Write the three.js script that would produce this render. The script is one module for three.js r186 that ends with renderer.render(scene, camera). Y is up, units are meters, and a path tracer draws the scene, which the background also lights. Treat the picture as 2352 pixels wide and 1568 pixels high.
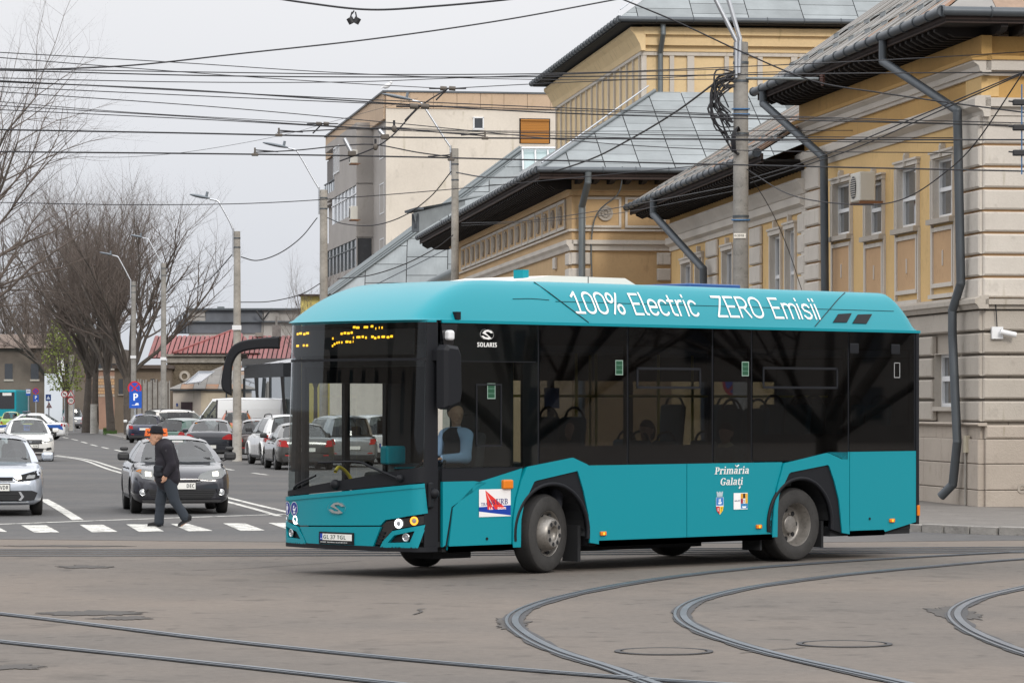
import * as THREE from 'three';
import { mergeGeometries, mergeVertices, toCreasedNormals } from 'three/addons/utils/BufferGeometryUtils.js';
import { RoundedBoxGeometry } from 'three/addons/geometries/RoundedBoxGeometry.js';
import { FontLoader } from 'three/addons/loaders/FontLoader.js';
import { MarchingCubes } from 'three/addons/objects/MarchingCubes.js';
import { Brush, Evaluator, SUBTRACTION } from 'three-bvh-csg';

// ---------- camera, sky, sun, exposure ----------
const F = 8000, HOR = 928, EYE = 2.0;            // lens in units of a 2352 x 1568 picture; metres
const scene = new THREE.Scene();
const camera = new THREE.PerspectiveCamera(2 * Math.atan(784 / F) * 180 / Math.PI, 1024 / 682, 0.5, 1500);
camera.position.set(0, EYE, 0);
camera.setViewOffset(2352, 1568, 0, -(HOR - 784), 2352, 1568);
const renderer = new THREE.WebGLRenderer({ antialias: true });
renderer.setSize(1024, 682);
renderer.toneMapping = THREE.LinearToneMapping;
renderer.toneMappingExposure = 1.0;
renderer.shadowMap.enabled = true;

let seed = 7;
function rnd() { seed = (seed * 1664525 + 1013904223) >>> 0; return seed / 4294967296; }
const rr = (a, b) => a + (b - a) * rnd();
const hash = (x, y, s) => { let n = (x * 374761393 + y * 668265263 + s * 974711) | 0; n = Math.imul(n ^ (n >>> 13), 1274126177); return ((n ^ (n >>> 16)) >>> 0) / 4294967296; };
function tnoise(x, y, p, s) {                     // value noise that tiles after p cells
  const xi = Math.floor(x), yi = Math.floor(y), fx = x - xi, fy = y - yi, w = t => t * t * (3 - 2 * t), m = (a) => ((a % p) + p) % p;
  const a = hash(m(xi), m(yi), s), b = hash(m(xi + 1), m(yi), s), c = hash(m(xi), m(yi + 1), s), d = hash(m(xi + 1), m(yi + 1), s), u = w(fx), v = w(fy);
  return a + (b - a) * u + (c - a) * v + (a - b - c + d) * u * v;
}
function fbm(x, y, p, o, s) { let t = 0, a = 0.5, n = 0; for (let i = 0; i < o; i++) { t += a * tnoise(x * p, y * p, p, s + i * 17); n += a; a *= 0.55; p *= 2; } return t / n; }
function makeTex(size, fn, srgb = false, h = size) {
  const d = new Uint8Array(size * h * 4);
  for (let y = 0; y < h; y++) for (let x = 0; x < size; x++) { const c = fn(x / size, y / h), i = (y * size + x) * 4, q = Array.isArray(c) ? c : [c, c, c]; for (let k = 0; k < 3; k++) d[i + k] = Math.max(0, Math.min(255, q[k] * 255)); d[i + 3] = 255; }
  const t = new THREE.DataTexture(d, size, h); t.wrapS = t.wrapT = THREE.RepeatWrapping; t.magFilter = THREE.LinearFilter; t.minFilter = THREE.LinearMipmapLinearFilter; t.generateMipmaps = true;
  if (srgb) t.colorSpace = THREE.SRGBColorSpace; t.needsUpdate = true; return t;
}
{ // overcast sky: grey near the horizon, brighter overhead, soft cloud structure
  const w = 512, h = 256, d = new Float32Array(w * h * 4);
  for (let y = 0; y < h; y++) for (let x = 0; x < w; x++) {
    const el = ((y + 0.5) / h - 0.5) * Math.PI, s = Math.max(0, Math.sin(el)), i = (y * w + x) * 4;
    const n = fbm(x / w, y / h * 2, 6, 4, 91) - 0.5, L = (0.65 + 1.45 * s) * (1 + n * 0.3), k = Math.min(1, s / 0.14);
    d[i] = L * (0.955 + 0.05 * k + n * 0.03); d[i + 1] = L * (1.0 + 0.012 * k); d[i + 2] = L * (1.085 - 0.045 * k - n * 0.03); d[i + 3] = 1;
  }
  const t = new THREE.DataTexture(d, w, h, THREE.RGBAFormat, THREE.FloatType);
  t.mapping = THREE.EquirectangularReflectionMapping; t.magFilter = THREE.LinearFilter; t.minFilter = THREE.LinearFilter; t.needsUpdate = true;
  scene.background = t; scene.environment = t;
}
const sun = new THREE.DirectionalLight(new THREE.Color(1, 0.94, 0.86), 1.5);
sun.position.set(34, 62, -18 + 60); sun.target.position.set(0, 0, -60); sun.castShadow = true; sun.shadow.radius = 26;
sun.shadow.camera.left = sun.shadow.camera.bottom = -120; sun.shadow.camera.right = sun.shadow.camera.top = 120; sun.shadow.camera.far = 400; sun.shadow.mapSize.set(4096, 4096);
scene.add(sun, sun.target);

// ---------- helpers ----------
const V = (x, y, z) => new THREE.Vector3(x, y, z), E = (x, y, z) => new THREE.Euler(x, y, z);
const at = (u, v, d) => V((u - 1176) / F * d, EYE - (v - HOR) / F * d, -d);       // picture point at a distance -> metres
const gr = (u, v, y = 0) => { const d = (EYE - y) * F / (v - HOR); return V((u - 1176) / F * d, y, -d); };
const lin = (r, g, b) => new THREE.Color().setRGB(r, g, b);
const used = {};
const numbered = n => { const k = used[n] = (used[n] ?? -1) + 1; return k ? n + '_' + String(k).padStart(3, '0') : n; };
function tag(o, label, category, group, kind) { o.userData = {}; if (label) o.userData.label = label; if (category) o.userData.category = category; if (group) o.userData.group = group; if (kind) o.userData.kind = kind; return o; }
function thing(name, label, category, pos = V(0, 0, 0), ry = 0, group) { const o = new THREE.Group(); o.name = numbered(name); o.position.copy(pos); o.rotation.y = ry; scene.add(o); return tag(o, label, category, group); }
function boxUV(g) {
  const p = g.attributes.position, n = g.attributes.normal, uv = new Float32Array(p.count * 2);
  for (let i = 0; i < p.count; i++) {
    const ax = Math.abs(n.getX(i)), ay = Math.abs(n.getY(i)), az = Math.abs(n.getZ(i)), x = p.getX(i), y = p.getY(i), z = p.getZ(i);
    let a, b; if (ay >= ax && ay >= az) { a = x; b = z; } else if (ax >= az) { a = z; b = y; } else { a = x; b = y; }
    uv[2 * i] = a; uv[2 * i + 1] = b;
  }
  g.setAttribute('uv', new THREE.BufferAttribute(uv, 2)); return g;
}
const _q = new THREE.Quaternion(), _m = new THREE.Matrix4();
const TRS = (x, y, z, rx = 0, ry = 0, rz = 0, sx = 1, sy = 1, sz = 1) => new THREE.Matrix4().compose(V(x, y, z), new THREE.Quaternion().setFromEuler(E(rx, ry, rz)), V(sx, sy, sz));
class MB {
  constructor(m) { this.p = []; this.n = []; this.m = m || new THREE.Matrix4(); }
  add(g, m) {
    g = g.index ? g.toNonIndexed() : g.clone();
    if (m) g.applyMatrix4(m); g.applyMatrix4(this.m);
    if (!g.attributes.normal) g.computeVertexNormals();
    const a = g.attributes.position.array, b = g.attributes.normal.array;
    for (let i = 0; i < a.length; i++) { this.p.push(a[i]); this.n.push(b[i]); }
    return this;
  }
  box(w, h, d, x, y, z, ry = 0, rx = 0, rz = 0) { return this.add(new THREE.BoxGeometry(w, h, d), TRS(x, y, z, rx, ry, rz)); }
  bx(x0, x1, y0, y1, z0, z1) { return this.box(Math.abs(x1 - x0), Math.abs(y1 - y0), Math.abs(z1 - z0), (x0 + x1) / 2, (y0 + y1) / 2, (z0 + z1) / 2); }
  rbox(w, h, d, x, y, z, r = 0.02, ry = 0, rx = 0, rz = 0, s = 2) { return this.add(new RoundedBoxGeometry(w, h, d, s, Math.min(r, w / 2.01, h / 2.01, d / 2.01)), TRS(x, y, z, rx, ry, rz)); }
  cyl(r0, r1, h, x, y, z, n = 12, rx = 0, rz = 0, ry = 0) { return this.add(new THREE.CylinderGeometry(r1, r0, h, n), TRS(x, y, z, rx, ry, rz)); }
  disc(r, t, x, y, z, n = 20) { return this.add(new THREE.CylinderGeometry(r, r, t, n), TRS(x, y, z, Math.PI / 2, 0, 0)); }   // axis along z
  ring(r0, r1, t, x, y, z, n = 24, m) { const s = new THREE.Shape().absarc(0, 0, r1, 0, Math.PI * 2), h = new THREE.Path().absarc(0, 0, r0, 0, Math.PI * 2, true); s.holes.push(h); return this.add(new THREE.ExtrudeGeometry(s, { depth: t, bevelEnabled: false, curveSegments: n }), m || TRS(x, y, z - t / 2)); }
  bar(a, b, r, n = 6, r2 = r) { const d = b.clone().sub(a), L = d.length(); if (L < 1e-5) return this; _q.setFromUnitVectors(V(0, 1, 0), d.normalize()); return this.add(new THREE.CylinderGeometry(r2, r, L, n), new THREE.Matrix4().compose(a.clone().add(b).multiplyScalar(0.5), _q, V(1, 1, 1))); }
  beam(a, b, w, h) { const d = b.clone().sub(a), L = d.length(); const m = new THREE.Matrix4().lookAt(b, a, V(0, 1, 0)); m.setPosition(a.clone().add(b).multiplyScalar(0.5)); return this.add(new THREE.BoxGeometry(w, h, L), m); }
  tube(pts, r, n = 6, seg) { return this.add(new THREE.TubeGeometry(new THREE.CatmullRomCurve3(pts), seg || pts.length * 6, r, n)); }
  prism(pts, d, m, bevel = 0) { const s = new THREE.Shape(pts.map(p => new THREE.Vector2(p[0], p[1]))); return this.add(new THREE.ExtrudeGeometry(s, { depth: d - 2 * bevel, bevelEnabled: bevel > 0, bevelSize: bevel, bevelThickness: bevel, bevelOffset: -bevel, bevelSegments: 1, curveSegments: 10 }), bevel ? (m ? m.clone() : new THREE.Matrix4()).multiply(TRS(0, 0, bevel)) : m); }   // outline in xy, pushed along +z
  lathe(pts, m, n = 20) { return this.add(new THREE.LatheGeometry(pts.map(p => new THREE.Vector2(p[0], p[1])), n), m); }
  quad(a, b, c, d) { const n = b.clone().sub(a).cross(c.clone().sub(a)).normalize().applyMatrix3(new THREE.Matrix3().setFromMatrix4(this.m)); for (const p of [a, b, c, a, c, d]) { const q = p.clone().applyMatrix4(this.m); this.p.push(q.x, q.y, q.z); this.n.push(n.x, n.y, n.z); } return this; }
  geo() { const g = new THREE.BufferGeometry(); g.setAttribute('position', new THREE.Float32BufferAttribute(this.p, 3)); g.setAttribute('normal', new THREE.Float32BufferAttribute(this.n, 3)); return boxUV(g); }
  build(name, mat, parent, label) { const o = new THREE.Mesh(this.geo(), mat); if (parent) { o.name = name; parent.add(o); if (label) o.userData.label = label; } else { o.name = numbered(name); scene.add(o); } return o; }
}
const mb = m => new MB(m);
function geoMesh(name, g, mat, parent, label) { const o = new THREE.Mesh(g, mat); if (parent) { o.name = name; parent.add(o); if (label) o.userData.label = label; } else { o.name = numbered(name); scene.add(o); } return o; }
function grid(nu, nv, f) {                         // smooth surface f(u, v) -> Vector3
  const p = [], idx = [], uv = [];
  for (let j = 0; j <= nv; j++) for (let i = 0; i <= nu; i++) { const q = f(i / nu, j / nv); p.push(q.x, q.y, q.z); uv.push(i / nu, j / nv); }
  for (let j = 0; j < nv; j++) for (let i = 0; i < nu; i++) { const a = j * (nu + 1) + i, b = a + 1, c = a + nu + 1, d = c + 1; idx.push(a, b, d, a, d, c); }
  const g = new THREE.BufferGeometry(); g.setAttribute('position', new THREE.Float32BufferAttribute(p, 3)); g.setAttribute('uv', new THREE.Float32BufferAttribute(uv, 2)); g.setIndex(idx); g.computeVertexNormals(); return g;
}
function copyOf(o, pos, ry, label, group) { const c = o.clone(); c.name = numbered(o.name.replace(/_\d{3}$/, '')); c.userData = { ...o.userData }; if (label) c.userData.label = label; if (group) c.userData.group = group; c.position.copy(pos); c.rotation.y = ry; scene.add(c); return c; }
// convex polygon clip, and a plane roof or wall cut into separate sheets
function clipPoly(poly, nx, ny, c) { const o = []; for (let i = 0; i < poly.length; i++) { const a = poly[i], b = poly[(i + 1) % poly.length], da = a[0] * nx + a[1] * ny - c, db = b[0] * nx + b[1] * ny - c; if (da >= 0) o.push(a); if (da * db < 0) { const t = da / (da - db); o.push([a[0] + (b[0] - a[0]) * t, a[1] + (b[1] - a[1]) * t]); } } return o; }
function sheets(name, poly3, cw, ch, mats, parent, { thick = 0.03, gap = 0.012, stag = 0, jitter = 0.004, up = true } = {}) {
  const a = poly3[0], e1 = poly3[1].clone().sub(a).normalize(), nn = e1.clone().cross(poly3[2].clone().sub(a)).normalize(); const e2 = nn.clone().cross(e1);
  if (up && nn.y < 0) nn.negate();
  const P = poly3.map(p => { const d = p.clone().sub(a); return [d.dot(e1), d.dot(e2)]; });
  const xs = P.map(p => p[0]), ys = P.map(p => p[1]), x0 = Math.min(...xs), x1 = Math.max(...xs), y0 = Math.min(...ys), y1 = Math.max(...ys); let area = 0; for (let i = 0; i < P.length; i++) { const q = P[(i + 1) % P.length]; area += P[i][0] * q[1] - q[0] * P[i][1]; } if (area < 0) P.reverse();
  { const b = mb(), q = poly3.map(p => p.clone().addScaledVector(nn, -0.015)); for (let i = 1; i < q.length - 1; i++) b.tri(q[0], q[i], q[i + 1], nn); b.build('roof_deck', M.soffit, parent); }
  let k = 0;
  for (let x = x0; x < x1; x += cw, k++) { const off = (k % 2) * stag * ch; for (let y = y0 - off; y < y1; y += ch) {
    let c = P; for (const [nx, ny, cc] of [[1, 0, x + gap / 2], [-1, 0, -(x + cw - gap / 2)], [0, 1, y + gap / 2], [0, -1, -(y + ch - gap / 2)]]) { c = clipPoly(c, nx, ny, cc); if (c.length < 3) break; }
    if (c.length < 3) continue; let ar = 0; for (let i = 0; i < c.length; i++) { const q = c[(i + 1) % c.length]; ar += c[i][0] * q[1] - q[0] * c[i][1]; } if (Math.abs(ar) < 0.02 * cw * ch) continue;
    const b = mb(), lift = rr(0, jitter), pt = (q, h) => a.clone().addScaledVector(e1, q[0]).addScaledVector(e2, q[1]).addScaledVector(nn, h + lift);
    const top = c.map(q => pt(q, thick)), bot = c.map(q => pt(q, 0));
    for (let i = 1; i < c.length - 1; i++) { b.tri(top[0], top[i], top[i + 1], nn); }
    for (let i = 0; i < c.length; i++) { const j = (i + 1) % c.length; b.quad(bot[i], bot[j], top[j], top[i]); }
    b.build(name, mats[Math.floor(rnd() * mats.length)], parent);
  } }
}
MB.prototype.tri = function (a, b, c, n) { if (b.clone().sub(a).cross(c.clone().sub(a)).dot(n) < 0) [b, c] = [c, b]; for (const p of [a, b, c]) { const q = p.clone().applyMatrix4(this.m); this.p.push(q.x, q.y, q.z); this.n.push(n.x, n.y, n.z); } return this; };

// ---------- materials ----------
const tMot = makeTex(512, (x, y) => { const n = fbm(x, y, 4, 6, 3), f = fbm(x, y, 64, 2, 9); return 0.72 + 0.28 * Math.min(1, Math.max(0, (n - 0.28) * 1.9)) + (f - 0.5) * 0.1; });
const tPlast = makeTex(512, (x, y) => { const n = fbm(x, y, 3, 5, 23), f = fbm(x, y, 96, 2, 29), s = fbm(x, y * 0.25, 24, 3, 31), k = fbm(x, y, 10, 4, 37); const st = Math.max(0, s - 0.66) * 0.7, b = Math.max(0, k - 0.68) * 0.8; const v = 0.9 + (n - 0.5) * 0.22 + (f - 0.5) * 0.08 - st - b; return [v + 0.02, v, v - 0.015 - st * 0.25]; });
const tBump = makeTex(256, (x, y) => fbm(x, y, 32, 3, 51));
const tBump2 = makeTex(256, (x, y) => fbm(x, y, 8, 4, 57));
const tAsph = makeTex(1024, (x, y) => { const n = fbm(x, y, 5, 5, 61), f = fbm(x, y, 200, 2, 67), s = hash(Math.floor(x * 1024), Math.floor(y * 1024), 5), m = fbm(x, y, 16, 3, 69); const dk = Math.max(0, m - 0.64) * 0.9; const v = 0.80 + (n - 0.5) * 0.34 + (f - 0.5) * 0.22 + (s - 0.5) * 0.12 - dk; return [v * 1.01, v, v * 0.985]; });
const tGround = makeTex(2048, (x, y) => { const n = fbm(x, y, 4, 4, 161), n2 = fbm(x, y, 22, 4, 163), f = fbm(x, y, 260, 2, 167), s = hash(Math.floor(x * 2048), Math.floor(y * 2048), 15), dk = Math.max(0, n2 - 0.63) * 1.1 + Math.max(0, fbm(x, y, 60, 2, 171) - 0.74) * 1.6; const v = 0.84 + (n - 0.5) * 0.42 + (n2 - 0.5) * 0.16 + (f - 0.5) * 0.2 + (s - 0.5) * 0.1 - dk; const w = (n - 0.5) * 0.1; return [v * (1.01 + w), v, v * (0.985 - w)]; });
const tWorn = makeTex(512, (x, y) => { const n = fbm(x, y, 14, 4, 181), f = fbm(x, y, 90, 2, 187), k = Math.max(0, Math.min(1, (n * 0.65 + f * 0.35 - 0.36) * 9)), v = 0.3 + 0.7 * k; return [v, v, v * 0.98]; });
const tConc = makeTex(256, (x, y) => { const n = fbm(x, y, 6, 5, 71), s = fbm(x, y, 40, 2, 73), h = Math.max(0, fbm(x, y, 20, 3, 79) - 0.66) * 1.6; return 0.85 + (n - 0.5) * 0.45 + (s - 0.5) * 0.15 - h; });
const tRoof = makeTex(256, (x, y) => { const n = fbm(x, y, 4, 5, 81), s = fbm(x * 1, y * 0.3, 30, 3, 83); return 0.86 + (n - 0.5) * 0.3 + (s - 0.5) * 0.12; });
const tRust = makeTex(256, (x, y) => { const n = fbm(x, y, 3, 5, 87), k = Math.max(0, Math.min(1, (n - 0.5) * 5)), f = fbm(x, y, 32, 2, 89) * 0.3 + 0.75; return [f * (0.82 + 0.16 * k), f * (0.8 - 0.2 * k), f * (0.78 - 0.38 * k)]; });
const tBark = makeTex(256, (x, y) => { const n = fbm(x, y * 0.3, 24, 4, 93); return 0.55 + n * 0.6; });
function T(t, metres, my = metres) { const c = t.clone(); c.repeat.set(1 / metres, 1 / my); c.needsUpdate = true; return c; }
const S = (color, rough, o = {}) => new THREE.MeshStandardMaterial({ color, roughness: rough, ...o });
const P = (color, rough, o = {}) => new THREE.MeshPhysicalMaterial({ color, roughness: rough, ...o });
const tMotB = T(tMot, 4.3), tPl = T(tPlast, 3.7), tPl2 = T(tPlast, 2.3), tBmp = T(tBump, 0.6), tAs = T(tAsph, 5.3), tAs2 = T(tAsph, 3.1), tCo = T(tConc, 1.4), tRf = T(tRoof, 2.2), tRu = T(tRust, 2.6), tBk = T(tBark, 0.7), tB2 = T(tBump2, 1.1);
const M = {
  asphalt: S(lin(0.172, 0.147, 0.126), 0.9, { map: T(tGround, 14), bumpMap: tBmp, bumpScale: 0.004 }),
  road: S(lin(0.112, 0.109, 0.108), 0.88, { map: T(tGround, 9), bumpMap: tBmp, bumpScale: 0.004 }),
  patch: S(lin(0.092, 0.084, 0.078), 0.88, { map: tAs2 }),
  bitumen: S(lin(0.07, 0.07, 0.074), 0.8, { map: tAs2 }),
  paintLine: S(lin(0.62, 0.61, 0.58), 0.7, { map: T(tWorn, 1.9) }),
  steel: S(lin(0.19, 0.21, 0.235), 0.42, { metalness: 0.7, map: tRf }),
  kerb: S(lin(0.30, 0.285, 0.265), 0.85, { map: tCo, bumpMap: tBmp, bumpScale: 0.006 }),
  pave: S(lin(0.21, 0.195, 0.18), 0.9, { map: T(tAsph, 2.2), bumpMap: tBmp, bumpScale: 0.004 }),
  yellow: S(lin(0.71, 0.495, 0.225), 0.88, { map: tPl, bumpMap: tBmp, bumpScale: 0.003 }),
  ochre: S(lin(0.56, 0.35, 0.125), 0.88, { map: tPl, bumpMap: tBmp, bumpScale: 0.003 }),
  ochreC: S(lin(0.56, 0.39, 0.21), 0.88, { map: tPl, bumpMap: tBmp, bumpScale: 0.003 }),
  cream: S(lin(0.80, 0.62, 0.36), 0.85, { map: tPl, bumpMap: tBmp, bumpScale: 0.002 }),
  inset: S(lin(0.55, 0.36, 0.20), 0.88, { map: tPl2 }),
  white: S(lin(0.62, 0.585, 0.53), 0.85, { map: tPl2, bumpMap: tBmp, bumpScale: 0.003 }),
  stone: S(lin(0.46, 0.425, 0.375), 0.88, { map: tPl2, bumpMap: tBmp, bumpScale: 0.004 }),
  plinth: S(lin(0.44, 0.39, 0.335), 0.9, { map: tPl2, bumpMap: tBmp, bumpScale: 0.005 }),
  mortar: S(lin(0.35, 0.31, 0.265), 0.95),
  upvc: S(lin(0.75, 0.76, 0.77), 0.35),
  glassDark: P(lin(0.03, 0.034, 0.04), 0.06, { clearcoat: 1, clearcoatRoughness: 0.03 }),
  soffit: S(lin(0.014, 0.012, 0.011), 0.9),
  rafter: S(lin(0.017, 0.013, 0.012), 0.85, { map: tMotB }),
  fascia: S(lin(0.045, 0.027, 0.022), 0.8, { map: tMotB }),
  zinc: S(lin(0.20, 0.225, 0.235), 0.45, { metalness: 0.5, map: tRf }),
  zincDark: S(lin(0.11, 0.125, 0.14), 0.5, { metalness: 0.4, map: tRf }),
  concrete: S(lin(0.40, 0.375, 0.335), 0.9, { map: tCo, bumpMap: tBmp, bumpScale: 0.004 }),
  concreteDark: S(lin(0.33, 0.315, 0.29), 0.9, { map: tCo, bumpMap: tBmp, bumpScale: 0.004 }),
  limewash: S(lin(0.52, 0.50, 0.46), 0.9, { map: tCo }),
  galv: S(lin(0.55, 0.57, 0.60), 0.35, { metalness: 0.8 }),
  lampGrey: S(lin(0.16, 0.185, 0.21), 0.5),
  wire: S(lin(0.018, 0.018, 0.022), 0.6),
  black: S(lin(0.018, 0.018, 0.02), 0.55),
  rubber: S(lin(0.022, 0.021, 0.02), 0.8, { map: tMotB }),
  blueBand: S(lin(0.04, 0.14, 0.30), 0.6),
  chrome: S(lin(0.75, 0.76, 0.78), 0.18, { metalness: 1 }),
  alloy: S(lin(0.42, 0.42, 0.42), 0.35, { metalness: 0.8 }),
  bark: S(lin(0.115, 0.098, 0.084), 0.95, { map: tBk, bumpMap: tB2, bumpScale: 0.03 }),
  twig: S(lin(0.13, 0.105, 0.09), 0.95),
  grass: S(lin(0.06, 0.12, 0.025), 0.95),
};
M.roofs = [0.92, 1, 1.07, 1.15].map(k => S(lin(0.28 * k, 0.305 * k, 0.312 * k), 0.5, { metalness: 0.3, map: tRf, bumpMap: tB2, bumpScale: 0.004 }));
M.old = [0.85, 1, 1.18].map(k => S(lin(0.275 * k, 0.262 * k, 0.245 * k), 0.6, { metalness: 0.25, map: tRf })); M.old.push(...M.old, ...[S(lin(0.42, 0.30, 0.22), 0.7, { metalness: 0.2, map: tRu })]);
const FONT = await new FontLoader().loadAsync('fonts/droid/droid_sans_bold.typeface.json');
const FONTR = await new FontLoader().loadAsync('fonts/droid/droid_sans_regular.typeface.json');
const FONTS = await new FontLoader().loadAsync('fonts/droid/droid_serif_bold.typeface.json');
function textGeo(font, txt, size, sx = 1, depth = 0.004) { const g = new THREE.ExtrudeGeometry(font.generateShapes(txt, size), { depth, bevelEnabled: false, curveSegments: 5 }); g.scale(sx, 1, 1); g.computeBoundingBox(); return g; }
function canvasMat(w, h, draw, o = {}) { const c = document.createElement('canvas'); c.width = w; c.height = h; const x = c.getContext('2d'); draw(x, w, h); const t = new THREE.CanvasTexture(c); t.colorSpace = THREE.SRGBColorSpace; t.magFilter = THREE.LinearFilter; return new THREE.MeshStandardMaterial({ map: t, roughness: 0.5, ...o }); }
// ---------- ground, road, pavements, tram tracks, markings ----------
function flat(name, pts, y, mat, label, kind = 'structure', h = 0) {  // polygon of ground points, as a sheet (or slab of height h) at height y
  const g = new THREE.ExtrudeGeometry(new THREE.Shape(pts.map(p => new THREE.Vector2(p.x, -p.z))), { depth: h || 0.002, bevelEnabled: false });
  g.rotateX(-Math.PI / 2); g.translate(0, y - (h || 0.002), 0); boxUV(g);
  const o = geoMesh(name, g, mat); tag(o, label, null, null, kind); return o;
}
{
  const b = mb(); b.quad(V(-900, 0, 60), V(900, 0, 60), V(900, 0, -1400), V(-900, 0, -1400)); tag(b.build('ground', M.asphalt), 'brown-grey asphalt of the wide crossing', null, null, 'structure');
  flat('road', [V(-60, 0, -53.2), V(-12, 0, -52.6), V(-2, 0, -50.2), V(3, 0, -50), V(9, 0, -51.5), V(60, 0, -50), V(60, 0, -51.7), V(11, 0, -53), V(6, 0, -56), V(3.6, 0, -66), V(-3, 0, -104), V(-20, 0, -420), V(-90, 0, -420), V(-60, 0, -120)], 0.004, M.road, 'grey asphalt street running away to the left');
}
function stroke(pts, w, y, t, mb_) {               // ribbon along ground points, width w, top at y, thickness t
  const n = pts.length, L = [], R = [];
  for (let i = 0; i < n; i++) { const d = pts[Math.min(n - 1, i + 1)].clone().sub(pts[Math.max(0, i - 1)]); const s = V(-d.z, 0, d.x).normalize().multiplyScalar(w / 2); L.push(pts[i].clone().add(s).setY(y)); R.push(pts[i].clone().sub(s).setY(y)); }
  for (let i = 0; i < n - 1; i++) {
    mb_.quad(R[i], R[i + 1], L[i + 1], L[i]);
    if (t) { const dn = p => p.clone().setY(y - t); mb_.quad(L[i], L[i + 1], dn(L[i + 1]), dn(L[i])); mb_.quad(dn(R[i]), dn(R[i + 1]), R[i + 1], R[i]); }
  }
  return mb_;
}
const offs = (pts, o) => pts.map((p, i) => { const d = pts[Math.min(pts.length - 1, i + 1)].clone().sub(pts[Math.max(0, i - 1)]); return p.clone().add(V(-d.z, 0, d.x).normalize().multiplyScalar(o)); });
function rail(pts, label, seg, side = 1, worn = 0.07, thin = false) {
  const c = new THREE.CatmullRomCurve3(pts, false, 'centripetal').getPoints(seg);
  const t = thing('tram_rail', label, 'rail', V(0, 0, 0), 0, 'tram rails sunk in the asphalt');
  const bed = mb(); const w = worn; // ragged bitumen seam
  const left = [], right = []; c.forEach((p, i) => { const d = c[Math.min(c.length - 1, i + 1)].clone().sub(c[Math.max(0, i - 1)]); const s = V(-d.z, 0, d.x).normalize(); const a = w * (0.75 + 0.8 * fbm(i * 0.013 % 1, 0.3, 16, 3, seg)), e = w * (0.6 + 0.9 * fbm(i * 0.0143 % 1, 0.7, 16, 3, seg + 5)); left.push(p.clone().addScaledVector(s, a).setY(0.0085)); right.push(p.clone().addScaledVector(s, -e).setY(0.0085)); });
  for (let i = 0; i < c.length - 1; i++) bed.quad(right[i], right[i + 1], left[i + 1], left[i]);
  bed.build('bitumen_bed', thin ? M.patch : M.bitumen, t);
  stroke(offs(c, 0.012 * side), thin ? 0.03 : 0.062, 0.019, 0.013, mb()).build('rail_head', M.steel, t);
  if (!thin) stroke(offs(c, -0.068 * side), 0.026, 0.017, 0.011, mb()).build('guard_lip', M.steel, t);
}
const gp = a => a.map(([u, v]) => gr(u, v));
rail(gp([[-300, 1382], [0, 1411], [560, 1478], [1050, 1527], [1640, 1572], [2300, 1606]]), 'straight tram rail crossing the bottom left, the farther of the pair', 140, -1);
rail(gp([[-300, 1440], [0, 1475], [450, 1522], [870, 1568], [1500, 1640]]), 'straight tram rail nearest the camera at bottom left', 120, -1);
rail(gp([[2800, 1252], [2352, 1268], [1800, 1300], [1500, 1333], [1300, 1371], [1205, 1402], [1180, 1428], [1212, 1462], [1290, 1500], [1400, 1535], [1510, 1575], [1640, 1620]]), 'curved tram rail sweeping out from under the bus, leftmost of the three curves', 200, -1, 0.085);
rail(gp([[2800, 1262], [2352, 1285], [2100, 1306], [1900, 1326], [1720, 1352], [1600, 1383], [1567, 1411], [1593, 1440], [1690, 1478], [1830, 1516], [2010, 1556], [2200, 1600]]), 'curved tram rail bending back toward the middle of the crossing', 200, -1, 0.085);
rail(gp([[2800, 1300], [2480, 1326], [2352, 1351], [2245, 1378], [2198, 1408], [2222, 1443], [2300, 1480], [2420, 1520], [2600, 1570]]), 'curved tram rail at the right edge of the picture', 160, -1, 0.085);
for (const [v0, v1, n] of [[1263, 1261, 'farthest'], [1267.5, 1265, 'second'], [1272, 1269, 'third'], [1277, 1273, 'nearest']]) {
  rail(gp([[-900, v0], [0, v0 + 1], [900, v0], [1700, v1], [2500, v1 - 4], [3600, v1 - 8]]), n + ' of four straight rails crossing in front of the zebra stripes', 40, 1, 0.03, true);
}
for (const [u, v, l] of [[1525, 1497, 'round manhole cover sunk between the curved rails, left one'], [1940, 1480, 'round manhole cover inside the second curved rail, right one']]) {
  const p = gr(u, v), t = thing('manhole_cover', l, 'manhole cover', p, 0, 'manhole covers in the asphalt');
  mb().ring(0.355, 0.40, 0.006, 0, 0.009, 0, 36, TRS(0, 0.005, 0, -Math.PI / 2)).build('rim', M.bitumen, t);
  mb().cyl(0.335, 0.335, 0.006, 0, 0.006, 0, 36).build('cover', M.asphalt, t);
}
// dark repairs and stains in the asphalt
function blob(u, v, rx, rz, s, mat, name, label) { const c = gr(u, v), pts = []; for (let i = 0; i < 72; i++) { const a = i / 72 * Math.PI * 2, k = 0.3 + 0.7 * tnoise(i * 0.18, s, 13, s) + 0.45 * tnoise(i * 0.9, s, 65, s + 3) + 0.3 * rnd(); pts.push(V(c.x + Math.cos(a) * rx * k, 0, c.z + Math.sin(a) * rz * k)); } const o = flat(name, pts, 0.0065, mat, label); return o; }
blob(200, 1408, 0.42, 0.35, 3, M.patch, 'asphalt_stain', 'dark worn patch beside the far left rail');
blob(290, 1420, 0.26, 0.22, 8, M.patch, 'asphalt_stain', 'small dark worn patch touching the far left rail');
blob(1178, 1432, 0.16, 0.75, 5, M.patch, 'asphalt_stain', 'dark crumbled seam outside the leftmost rail curve');
blob(2190, 1408, 0.17, 0.85, 6, M.patch, 'asphalt_stain', 'dark crumbled seam outside the rightmost rail curve');
blob(195, 1302, 0.32, 0.35, 4, M.patch, 'asphalt_stain', 'dark repair in the asphalt left of the bus');
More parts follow.
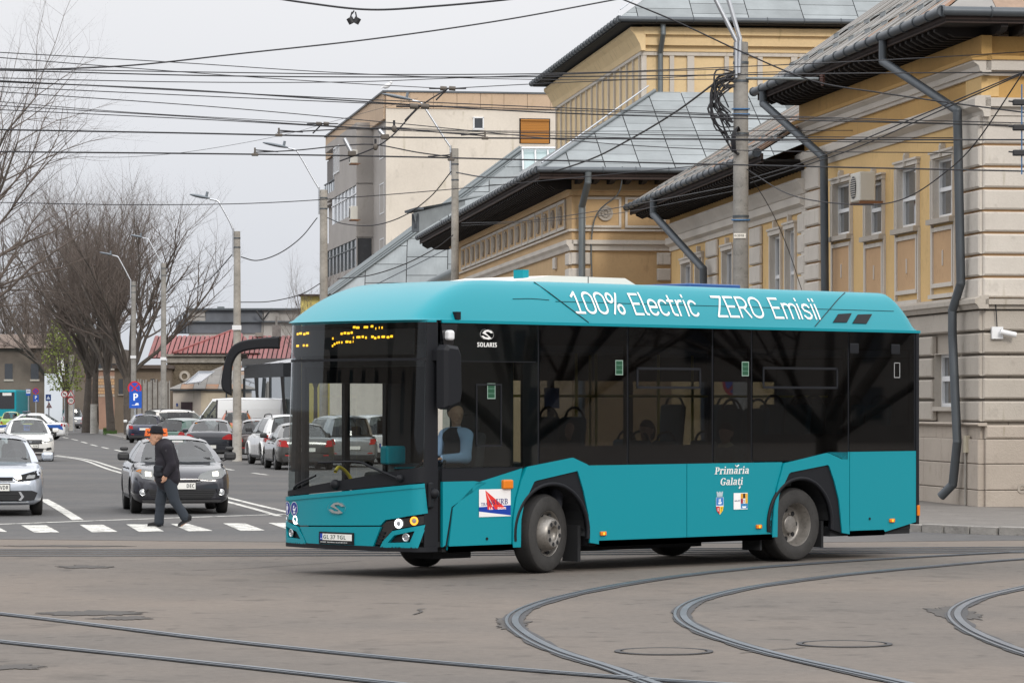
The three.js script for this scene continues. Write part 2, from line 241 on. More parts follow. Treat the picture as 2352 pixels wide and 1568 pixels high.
blob(165, 1254, 0.75, 0.25, 9, M.patch, 'asphalt_stain', 'dark repair just before the zebra crossing');
blob(30, 1533, 0.28, 0.22, 12, M.patch, 'asphalt_stain', 'dark stain in the bottom left corner');
for (const [pts, l] of [[[[440, 1310], [560, 1306], [640, 1300], [760, 1293], [830, 1288]], 'thin crack in the asphalt left of the bus wheel'], [[[950, 1412], [968, 1405], [962, 1400], [978, 1398]], 'short hooked crack in the middle of the crossing'], [[[1700, 1500], [1790, 1492], [1850, 1487]], 'crack linking the two manhole covers']]) {
  const c = new THREE.CatmullRomCurve3(gp(pts)).getPoints(24); tag(stroke(c, 0.028, 0.0075, 0, mb()).build('asphalt_crack', M.patch), l, null, null, 'structure');
}
// zebra stripes
[[48, 105, 78, 135], [182, 236, 210, 269], [289, 346, 318, 375], [391, 432, 432, 488], [512, 562, 552, 607], [616, 690, 665, 730], [-70, -15, -42, 15]].forEach(([a, b, c, d], i) => {
  const y = 1207 - i % 6 * 1.1 + (i === 6 ? -1 : 0); const o = flat('zebra_stripe', [gr(c, y + 17), gr(d, y + 16), gr(b, y), gr(a, y)], 0.009, M.paintLine, ['leftmost full zebra stripe, scuffed in the middle', 'second zebra stripe from the left', 'zebra stripe under the front foot of the walking man', 'zebra stripe under the rear foot of the walking man', 'zebra stripe to the right of the walking man', 'zebra stripe partly hidden by the bus front', 'zebra stripe at the left edge below the silver car'][i], 'structure');
});
const lines = mb;
function mark(name, label, pts, w) { const c = pts.length > 2 ? new THREE.CatmullRomCurve3(gp(pts)).getPoints(pts.length * 8) : gp(pts); tag(stroke(c, w, 0.009, 0, mb()).build(name, M.paintLine), label, null, null, 'structure'); }
mark('stop_line', 'white stop line running across the street before the cars', [[-200, 1209], [0, 1204.5], [162, 1198.5], [400, 1190], [640, 1182], [800, 1177]], 0.19);
mark('lane_line', 'wide solid white lane line right of the silver car', [[98, 1147], [120, 1159], [150, 1177], [178, 1195]], 0.2);
mark('lane_line', 'left line of the double white centre line', [[112, 1046], [180, 1055], [255, 1080], [500, 1147], [590, 1171], [640, 1186]], 0.13);
mark('lane_line', 'right line of the double white centre line', [[128, 1046], [196, 1055], [275, 1078], [505, 1139], [610, 1165], [700, 1186]], 0.13);
[[143, 1004, 155, 1006.5], [164, 1008.5, 177, 1011.5], [186, 1014.5, 199, 1018], [208, 1021, 222, 1024.5], [233, 1027, 248, 1030.5], [263, 1033, 279, 1037], [505, 1075, 535, 1080], [580, 1086.5, 613, 1091]].forEach(([a, b, c, d], i) => mark('lane_dash', 'short white dash of the dashed lane line, number ' + ['one', 'two', 'three', 'four', 'five', 'six', 'seven', 'eight'][i] + ' counted from the far end', [[a, b], [c, d]], 0.14));

// pavements with kerb stones
function pavement(name, label, edge, back, n) {
  const c = new THREE.CatmullRomCurve3(edge.map(p => p.clone()), false, 'centripetal'), len = c.getLength(), m = Math.round(len / n), pts = c.getSpacedPoints(m);
  const slab = flat(name, [...offs(pts, 0).map(p => p.clone()), ...back], 0.115, M.pave, label, 'structure', 0.11);
  const vis = pts.slice(0, Math.min(m + 1, 281));
  for (let i = 0; i < vis.length - 1; i++) {
    const a = vis[i], b = vis[i + 1], d = b.clone().sub(a), L = d.length(), g = new RoundedBoxGeometry(L - 0.02 - rr(0, 0.015), 0.2, 0.17, 1, 0.018); const q = mb(); q.add(g, TRS((a.x + b.x) / 2, 0.028 + rr(-0.008, 0.006), (a.z + b.z) / 2, rr(-0.03, 0.03), -Math.atan2(d.z, d.x), rr(-0.008, 0.008)));
    q.build('kerb_stone', M.kerb, slab);
  }
}
pavement('pavement', 'right-hand pavement at the corner of the yellow building', [V(30, 0, -52.2), V(16, 0, -52.2), V(9.5, 0, -52.4), V(7.4, 0, -53.3), V(5.9, 0, -55.5), V(5.0, 0, -60), V(4.2, 0, -66)], [V(3.2, 0, -72), V(-1, 0, -104), V(6, 0, -104), V(30, 0, -70)], 0.52);
{ const e = [[140, 978], [172, 981.5], [200, 988], [232, 997], [262, 1004], [287, 1009]].map(([u, v]) => gr(u, v)); pavement('pavement', 'raised pavement under the row of bare trees', e, [gr(330, 1003), gr(520, 985), gr(760, 985), gr(760, 950), gr(100, 950), gr(118, 970)], 1.0); }
{ // grass tufts on the tree pavement: stuff
  const geo = new THREE.ConeGeometry(0.014, 0.22, 3), n = 1400, im = new THREE.InstancedMesh(geo, M.grass, n), m = new THREE.Matrix4();
  for (let i = 0; i < n; i++) { const p = gr(rr(236, 268), rr(987, 997), 0.1); im.setMatrixAt(i, TRS(p.x, 0.16 + rr(0, 0.06), p.z, rr(-0.4, 0.4), rr(0, 6), rr(-0.4, 0.4), 1, rr(0.6, 1.7), 1)); }
  im.name = 'grass'; scene.add(im); tag(im, 'tuft of fresh green grass at the foot of the trees', null, null, 'stuff');
}
// ---------- buildings ----------
// a facade seen at an angle: origin corner (u0 at depth z0), running away with slope k (metres sideways per metre of depth)
function facade(u0, z0, k) {
  const X0 = (u0 - 1176) / F * z0, len = Math.hypot(1, k);
  return {
    s: u => { const q = (u - 1176) / F; return (X0 - q * z0) / (q - k) * len; },                    // distance along the facade
    y(u, v) { const d = z0 + this.s(u) / len; return EYE + (HOR - v) / F * d; },                       // height there
    m: new THREE.Matrix4().makeBasis(V(k, 0, -1).normalize(), V(0, 1, 0), V(1, 0, k).normalize()).setPosition(X0, 0, -z0),   // x along, y up, z into the house; code below counts z towards the street, finish() turns it round
    X0, z0, k,
  };
}
function finish(t) { t.traverse(o => { if (!o.isMesh) return; const g = o.geometry; for (const k of ['position', 'normal']) { const a = g.attributes[k].array; for (let i = 2; i < a.length; i += 3) a[i] = -a[i]; } for (const k of ['position', 'normal', 'uv']) { const at = g.attributes[k], n = at.itemSize, a = at.array; for (let i = 0; i < at.count; i += 3) for (let j = 0; j < n; j++) { const q = a[(i + 1) * n + j]; a[(i + 1) * n + j] = a[(i + 2) * n + j]; a[(i + 2) * n + j] = q; } } }); t.updateMatrixWorld(true); }
const sub = (g, name) => { const o = new THREE.Group(); o.name = name; g.add(o); return o; };
function winPart(parent, x0, x1, y0, y1, z, { depth = 0.22, mull = 0.5, frame = 0.06, trans = 0.5, sill = true, mat = M.upvc } = {}) { // plastic window set back in its opening (facing +z of the parent)
  const w = new THREE.Mesh(mb().bx(x0, x1, y0, y1, z - depth - 0.03, z - depth - 0.022).geo(), M.glassDark); w.name = 'window'; parent.add(w);
  const f = mb(); const d0 = z - depth - 0.02, d1 = z - depth + 0.04;
  f.bx(x0, x0 + frame, y0, y1, d0, d1).bx(x1 - frame, x1, y0, y1, d0, d1).bx(x0 + frame, x1 - frame, y0, y0 + frame, d0, d1).bx(x0 + frame, x1 - frame, y1 - frame, y1, d0, d1);
  if (mull) for (const q of [].concat(mull)) f.bx(x0 + (x1 - x0) * q - frame * 0.6, x0 + (x1 - x0) * q + frame * 0.6, y0 + frame, y1 - frame, d0, d1 - 0.004);
  if (trans) f.bx(x0 + frame, x1 - frame, y0 + (y1 - y0) * trans - frame * 0.7, y0 + (y1 - y0) * trans + frame * 0.7, d0, d1 - 0.008);
  f.build('frame', mat, w);
  return w;
}
function wallWithHoles(x0, x1, y0, y1, z0, z1, holes) { // extruded wall from z0 to z1 with rectangular openings
  const s = new THREE.Shape([[x0, y0], [x1, y0], [x1, y1], [x0, y1]].map(p => new THREE.Vector2(...p)));
  for (const [a, b, c, d] of holes) s.holes.push(new THREE.Path([[a, c], [a, d], [b, d], [b, c]].map(p => new THREE.Vector2(...p))));
  const g = new THREE.ExtrudeGeometry(s, { depth: z1 - z0, bevelEnabled: false }); g.translate(0, 0, z0); return g;
}
function mould(b, pts, x0, x1) { // cornice profile (z out, y up) run along x
  b.prism(pts.map(p => [-p[0], p[1]]), x1 - x0, TRS(x0, 0, 0, 0, Math.PI / 2, 0)); }
function gutter(parent, a, b, r = 0.085, hooks = 0.9) {
  const g = mb(); g.bar(a, b, r, 12); const o = g.build('gutter', M.zincDark, parent); const n = Math.round(a.distanceTo(b) / hooks);
  const h = mb(); for (let i = 0; i <= n; i++) { const p = a.clone().lerp(b, i / n); const dir = b.clone().sub(a).normalize(); h.add(new THREE.TorusGeometry(r + 0.012, 0.014, 5, 10), new THREE.Matrix4().compose(p, new THREE.Quaternion().setFromUnitVectors(V(0, 0, 1), dir), V(1, 1, 1))); }
  h.build('hook', M.zincDark, o); return o;
}
function downpipe(parent, pts, r, mat = M.zincDark) { const g = mb(); for (let i = 0; i < pts.length - 1; i++) g.bar(pts[i], pts[i + 1], r, 12); for (let i = 1; i < pts.length - 1; i++) g.add(new THREE.SphereGeometry(r * 1.04, 12, 8), TRS(pts[i].x, pts[i].y, pts[i].z)); return g.build('downpipe', mat, parent); }
function acUnit(label, pos, ry, w = 0.8, h = 0.55, d = 0.32) {
  const t = thing('air_conditioner', label, 'air conditioner', pos, ry);
  const M1 = S(lin(0.62, 0.6, 0.54), 0.6); mb().rbox(w, h, d, 0, h / 2, 0, 0.03).build('casing', M1, t);
  mb().ring(0.01, h * 0.38, 0.02, -w * 0.14, h / 2, d / 2 + 0.006).build('fan_grille', M.black, t);
  const s = mb(); for (let i = -4; i <= 4; i++) s.bx(-w * 0.14 - h * 0.4, -w * 0.14 + h * 0.4, h / 2 + i * 0.045 - 0.006, h / 2 + i * 0.045 + 0.006, d / 2 + 0.018, d / 2 + 0.026); s.build('slats', M1, t);
  const bk = S(lin(0.25, 0.12, 0.06), 0.8); mb().bx(-w / 2, -w / 2 + 0.05, -0.05, 0, -d / 2 - 0.15, d / 2).build('bracket', bk, t); mb().bx(w / 2 - 0.05, w / 2, -0.05, 0, -d / 2 - 0.15, d / 2).build('bracket', bk, t);
  return t;
}

// --- corner building (right) ---
const A = facade(2258, 64, -0.1395);
{
  const t = thing('corner_building', 'yellow corner building with white quoins and rusted roof edge, right side of the picture', 'building'); t.applyMatrix4(A.m);
  const s = A.s, Lw = s(1848), D = 9;                           // street side length; D = depth of the camera-facing side
  // camera-facing side: local plane x = 0, running towards -z (world right)
  const y1 = 3.95, y2 = 7.33, top = 8.75;
  const wins = [[2147, 2190, 362, 497], [2064, 2107, 384, 520], [1992, 2028, 418, 538], [1916, 1954, 421, 538]].map(([a, b, c, d]) => { const x0 = s(b), x1 = s(a), um = (a + b) / 2; return [x0, x1, A.y(um, d), A.y(um, c)]; });
  const hg = [s(2200), s(2150), A.y(2170, 934), A.y(2170, 812)];
  { const b = mb(); b.add(wallWithHoles(0.05, Lw, y1, y2, -0.45, -0.02, wins)); b.bx(0.02, 0.44, y1, y2, -D, -0.46); b.build('wall', M.yellow, t); }
  { const b = mb(); b.add(wallWithHoles(0.06, Lw, 0.1, y1, -0.5, -0.06, [hg])); b.bx(0.06, 0.5, 0.1, y1, -D, -0.51); b.bx(0.5, Lw, 0.1, 0.3, -D, -0.5); b.build('ground_storey_wall', M.mortar, t); }
  mb().bx(0.5, Lw, y1, y1 + 0.05, -D, -0.5).bx(Lw - 0.3, Lw - 0.02, 0.3, top, -D, -0.5).bx(0.5, Lw, top + 0.1, top + 0.16, -D, -0.4).build('inner_walls', M.mortar, t);
  // rusticated ground storey: each course is a bevelled band, cut round the window
  const nC = 5, h0 = 1.66, ph = (y1 - 0.2 - h0) / nC;
  for (let i = 0; i < nC; i++) {
    const a = h0 + i * ph + 0.025, b = h0 + (i + 1) * ph - 0.025, cut = b > hg[2] && a < hg[3];
    const segs = cut ? [[0, hg[0] - 0.08], [hg[1] + 0.08, Lw]] : [[0, Lw]];
    for (const [x0, x1] of segs) mb().prism([[x0, a], [x1, a], [x1, b], [x0, b]], 0.13, TRS(0, 0, -0.06), 0.028).build('stone_course', M.stone, t);
    mb().prism([[0, a], [D, a], [D, b], [0, b]], 0.13, TRS(-0.06, 0, 0, 0, Math.PI / 2, 0), 0.028).build('stone_course', M.stone, t);
  }
  // plinth blocks, in rows
  const rows = [[0.1, 0.42], [0.42, 0.9], [0.9, 1.36], [1.36, 1.62]];
  rows.forEach(([a, b], r) => {
    for (let x = 0; x < Lw; x += 1.3) { const w = Math.min(1.3, Lw - x); if (w < 0.3) continue; const o = mb(); if (r === 3) o.bx(x ? x : 0.075, x + w, a, b, -0.05, 0.02); else o.prism([[x + 0.006, a + 0.006], [x + w - 0.006, a + 0.006], [x + w - 0.006, b - 0.006], [x + 0.006, b - 0.006]], 0.15, TRS(0, 0, -0.06), 0.012); o.build('plinth_block', M.plinth, t); }
    for (let x = 0; x < D; x += 0.92) { const o = mb(), q = (x === 0 ? 0.03 : x) + (r % 2) * 0; o.prism([[q + 0.006, a + 0.006], [x + 0.914, a + 0.006], [x + 0.914, b - 0.006], [q + 0.006, b - 0.006]], 0.15, TRS(-0.09, 0, 0, 0, Math.PI / 2, 0), r === 3 ? 0.03 : 0.012); o.build('plinth_block', M.plinth, t); }
  });
  { const b = mb(); mould(b, [[-0.06, 1.6], [0.1, 1.6], [0.13, 1.63], [0.1, 1.66], [-0.06, 1.66]], -0.1, Lw); b.build('plinth_moulding', M.plinth, t); }
  { const b = mb(); mould(b, [[-0.06, y1 - 0.2], [0.12, y1 - 0.2], [0.16, y1 - 0.12], [0.2, y1 - 0.1], [0.2, y1 - 0.02], [0.05, y1 + 0.05], [-0.06, y1 + 0.05]], -0.2, Lw); b.bx(-0.2, 0.05, y1 - 0.12, y1 - 0.02, -D, 0).bx(-0.12, 0.06, y1 - 0.2, y1 - 0.12, -D, 0).build('string_course', M.stone, t); }
  // quoins at the corner (both sides) and at the far end
  const qh = [0.56]; while (qh.length < 8) qh.push(0.405); let y = y2;
  qh.forEach((h, i) => {
    const a = y - h + 0.022, b = y - 0.022, w = s(2211) + (i % 2 ? 0 : 0.06);
    mb().prism([[0, a], [w, a], [w, b], [0, b]], 0.11, TRS(0, 0, -0.03), 0.03).build('quoin_block', M.white, t);
    mb().prism([[0, a], [D, a], [D, b], [0, b]], 0.11, TRS(-0.08, 0, 0, 0, Math.PI / 2, 0), 0.03).build('quoin_block', M.white, t);
    mb().prism([[s(1888), a], [Lw, a], [Lw, b], [s(1888), b]], 0.11, TRS(0, 0, -0.03), 0.03).build('quoin_block', M.white, t);
    y -= h;
  });
  mb().bx(0.0, 0.05, y1, y2, -D, -0.02).bx(0, s(2213), y1, y2, -0.03, -0.01).build('quoin_backing', M.inset, t); mb().bx(s(1886), Lw, y1, y2, -0.03, -0.01).build('quoin_backing', M.inset, t);
  // upper cornices
  { const b = mb(); mould(b, [[-0.1, 7.27], [0.02, 7.27], [0.05, 7.38], [0.17, 7.45], [0.2, 7.47], [0.2, 7.6], [0.14, 7.66], [-0.1, 7.66]], -0.2, Lw + 0.1); b.bx(-0.2, 0.1, 7.46, 7.62, -D, 0).bx(-0.1, 0.1, 7.3, 7.46, -D, 0).build('lower_cornice', M.white, t); }
  mb().bx(0.02, Lw, 7.62, 8.04, -0.4, 0.0).bx(-0.012, 0.4, 7.62, 8.04, -D, -0.02).build('frieze_band', M.ochre, t);
  mb().bx(-0.03, 1.05, 7.655, 8.04, -0.3, 0.03).build('frieze_block', M.yellow, t);
  { const b = mb(); mould(b, [[-0.1, 8.03], [0.06, 8.03], [0.08, 8.1], [0.11, 8.1], [0.14, 8.2], [0.24, 8.27], [0.24, 8.31], [-0.1, 8.31]], -0.24, Lw + 0.1); b.bx(-0.12, 0.1, 8.03, 8.12, -D, 0).bx(-0.24, 0.1, 8.12, 8.31, -D, 0).build('upper_cornice', M.white, t); }
  { const b = mb(); mould(b, [[-0.1, 8.3], [0.27, 8.3], [0.3, 8.36], [0.1, 8.4], [0.1, 8.75], [-0.1, 8.75]], -0.28, Lw + 0.1); b.bx(-0.28, 0.1, 8.31, 8.38, -D, 0).bx(-0.1, 0.1, 8.38, 8.75, -D, 0).build('attic_band', M.ochre, t); }
  // windows with surrounds, sills, panels below
  wins.forEach(([x0, x1, a, b], i) => {
    const w = winPart(t, x0, x1, a, b, 0, { mull: null, trans: 0.48, depth: 0.13, frame: 0.055 });
    mb().bx(x0 - 0.005, x0 + 0.012, a, b, -0.42, 0.0).bx(x1 - 0.012, x1 + 0.005, a, b, -0.42, 0).bx(x0, x1, b - 0.01, b + 0.005, -0.42, 0).build('reveal', M.white, w);
    const f = mb(), o = 0.13; f.bx(x0 - o, x0 - 0.02, a - 0.05, b + 0.02, -0.03, 0.035).bx(x1 + 0.02, x1 + o, a - 0.05, b + 0.02, -0.03, 0.035).bx(x0 - o - 0.03, x1 + o + 0.03, b + 0.02, b + 0.11, -0.03, 0.045).bx(x0 - o - 0.07, x1 + o + 0.07, b + 0.11, b + 0.15, -0.03, 0.08).bx(x0 - o - 0.02, x0 - o + 0.03, a - 0.05, b, -0.03, 0.055).bx(x1 + o - 0.03, x1 + o + 0.02, a - 0.05, b, -0.03, 0.055).build('surround', M.white, w);
    mb().bx((x0 + x1) / 2 - 0.06, (x0 + x1) / 2 + 0.06, b + 0.15, b + 0.28, -0.03, 0.07).bx((x0 + x1) / 2 - 0.03, (x0 + x1) / 2 + 0.03, b + 0.02, b + 0.24, 0.02, 0.09).build('keystone', M.white, w);
    mb().bx(x0 - o - 0.05, x1 + o + 0.05, a - 0.13, a - 0.03, -0.2, 0.13).build('sill', M.stone, w);
    // framed panel below
    const pb = a - 1.27, pt = a - 0.27, fr = mb(); fr.bx(x0 - 0.1, x0 - 0.02, pb, pt, -0.03, 0.045).bx(x1 + 0.02, x1 + 0.1, pb, pt, -0.03, 0.045).bx(x0 - 0.1, x1 + 0.1, pt, pt + 0.08, -0.03, 0.045).bx(x0 - 0.1, x1 + 0.1, pb - 0.08, pb, -0.03, 0.05).build('panel_frame', M.white, t);
    mb().bx(x0 - 0.2, x0 - 0.13, pb - 0.22, pt + 0.2, -0.03, 0.03).bx(x1 + 0.13, x1 + 0.2, pb - 0.22, pt + 0.2, -0.03, 0.03).bx(x0 - 0.24, x1 + 0.24, pb - 0.29, pb - 0.21, -0.03, 0.07).build('panel_surround', M.white, t);
    const p = mb().bx(x0 - 0.02, x1 + 0.02, pb, pt, -0.03, 0.012).build('inset_panel', M.inset, t); mb().rbox(0.05, 0.3, 0.03, (x0 + x1) / 2, (pb + pt) / 2 - 0.02, 0.02, 0.02).build('ornament', M.white, p);
  });
  { const [x0, x1, a, b] = hg; const w = winPart(t, x0, x1, a, b, 0, { mull: null, trans: 0.53, depth: 0.15, frame: 0.07 }); mb().bx(x0 - 0.06, x1 + 0.06, a - 0.08, a, -0.3, 0.06).build('sill', M.stone, w); mb().bx(x0 - 0.005, x0 + 0.012, a, b, -0.5, 0.02).bx(x1 - 0.012, x1 + 0.005, a, b, -0.5, 0.02).bx(x0, x1, b - 0.012, b + 0.004, -0.5, 0.02).build('reveal', M.stone, w); }
  // eaves: soffit, rafters, fascia, gutter, roof
  const ov = 0.95, ey = 9.1;
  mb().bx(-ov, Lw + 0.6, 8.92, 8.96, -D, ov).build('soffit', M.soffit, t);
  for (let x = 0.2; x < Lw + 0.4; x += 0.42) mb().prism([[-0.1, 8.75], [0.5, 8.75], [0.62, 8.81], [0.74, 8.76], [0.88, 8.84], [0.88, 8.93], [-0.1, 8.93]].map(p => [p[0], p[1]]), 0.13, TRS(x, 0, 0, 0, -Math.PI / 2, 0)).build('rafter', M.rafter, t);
  for (let z = -0.1; z > -3; z -= 0.42) mb().prism([[-0.1, 8.75], [0.5, 8.75], [0.62, 8.81], [0.74, 8.76], [0.88, 8.84], [0.88, 8.93], [-0.1, 8.93]], 0.13, TRS(0, 0, z, 0, Math.PI, 0)).build('rafter', M.rafter, t);
  mb().bx(-ov, Lw + 0.6, 8.9, 9.08, ov - 0.05, ov).bx(-ov, -ov + 0.05, 8.9, 9.08, -D, ov - 0.05).build('fascia', M.fascia, t);
  gutter(t, V(-ov - 0.05, ey, ov + 0.08), V(Lw + 0.65, ey, ov + 0.08)); gutter(t, V(-ov - 0.05, ey, ov + 0.08), V(-ov - 0.05, ey, -D));
  const roof = sub(t, 'roof'), rise = 3.2, run = 4.6;
  sheets('roof_sheet', [V(Lw + 0.65, 9.1, ov), V(-ov, 9.1, ov), V(-ov + run, 9.1 + rise, ov - run), V(Lw + 0.65, 9.1 + rise, ov - run)], 0.31, 7, M.old, roof, { thick: 0.05, gap: 0.05, jitter: 0.05 });
  sheets('roof_sheet', [V(-ov, 9.1, -D), V(-ov, 9.1, ov), V(-ov + run, 9.1 + rise, ov - run), V(-ov + run, 9.1 + rise, -D)], 0.9, 1.5, [M.old[2], M.old[2], M.old[6]], roof, { thick: 0.03, jitter: 0.01 });
  // snow guards: small bent plates in two rows
  for (let r = 0; r < 2; r++) for (let x = 0.3 + r * 0.7; x < Lw; x += 1.42) { const q = 0.75 + r * 0.85; mb().add(new THREE.BoxGeometry(0.46, 0.02, 0.36), TRS(x, 9.1 + q * rise / run + 0.13, ov - q, 0.42, 0, 0)).add(new THREE.BoxGeometry(0.46, 0.1, 0.02), TRS(x, 9.1 + q * rise / run + 0.02, ov - q + 0.15)).build('snow_guard', M.roofs[1], roof); }
  // downpipes
  downpipe(t, [V(s(2146), 9.02, ov + 0.06), V(s(2146), 8.62, ov + 0.06), V(s(2236), 7.45, 0.3), V(s(2232), 4.25, 0.2), V(s(2222), 3.75, 0.28), V(s(2222), 3.3, 0.28), V(s(2226), 1.3, 0.22), V(s(2218), 0.5, 0.24), V(s(2212), 0.27, 0.42)].map(p => p), 0.085, M.zincDark);
  downpipe(t, [V(Lw - 0.3, 9.02, ov + 0.06), V(Lw - 0.3, 8.75, ov + 0.06), V(s(1922), 7.35, 0.28), V(s(1920), 0.3, 0.2)], 0.09, M.zincDark);
  // camera and cable, small socket on the wall
  const cam = mb(); cam.bx(-0.14, -0.05, 3.2, 3.42, -0.35, -0.14); cam.build('camera_mount', M.upvc, t); const cm = mb(); cm.add(new THREE.CylinderGeometry(0.05, 0.05, 0.3, 12), TRS(-0.22, 3.3, -0.42, Math.PI / 2 - 0.2, 0, 0.0)).build('security_camera', M.upvc, t);
  mb().tube([V(-0.12, 3.95, -0.2), V(-0.13, 3.7, -0.22), V(-0.12, 3.42, -0.24)], 0.012, 5).build('cable', M.wire, t);
  { const x = s(2233); mb().bx(x - 0.09, x + 0.09, 1.1, 1.42, 0.06, 0.14).build('junction_box', S(lin(0.5, 0.45, 0.34), 0.6), t); mb().bar(V(x, 1.1, 0.12), V(x, 0.12, 0.12), 0.022).build('conduit', M.concrete, t); }
  { const p = mb(); p.ring(0.045, 0.09, 0.02, 0, 0, 0, 20, TRS(-0.085, 0.45, -0.72, 0, -Math.PI / 2, 0)).build('vent_ring', M.mortar, t); }
  finish(t);
  const q = V(s(2022), A.y(2022, 464), -0.36).applyMatrix4(t.matrixWorld); acUnit('beige air conditioner hanging above a small window of the yellow corner building', q, Math.atan2(-1, 0.1395 * -1) + 0, 0.82, 0.6, 0.34).rotation.y = -Math.PI / 2 + 0.139;
}
// --- middle wing, with pairs of windows ---
const B = facade(1853, 78.3, -0.101);
{
  const t = thing('street_wing', 'lower yellow wing with paired windows between the corner building and the ornate hall', 'building'); t.applyMatrix4(B.m);
  const s = B.s, Lw = s(1541), D = 8, y = (u, v) => B.y(u, v);
  const yc = y(1859, 466) - 0.1, wins = [[1807, 1827, 527, 631], [1772, 1794, 541, 645], [1662, 1684, 576, 655], [1600, 1614, 594, 672], [1568, 1588, 606, 682]].map(([a, b, c, d]) => [s(b), s(a), 4.05, y((a + b) / 2, c)]);
  { const b = mb(); b.add(wallWithHoles(0, Lw, 0.1, yc, -0.45, -0.02, wins)); b.bx(0, Lw, 8, 8.05, -D, -0.4); b.bx(Lw - 0.3, Lw, 0.1, 8, -D, -0.5); b.build('wall', M.yellow, t); }
  const c1 = y(1859, 407), c2 = c1 - 0.33, c3 = yc + 0.32;
  { const b = mb(); mould(b, [[-0.1, c2], [0.06, c2], [0.1, c2 + 0.1], [0.2, c1 - 0.06], [0.2, c1], [-0.1, c1]], 0, Lw); b.build('upper_cornice', M.white, t); }
  mb().bx(0, Lw, c3 - 0.03, c2 + 0.02, -0.4, 0).build('frieze_band', M.ochre, t);
  { const b = mb(); mould(b, [[-0.1, yc - 0.06], [0.03, yc - 0.06], [0.05, yc + 0.05], [0.16, yc + 0.12], [0.16, c3 - 0.02], [-0.1, c3 - 0.02]], 0, Lw); b.build('lower_cornice', M.white, t); }
  mb().bx(0, Lw, c1 - 0.02, c1 + 0.62, -0.4, 0.03).build('attic_band', M.ochre, t);
  for (const [a, b] of [[1838, 1862], [1727, 1751], [1626, 1650]]) for (let yy = yc - 0.1; yy > 3.6; yy -= 0.47) { const x0 = Math.max(0, s(b)), x1 = s(a); mb().prism([[x0, yy - 0.43], [x1, yy - 0.43], [x1, yy], [x0, yy]], 0.1, TRS(0, 0, -0.03), 0.03).build('quoin_block', M.white, t); }
  wins.forEach(([x0, x1, a, b]) => {
    const w = winPart(t, x0, x1, a, b, 0, { mull: null, trans: 0.5, depth: 0.13, frame: 0.06 });
    mb().bx(x0 - 0.005, x0 + 0.012, a, b, -0.42, 0.0).bx(x1 - 0.012, x1 + 0.005, a, b, -0.42, 0).bx(x0, x1, b - 0.01, b + 0.005, -0.42, 0).build('reveal', M.white, w);
    const o = 0.14; mb().bx(x0 - o, x0 - 0.02, a - 0.05, b + 0.02, -0.03, 0.04).bx(x1 + 0.02, x1 + o, a - 0.05, b + 0.02, -0.03, 0.04).bx(x0 - o - 0.03, x1 + o + 0.03, b + 0.02, b + 0.13, -0.03, 0.06).bx(x0 - o - 0.07, x1 + o + 0.07, b + 0.13, b + 0.18, -0.03, 0.09).build('surround', M.white, w);
    mb().bx((x0 + x1) / 2 - 0.07, (x0 + x1) / 2 + 0.07, b + 0.18, b + 0.34, -0.03, 0.08).build('keystone', M.white, w);
    mb().bx(x0 - o - 0.05, x1 + o + 0.05, a - 0.14, a - 0.03, -0.2, 0.13).build('sill', M.stone, w);
  });
  const ov = 1.05, ey = y(1858, 306) - 0.42, e2 = ey - 0.12;
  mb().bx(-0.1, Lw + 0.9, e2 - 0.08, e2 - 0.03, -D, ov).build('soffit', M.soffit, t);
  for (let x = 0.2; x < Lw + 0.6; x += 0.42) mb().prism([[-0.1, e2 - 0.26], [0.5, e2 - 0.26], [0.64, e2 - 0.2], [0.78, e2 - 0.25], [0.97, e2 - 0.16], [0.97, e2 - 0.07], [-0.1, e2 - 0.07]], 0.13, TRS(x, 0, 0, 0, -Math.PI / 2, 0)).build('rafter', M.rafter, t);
  mb().bx(-0.1, Lw + 0.95, e2 - 0.1, e2 + 0.1, ov - 0.05, ov).build('fascia', M.fascia, t);
  gutter(t, V(0, ey, ov + 0.08), V(Lw + 1.0, ey, ov + 0.08));
  const roof = sub(t, 'roof'), rise = 2.6, run = 4.2;
  sheets('roof_sheet', [V(0.05, ey + 0.02, ov), V(Lw + 1.0, ey + 0.02, ov), V(Lw + 1.0 - 2.6, ey + rise, ov - run), V(0.05, ey + rise, ov - run)], 0.31, 7, M.old, roof, { thick: 0.05, gap: 0.05, jitter: 0.05 });
  for (let r = 0; r < 2; r++) for (let x = 0.6 + r * 0.8; x < Lw - 1; x += 1.7) { const q = 0.6 + r * 0.75; mb().add(new THREE.BoxGeometry(0.46, 0.02, 0.36), TRS(x, ey + q * rise / run + 0.13, ov - q, 0.42, 0, 0)).add(new THREE.BoxGeometry(0.46, 0.1, 0.02), TRS(x, ey + q * rise / run + 0.02, ov - q + 0.15)).build('snow_guard', M.roofs[1], roof); }
  downpipe(t, [V(s(1596), ey - 0.05, ov + 0.08), V(s(1596), ey - 0.5, ov + 0.08), V(s(1640), ey - 2.1, 0.28), V(s(1640), 0.3, 0.25)], 0.1, M.zincDark);
  finish(t);
}
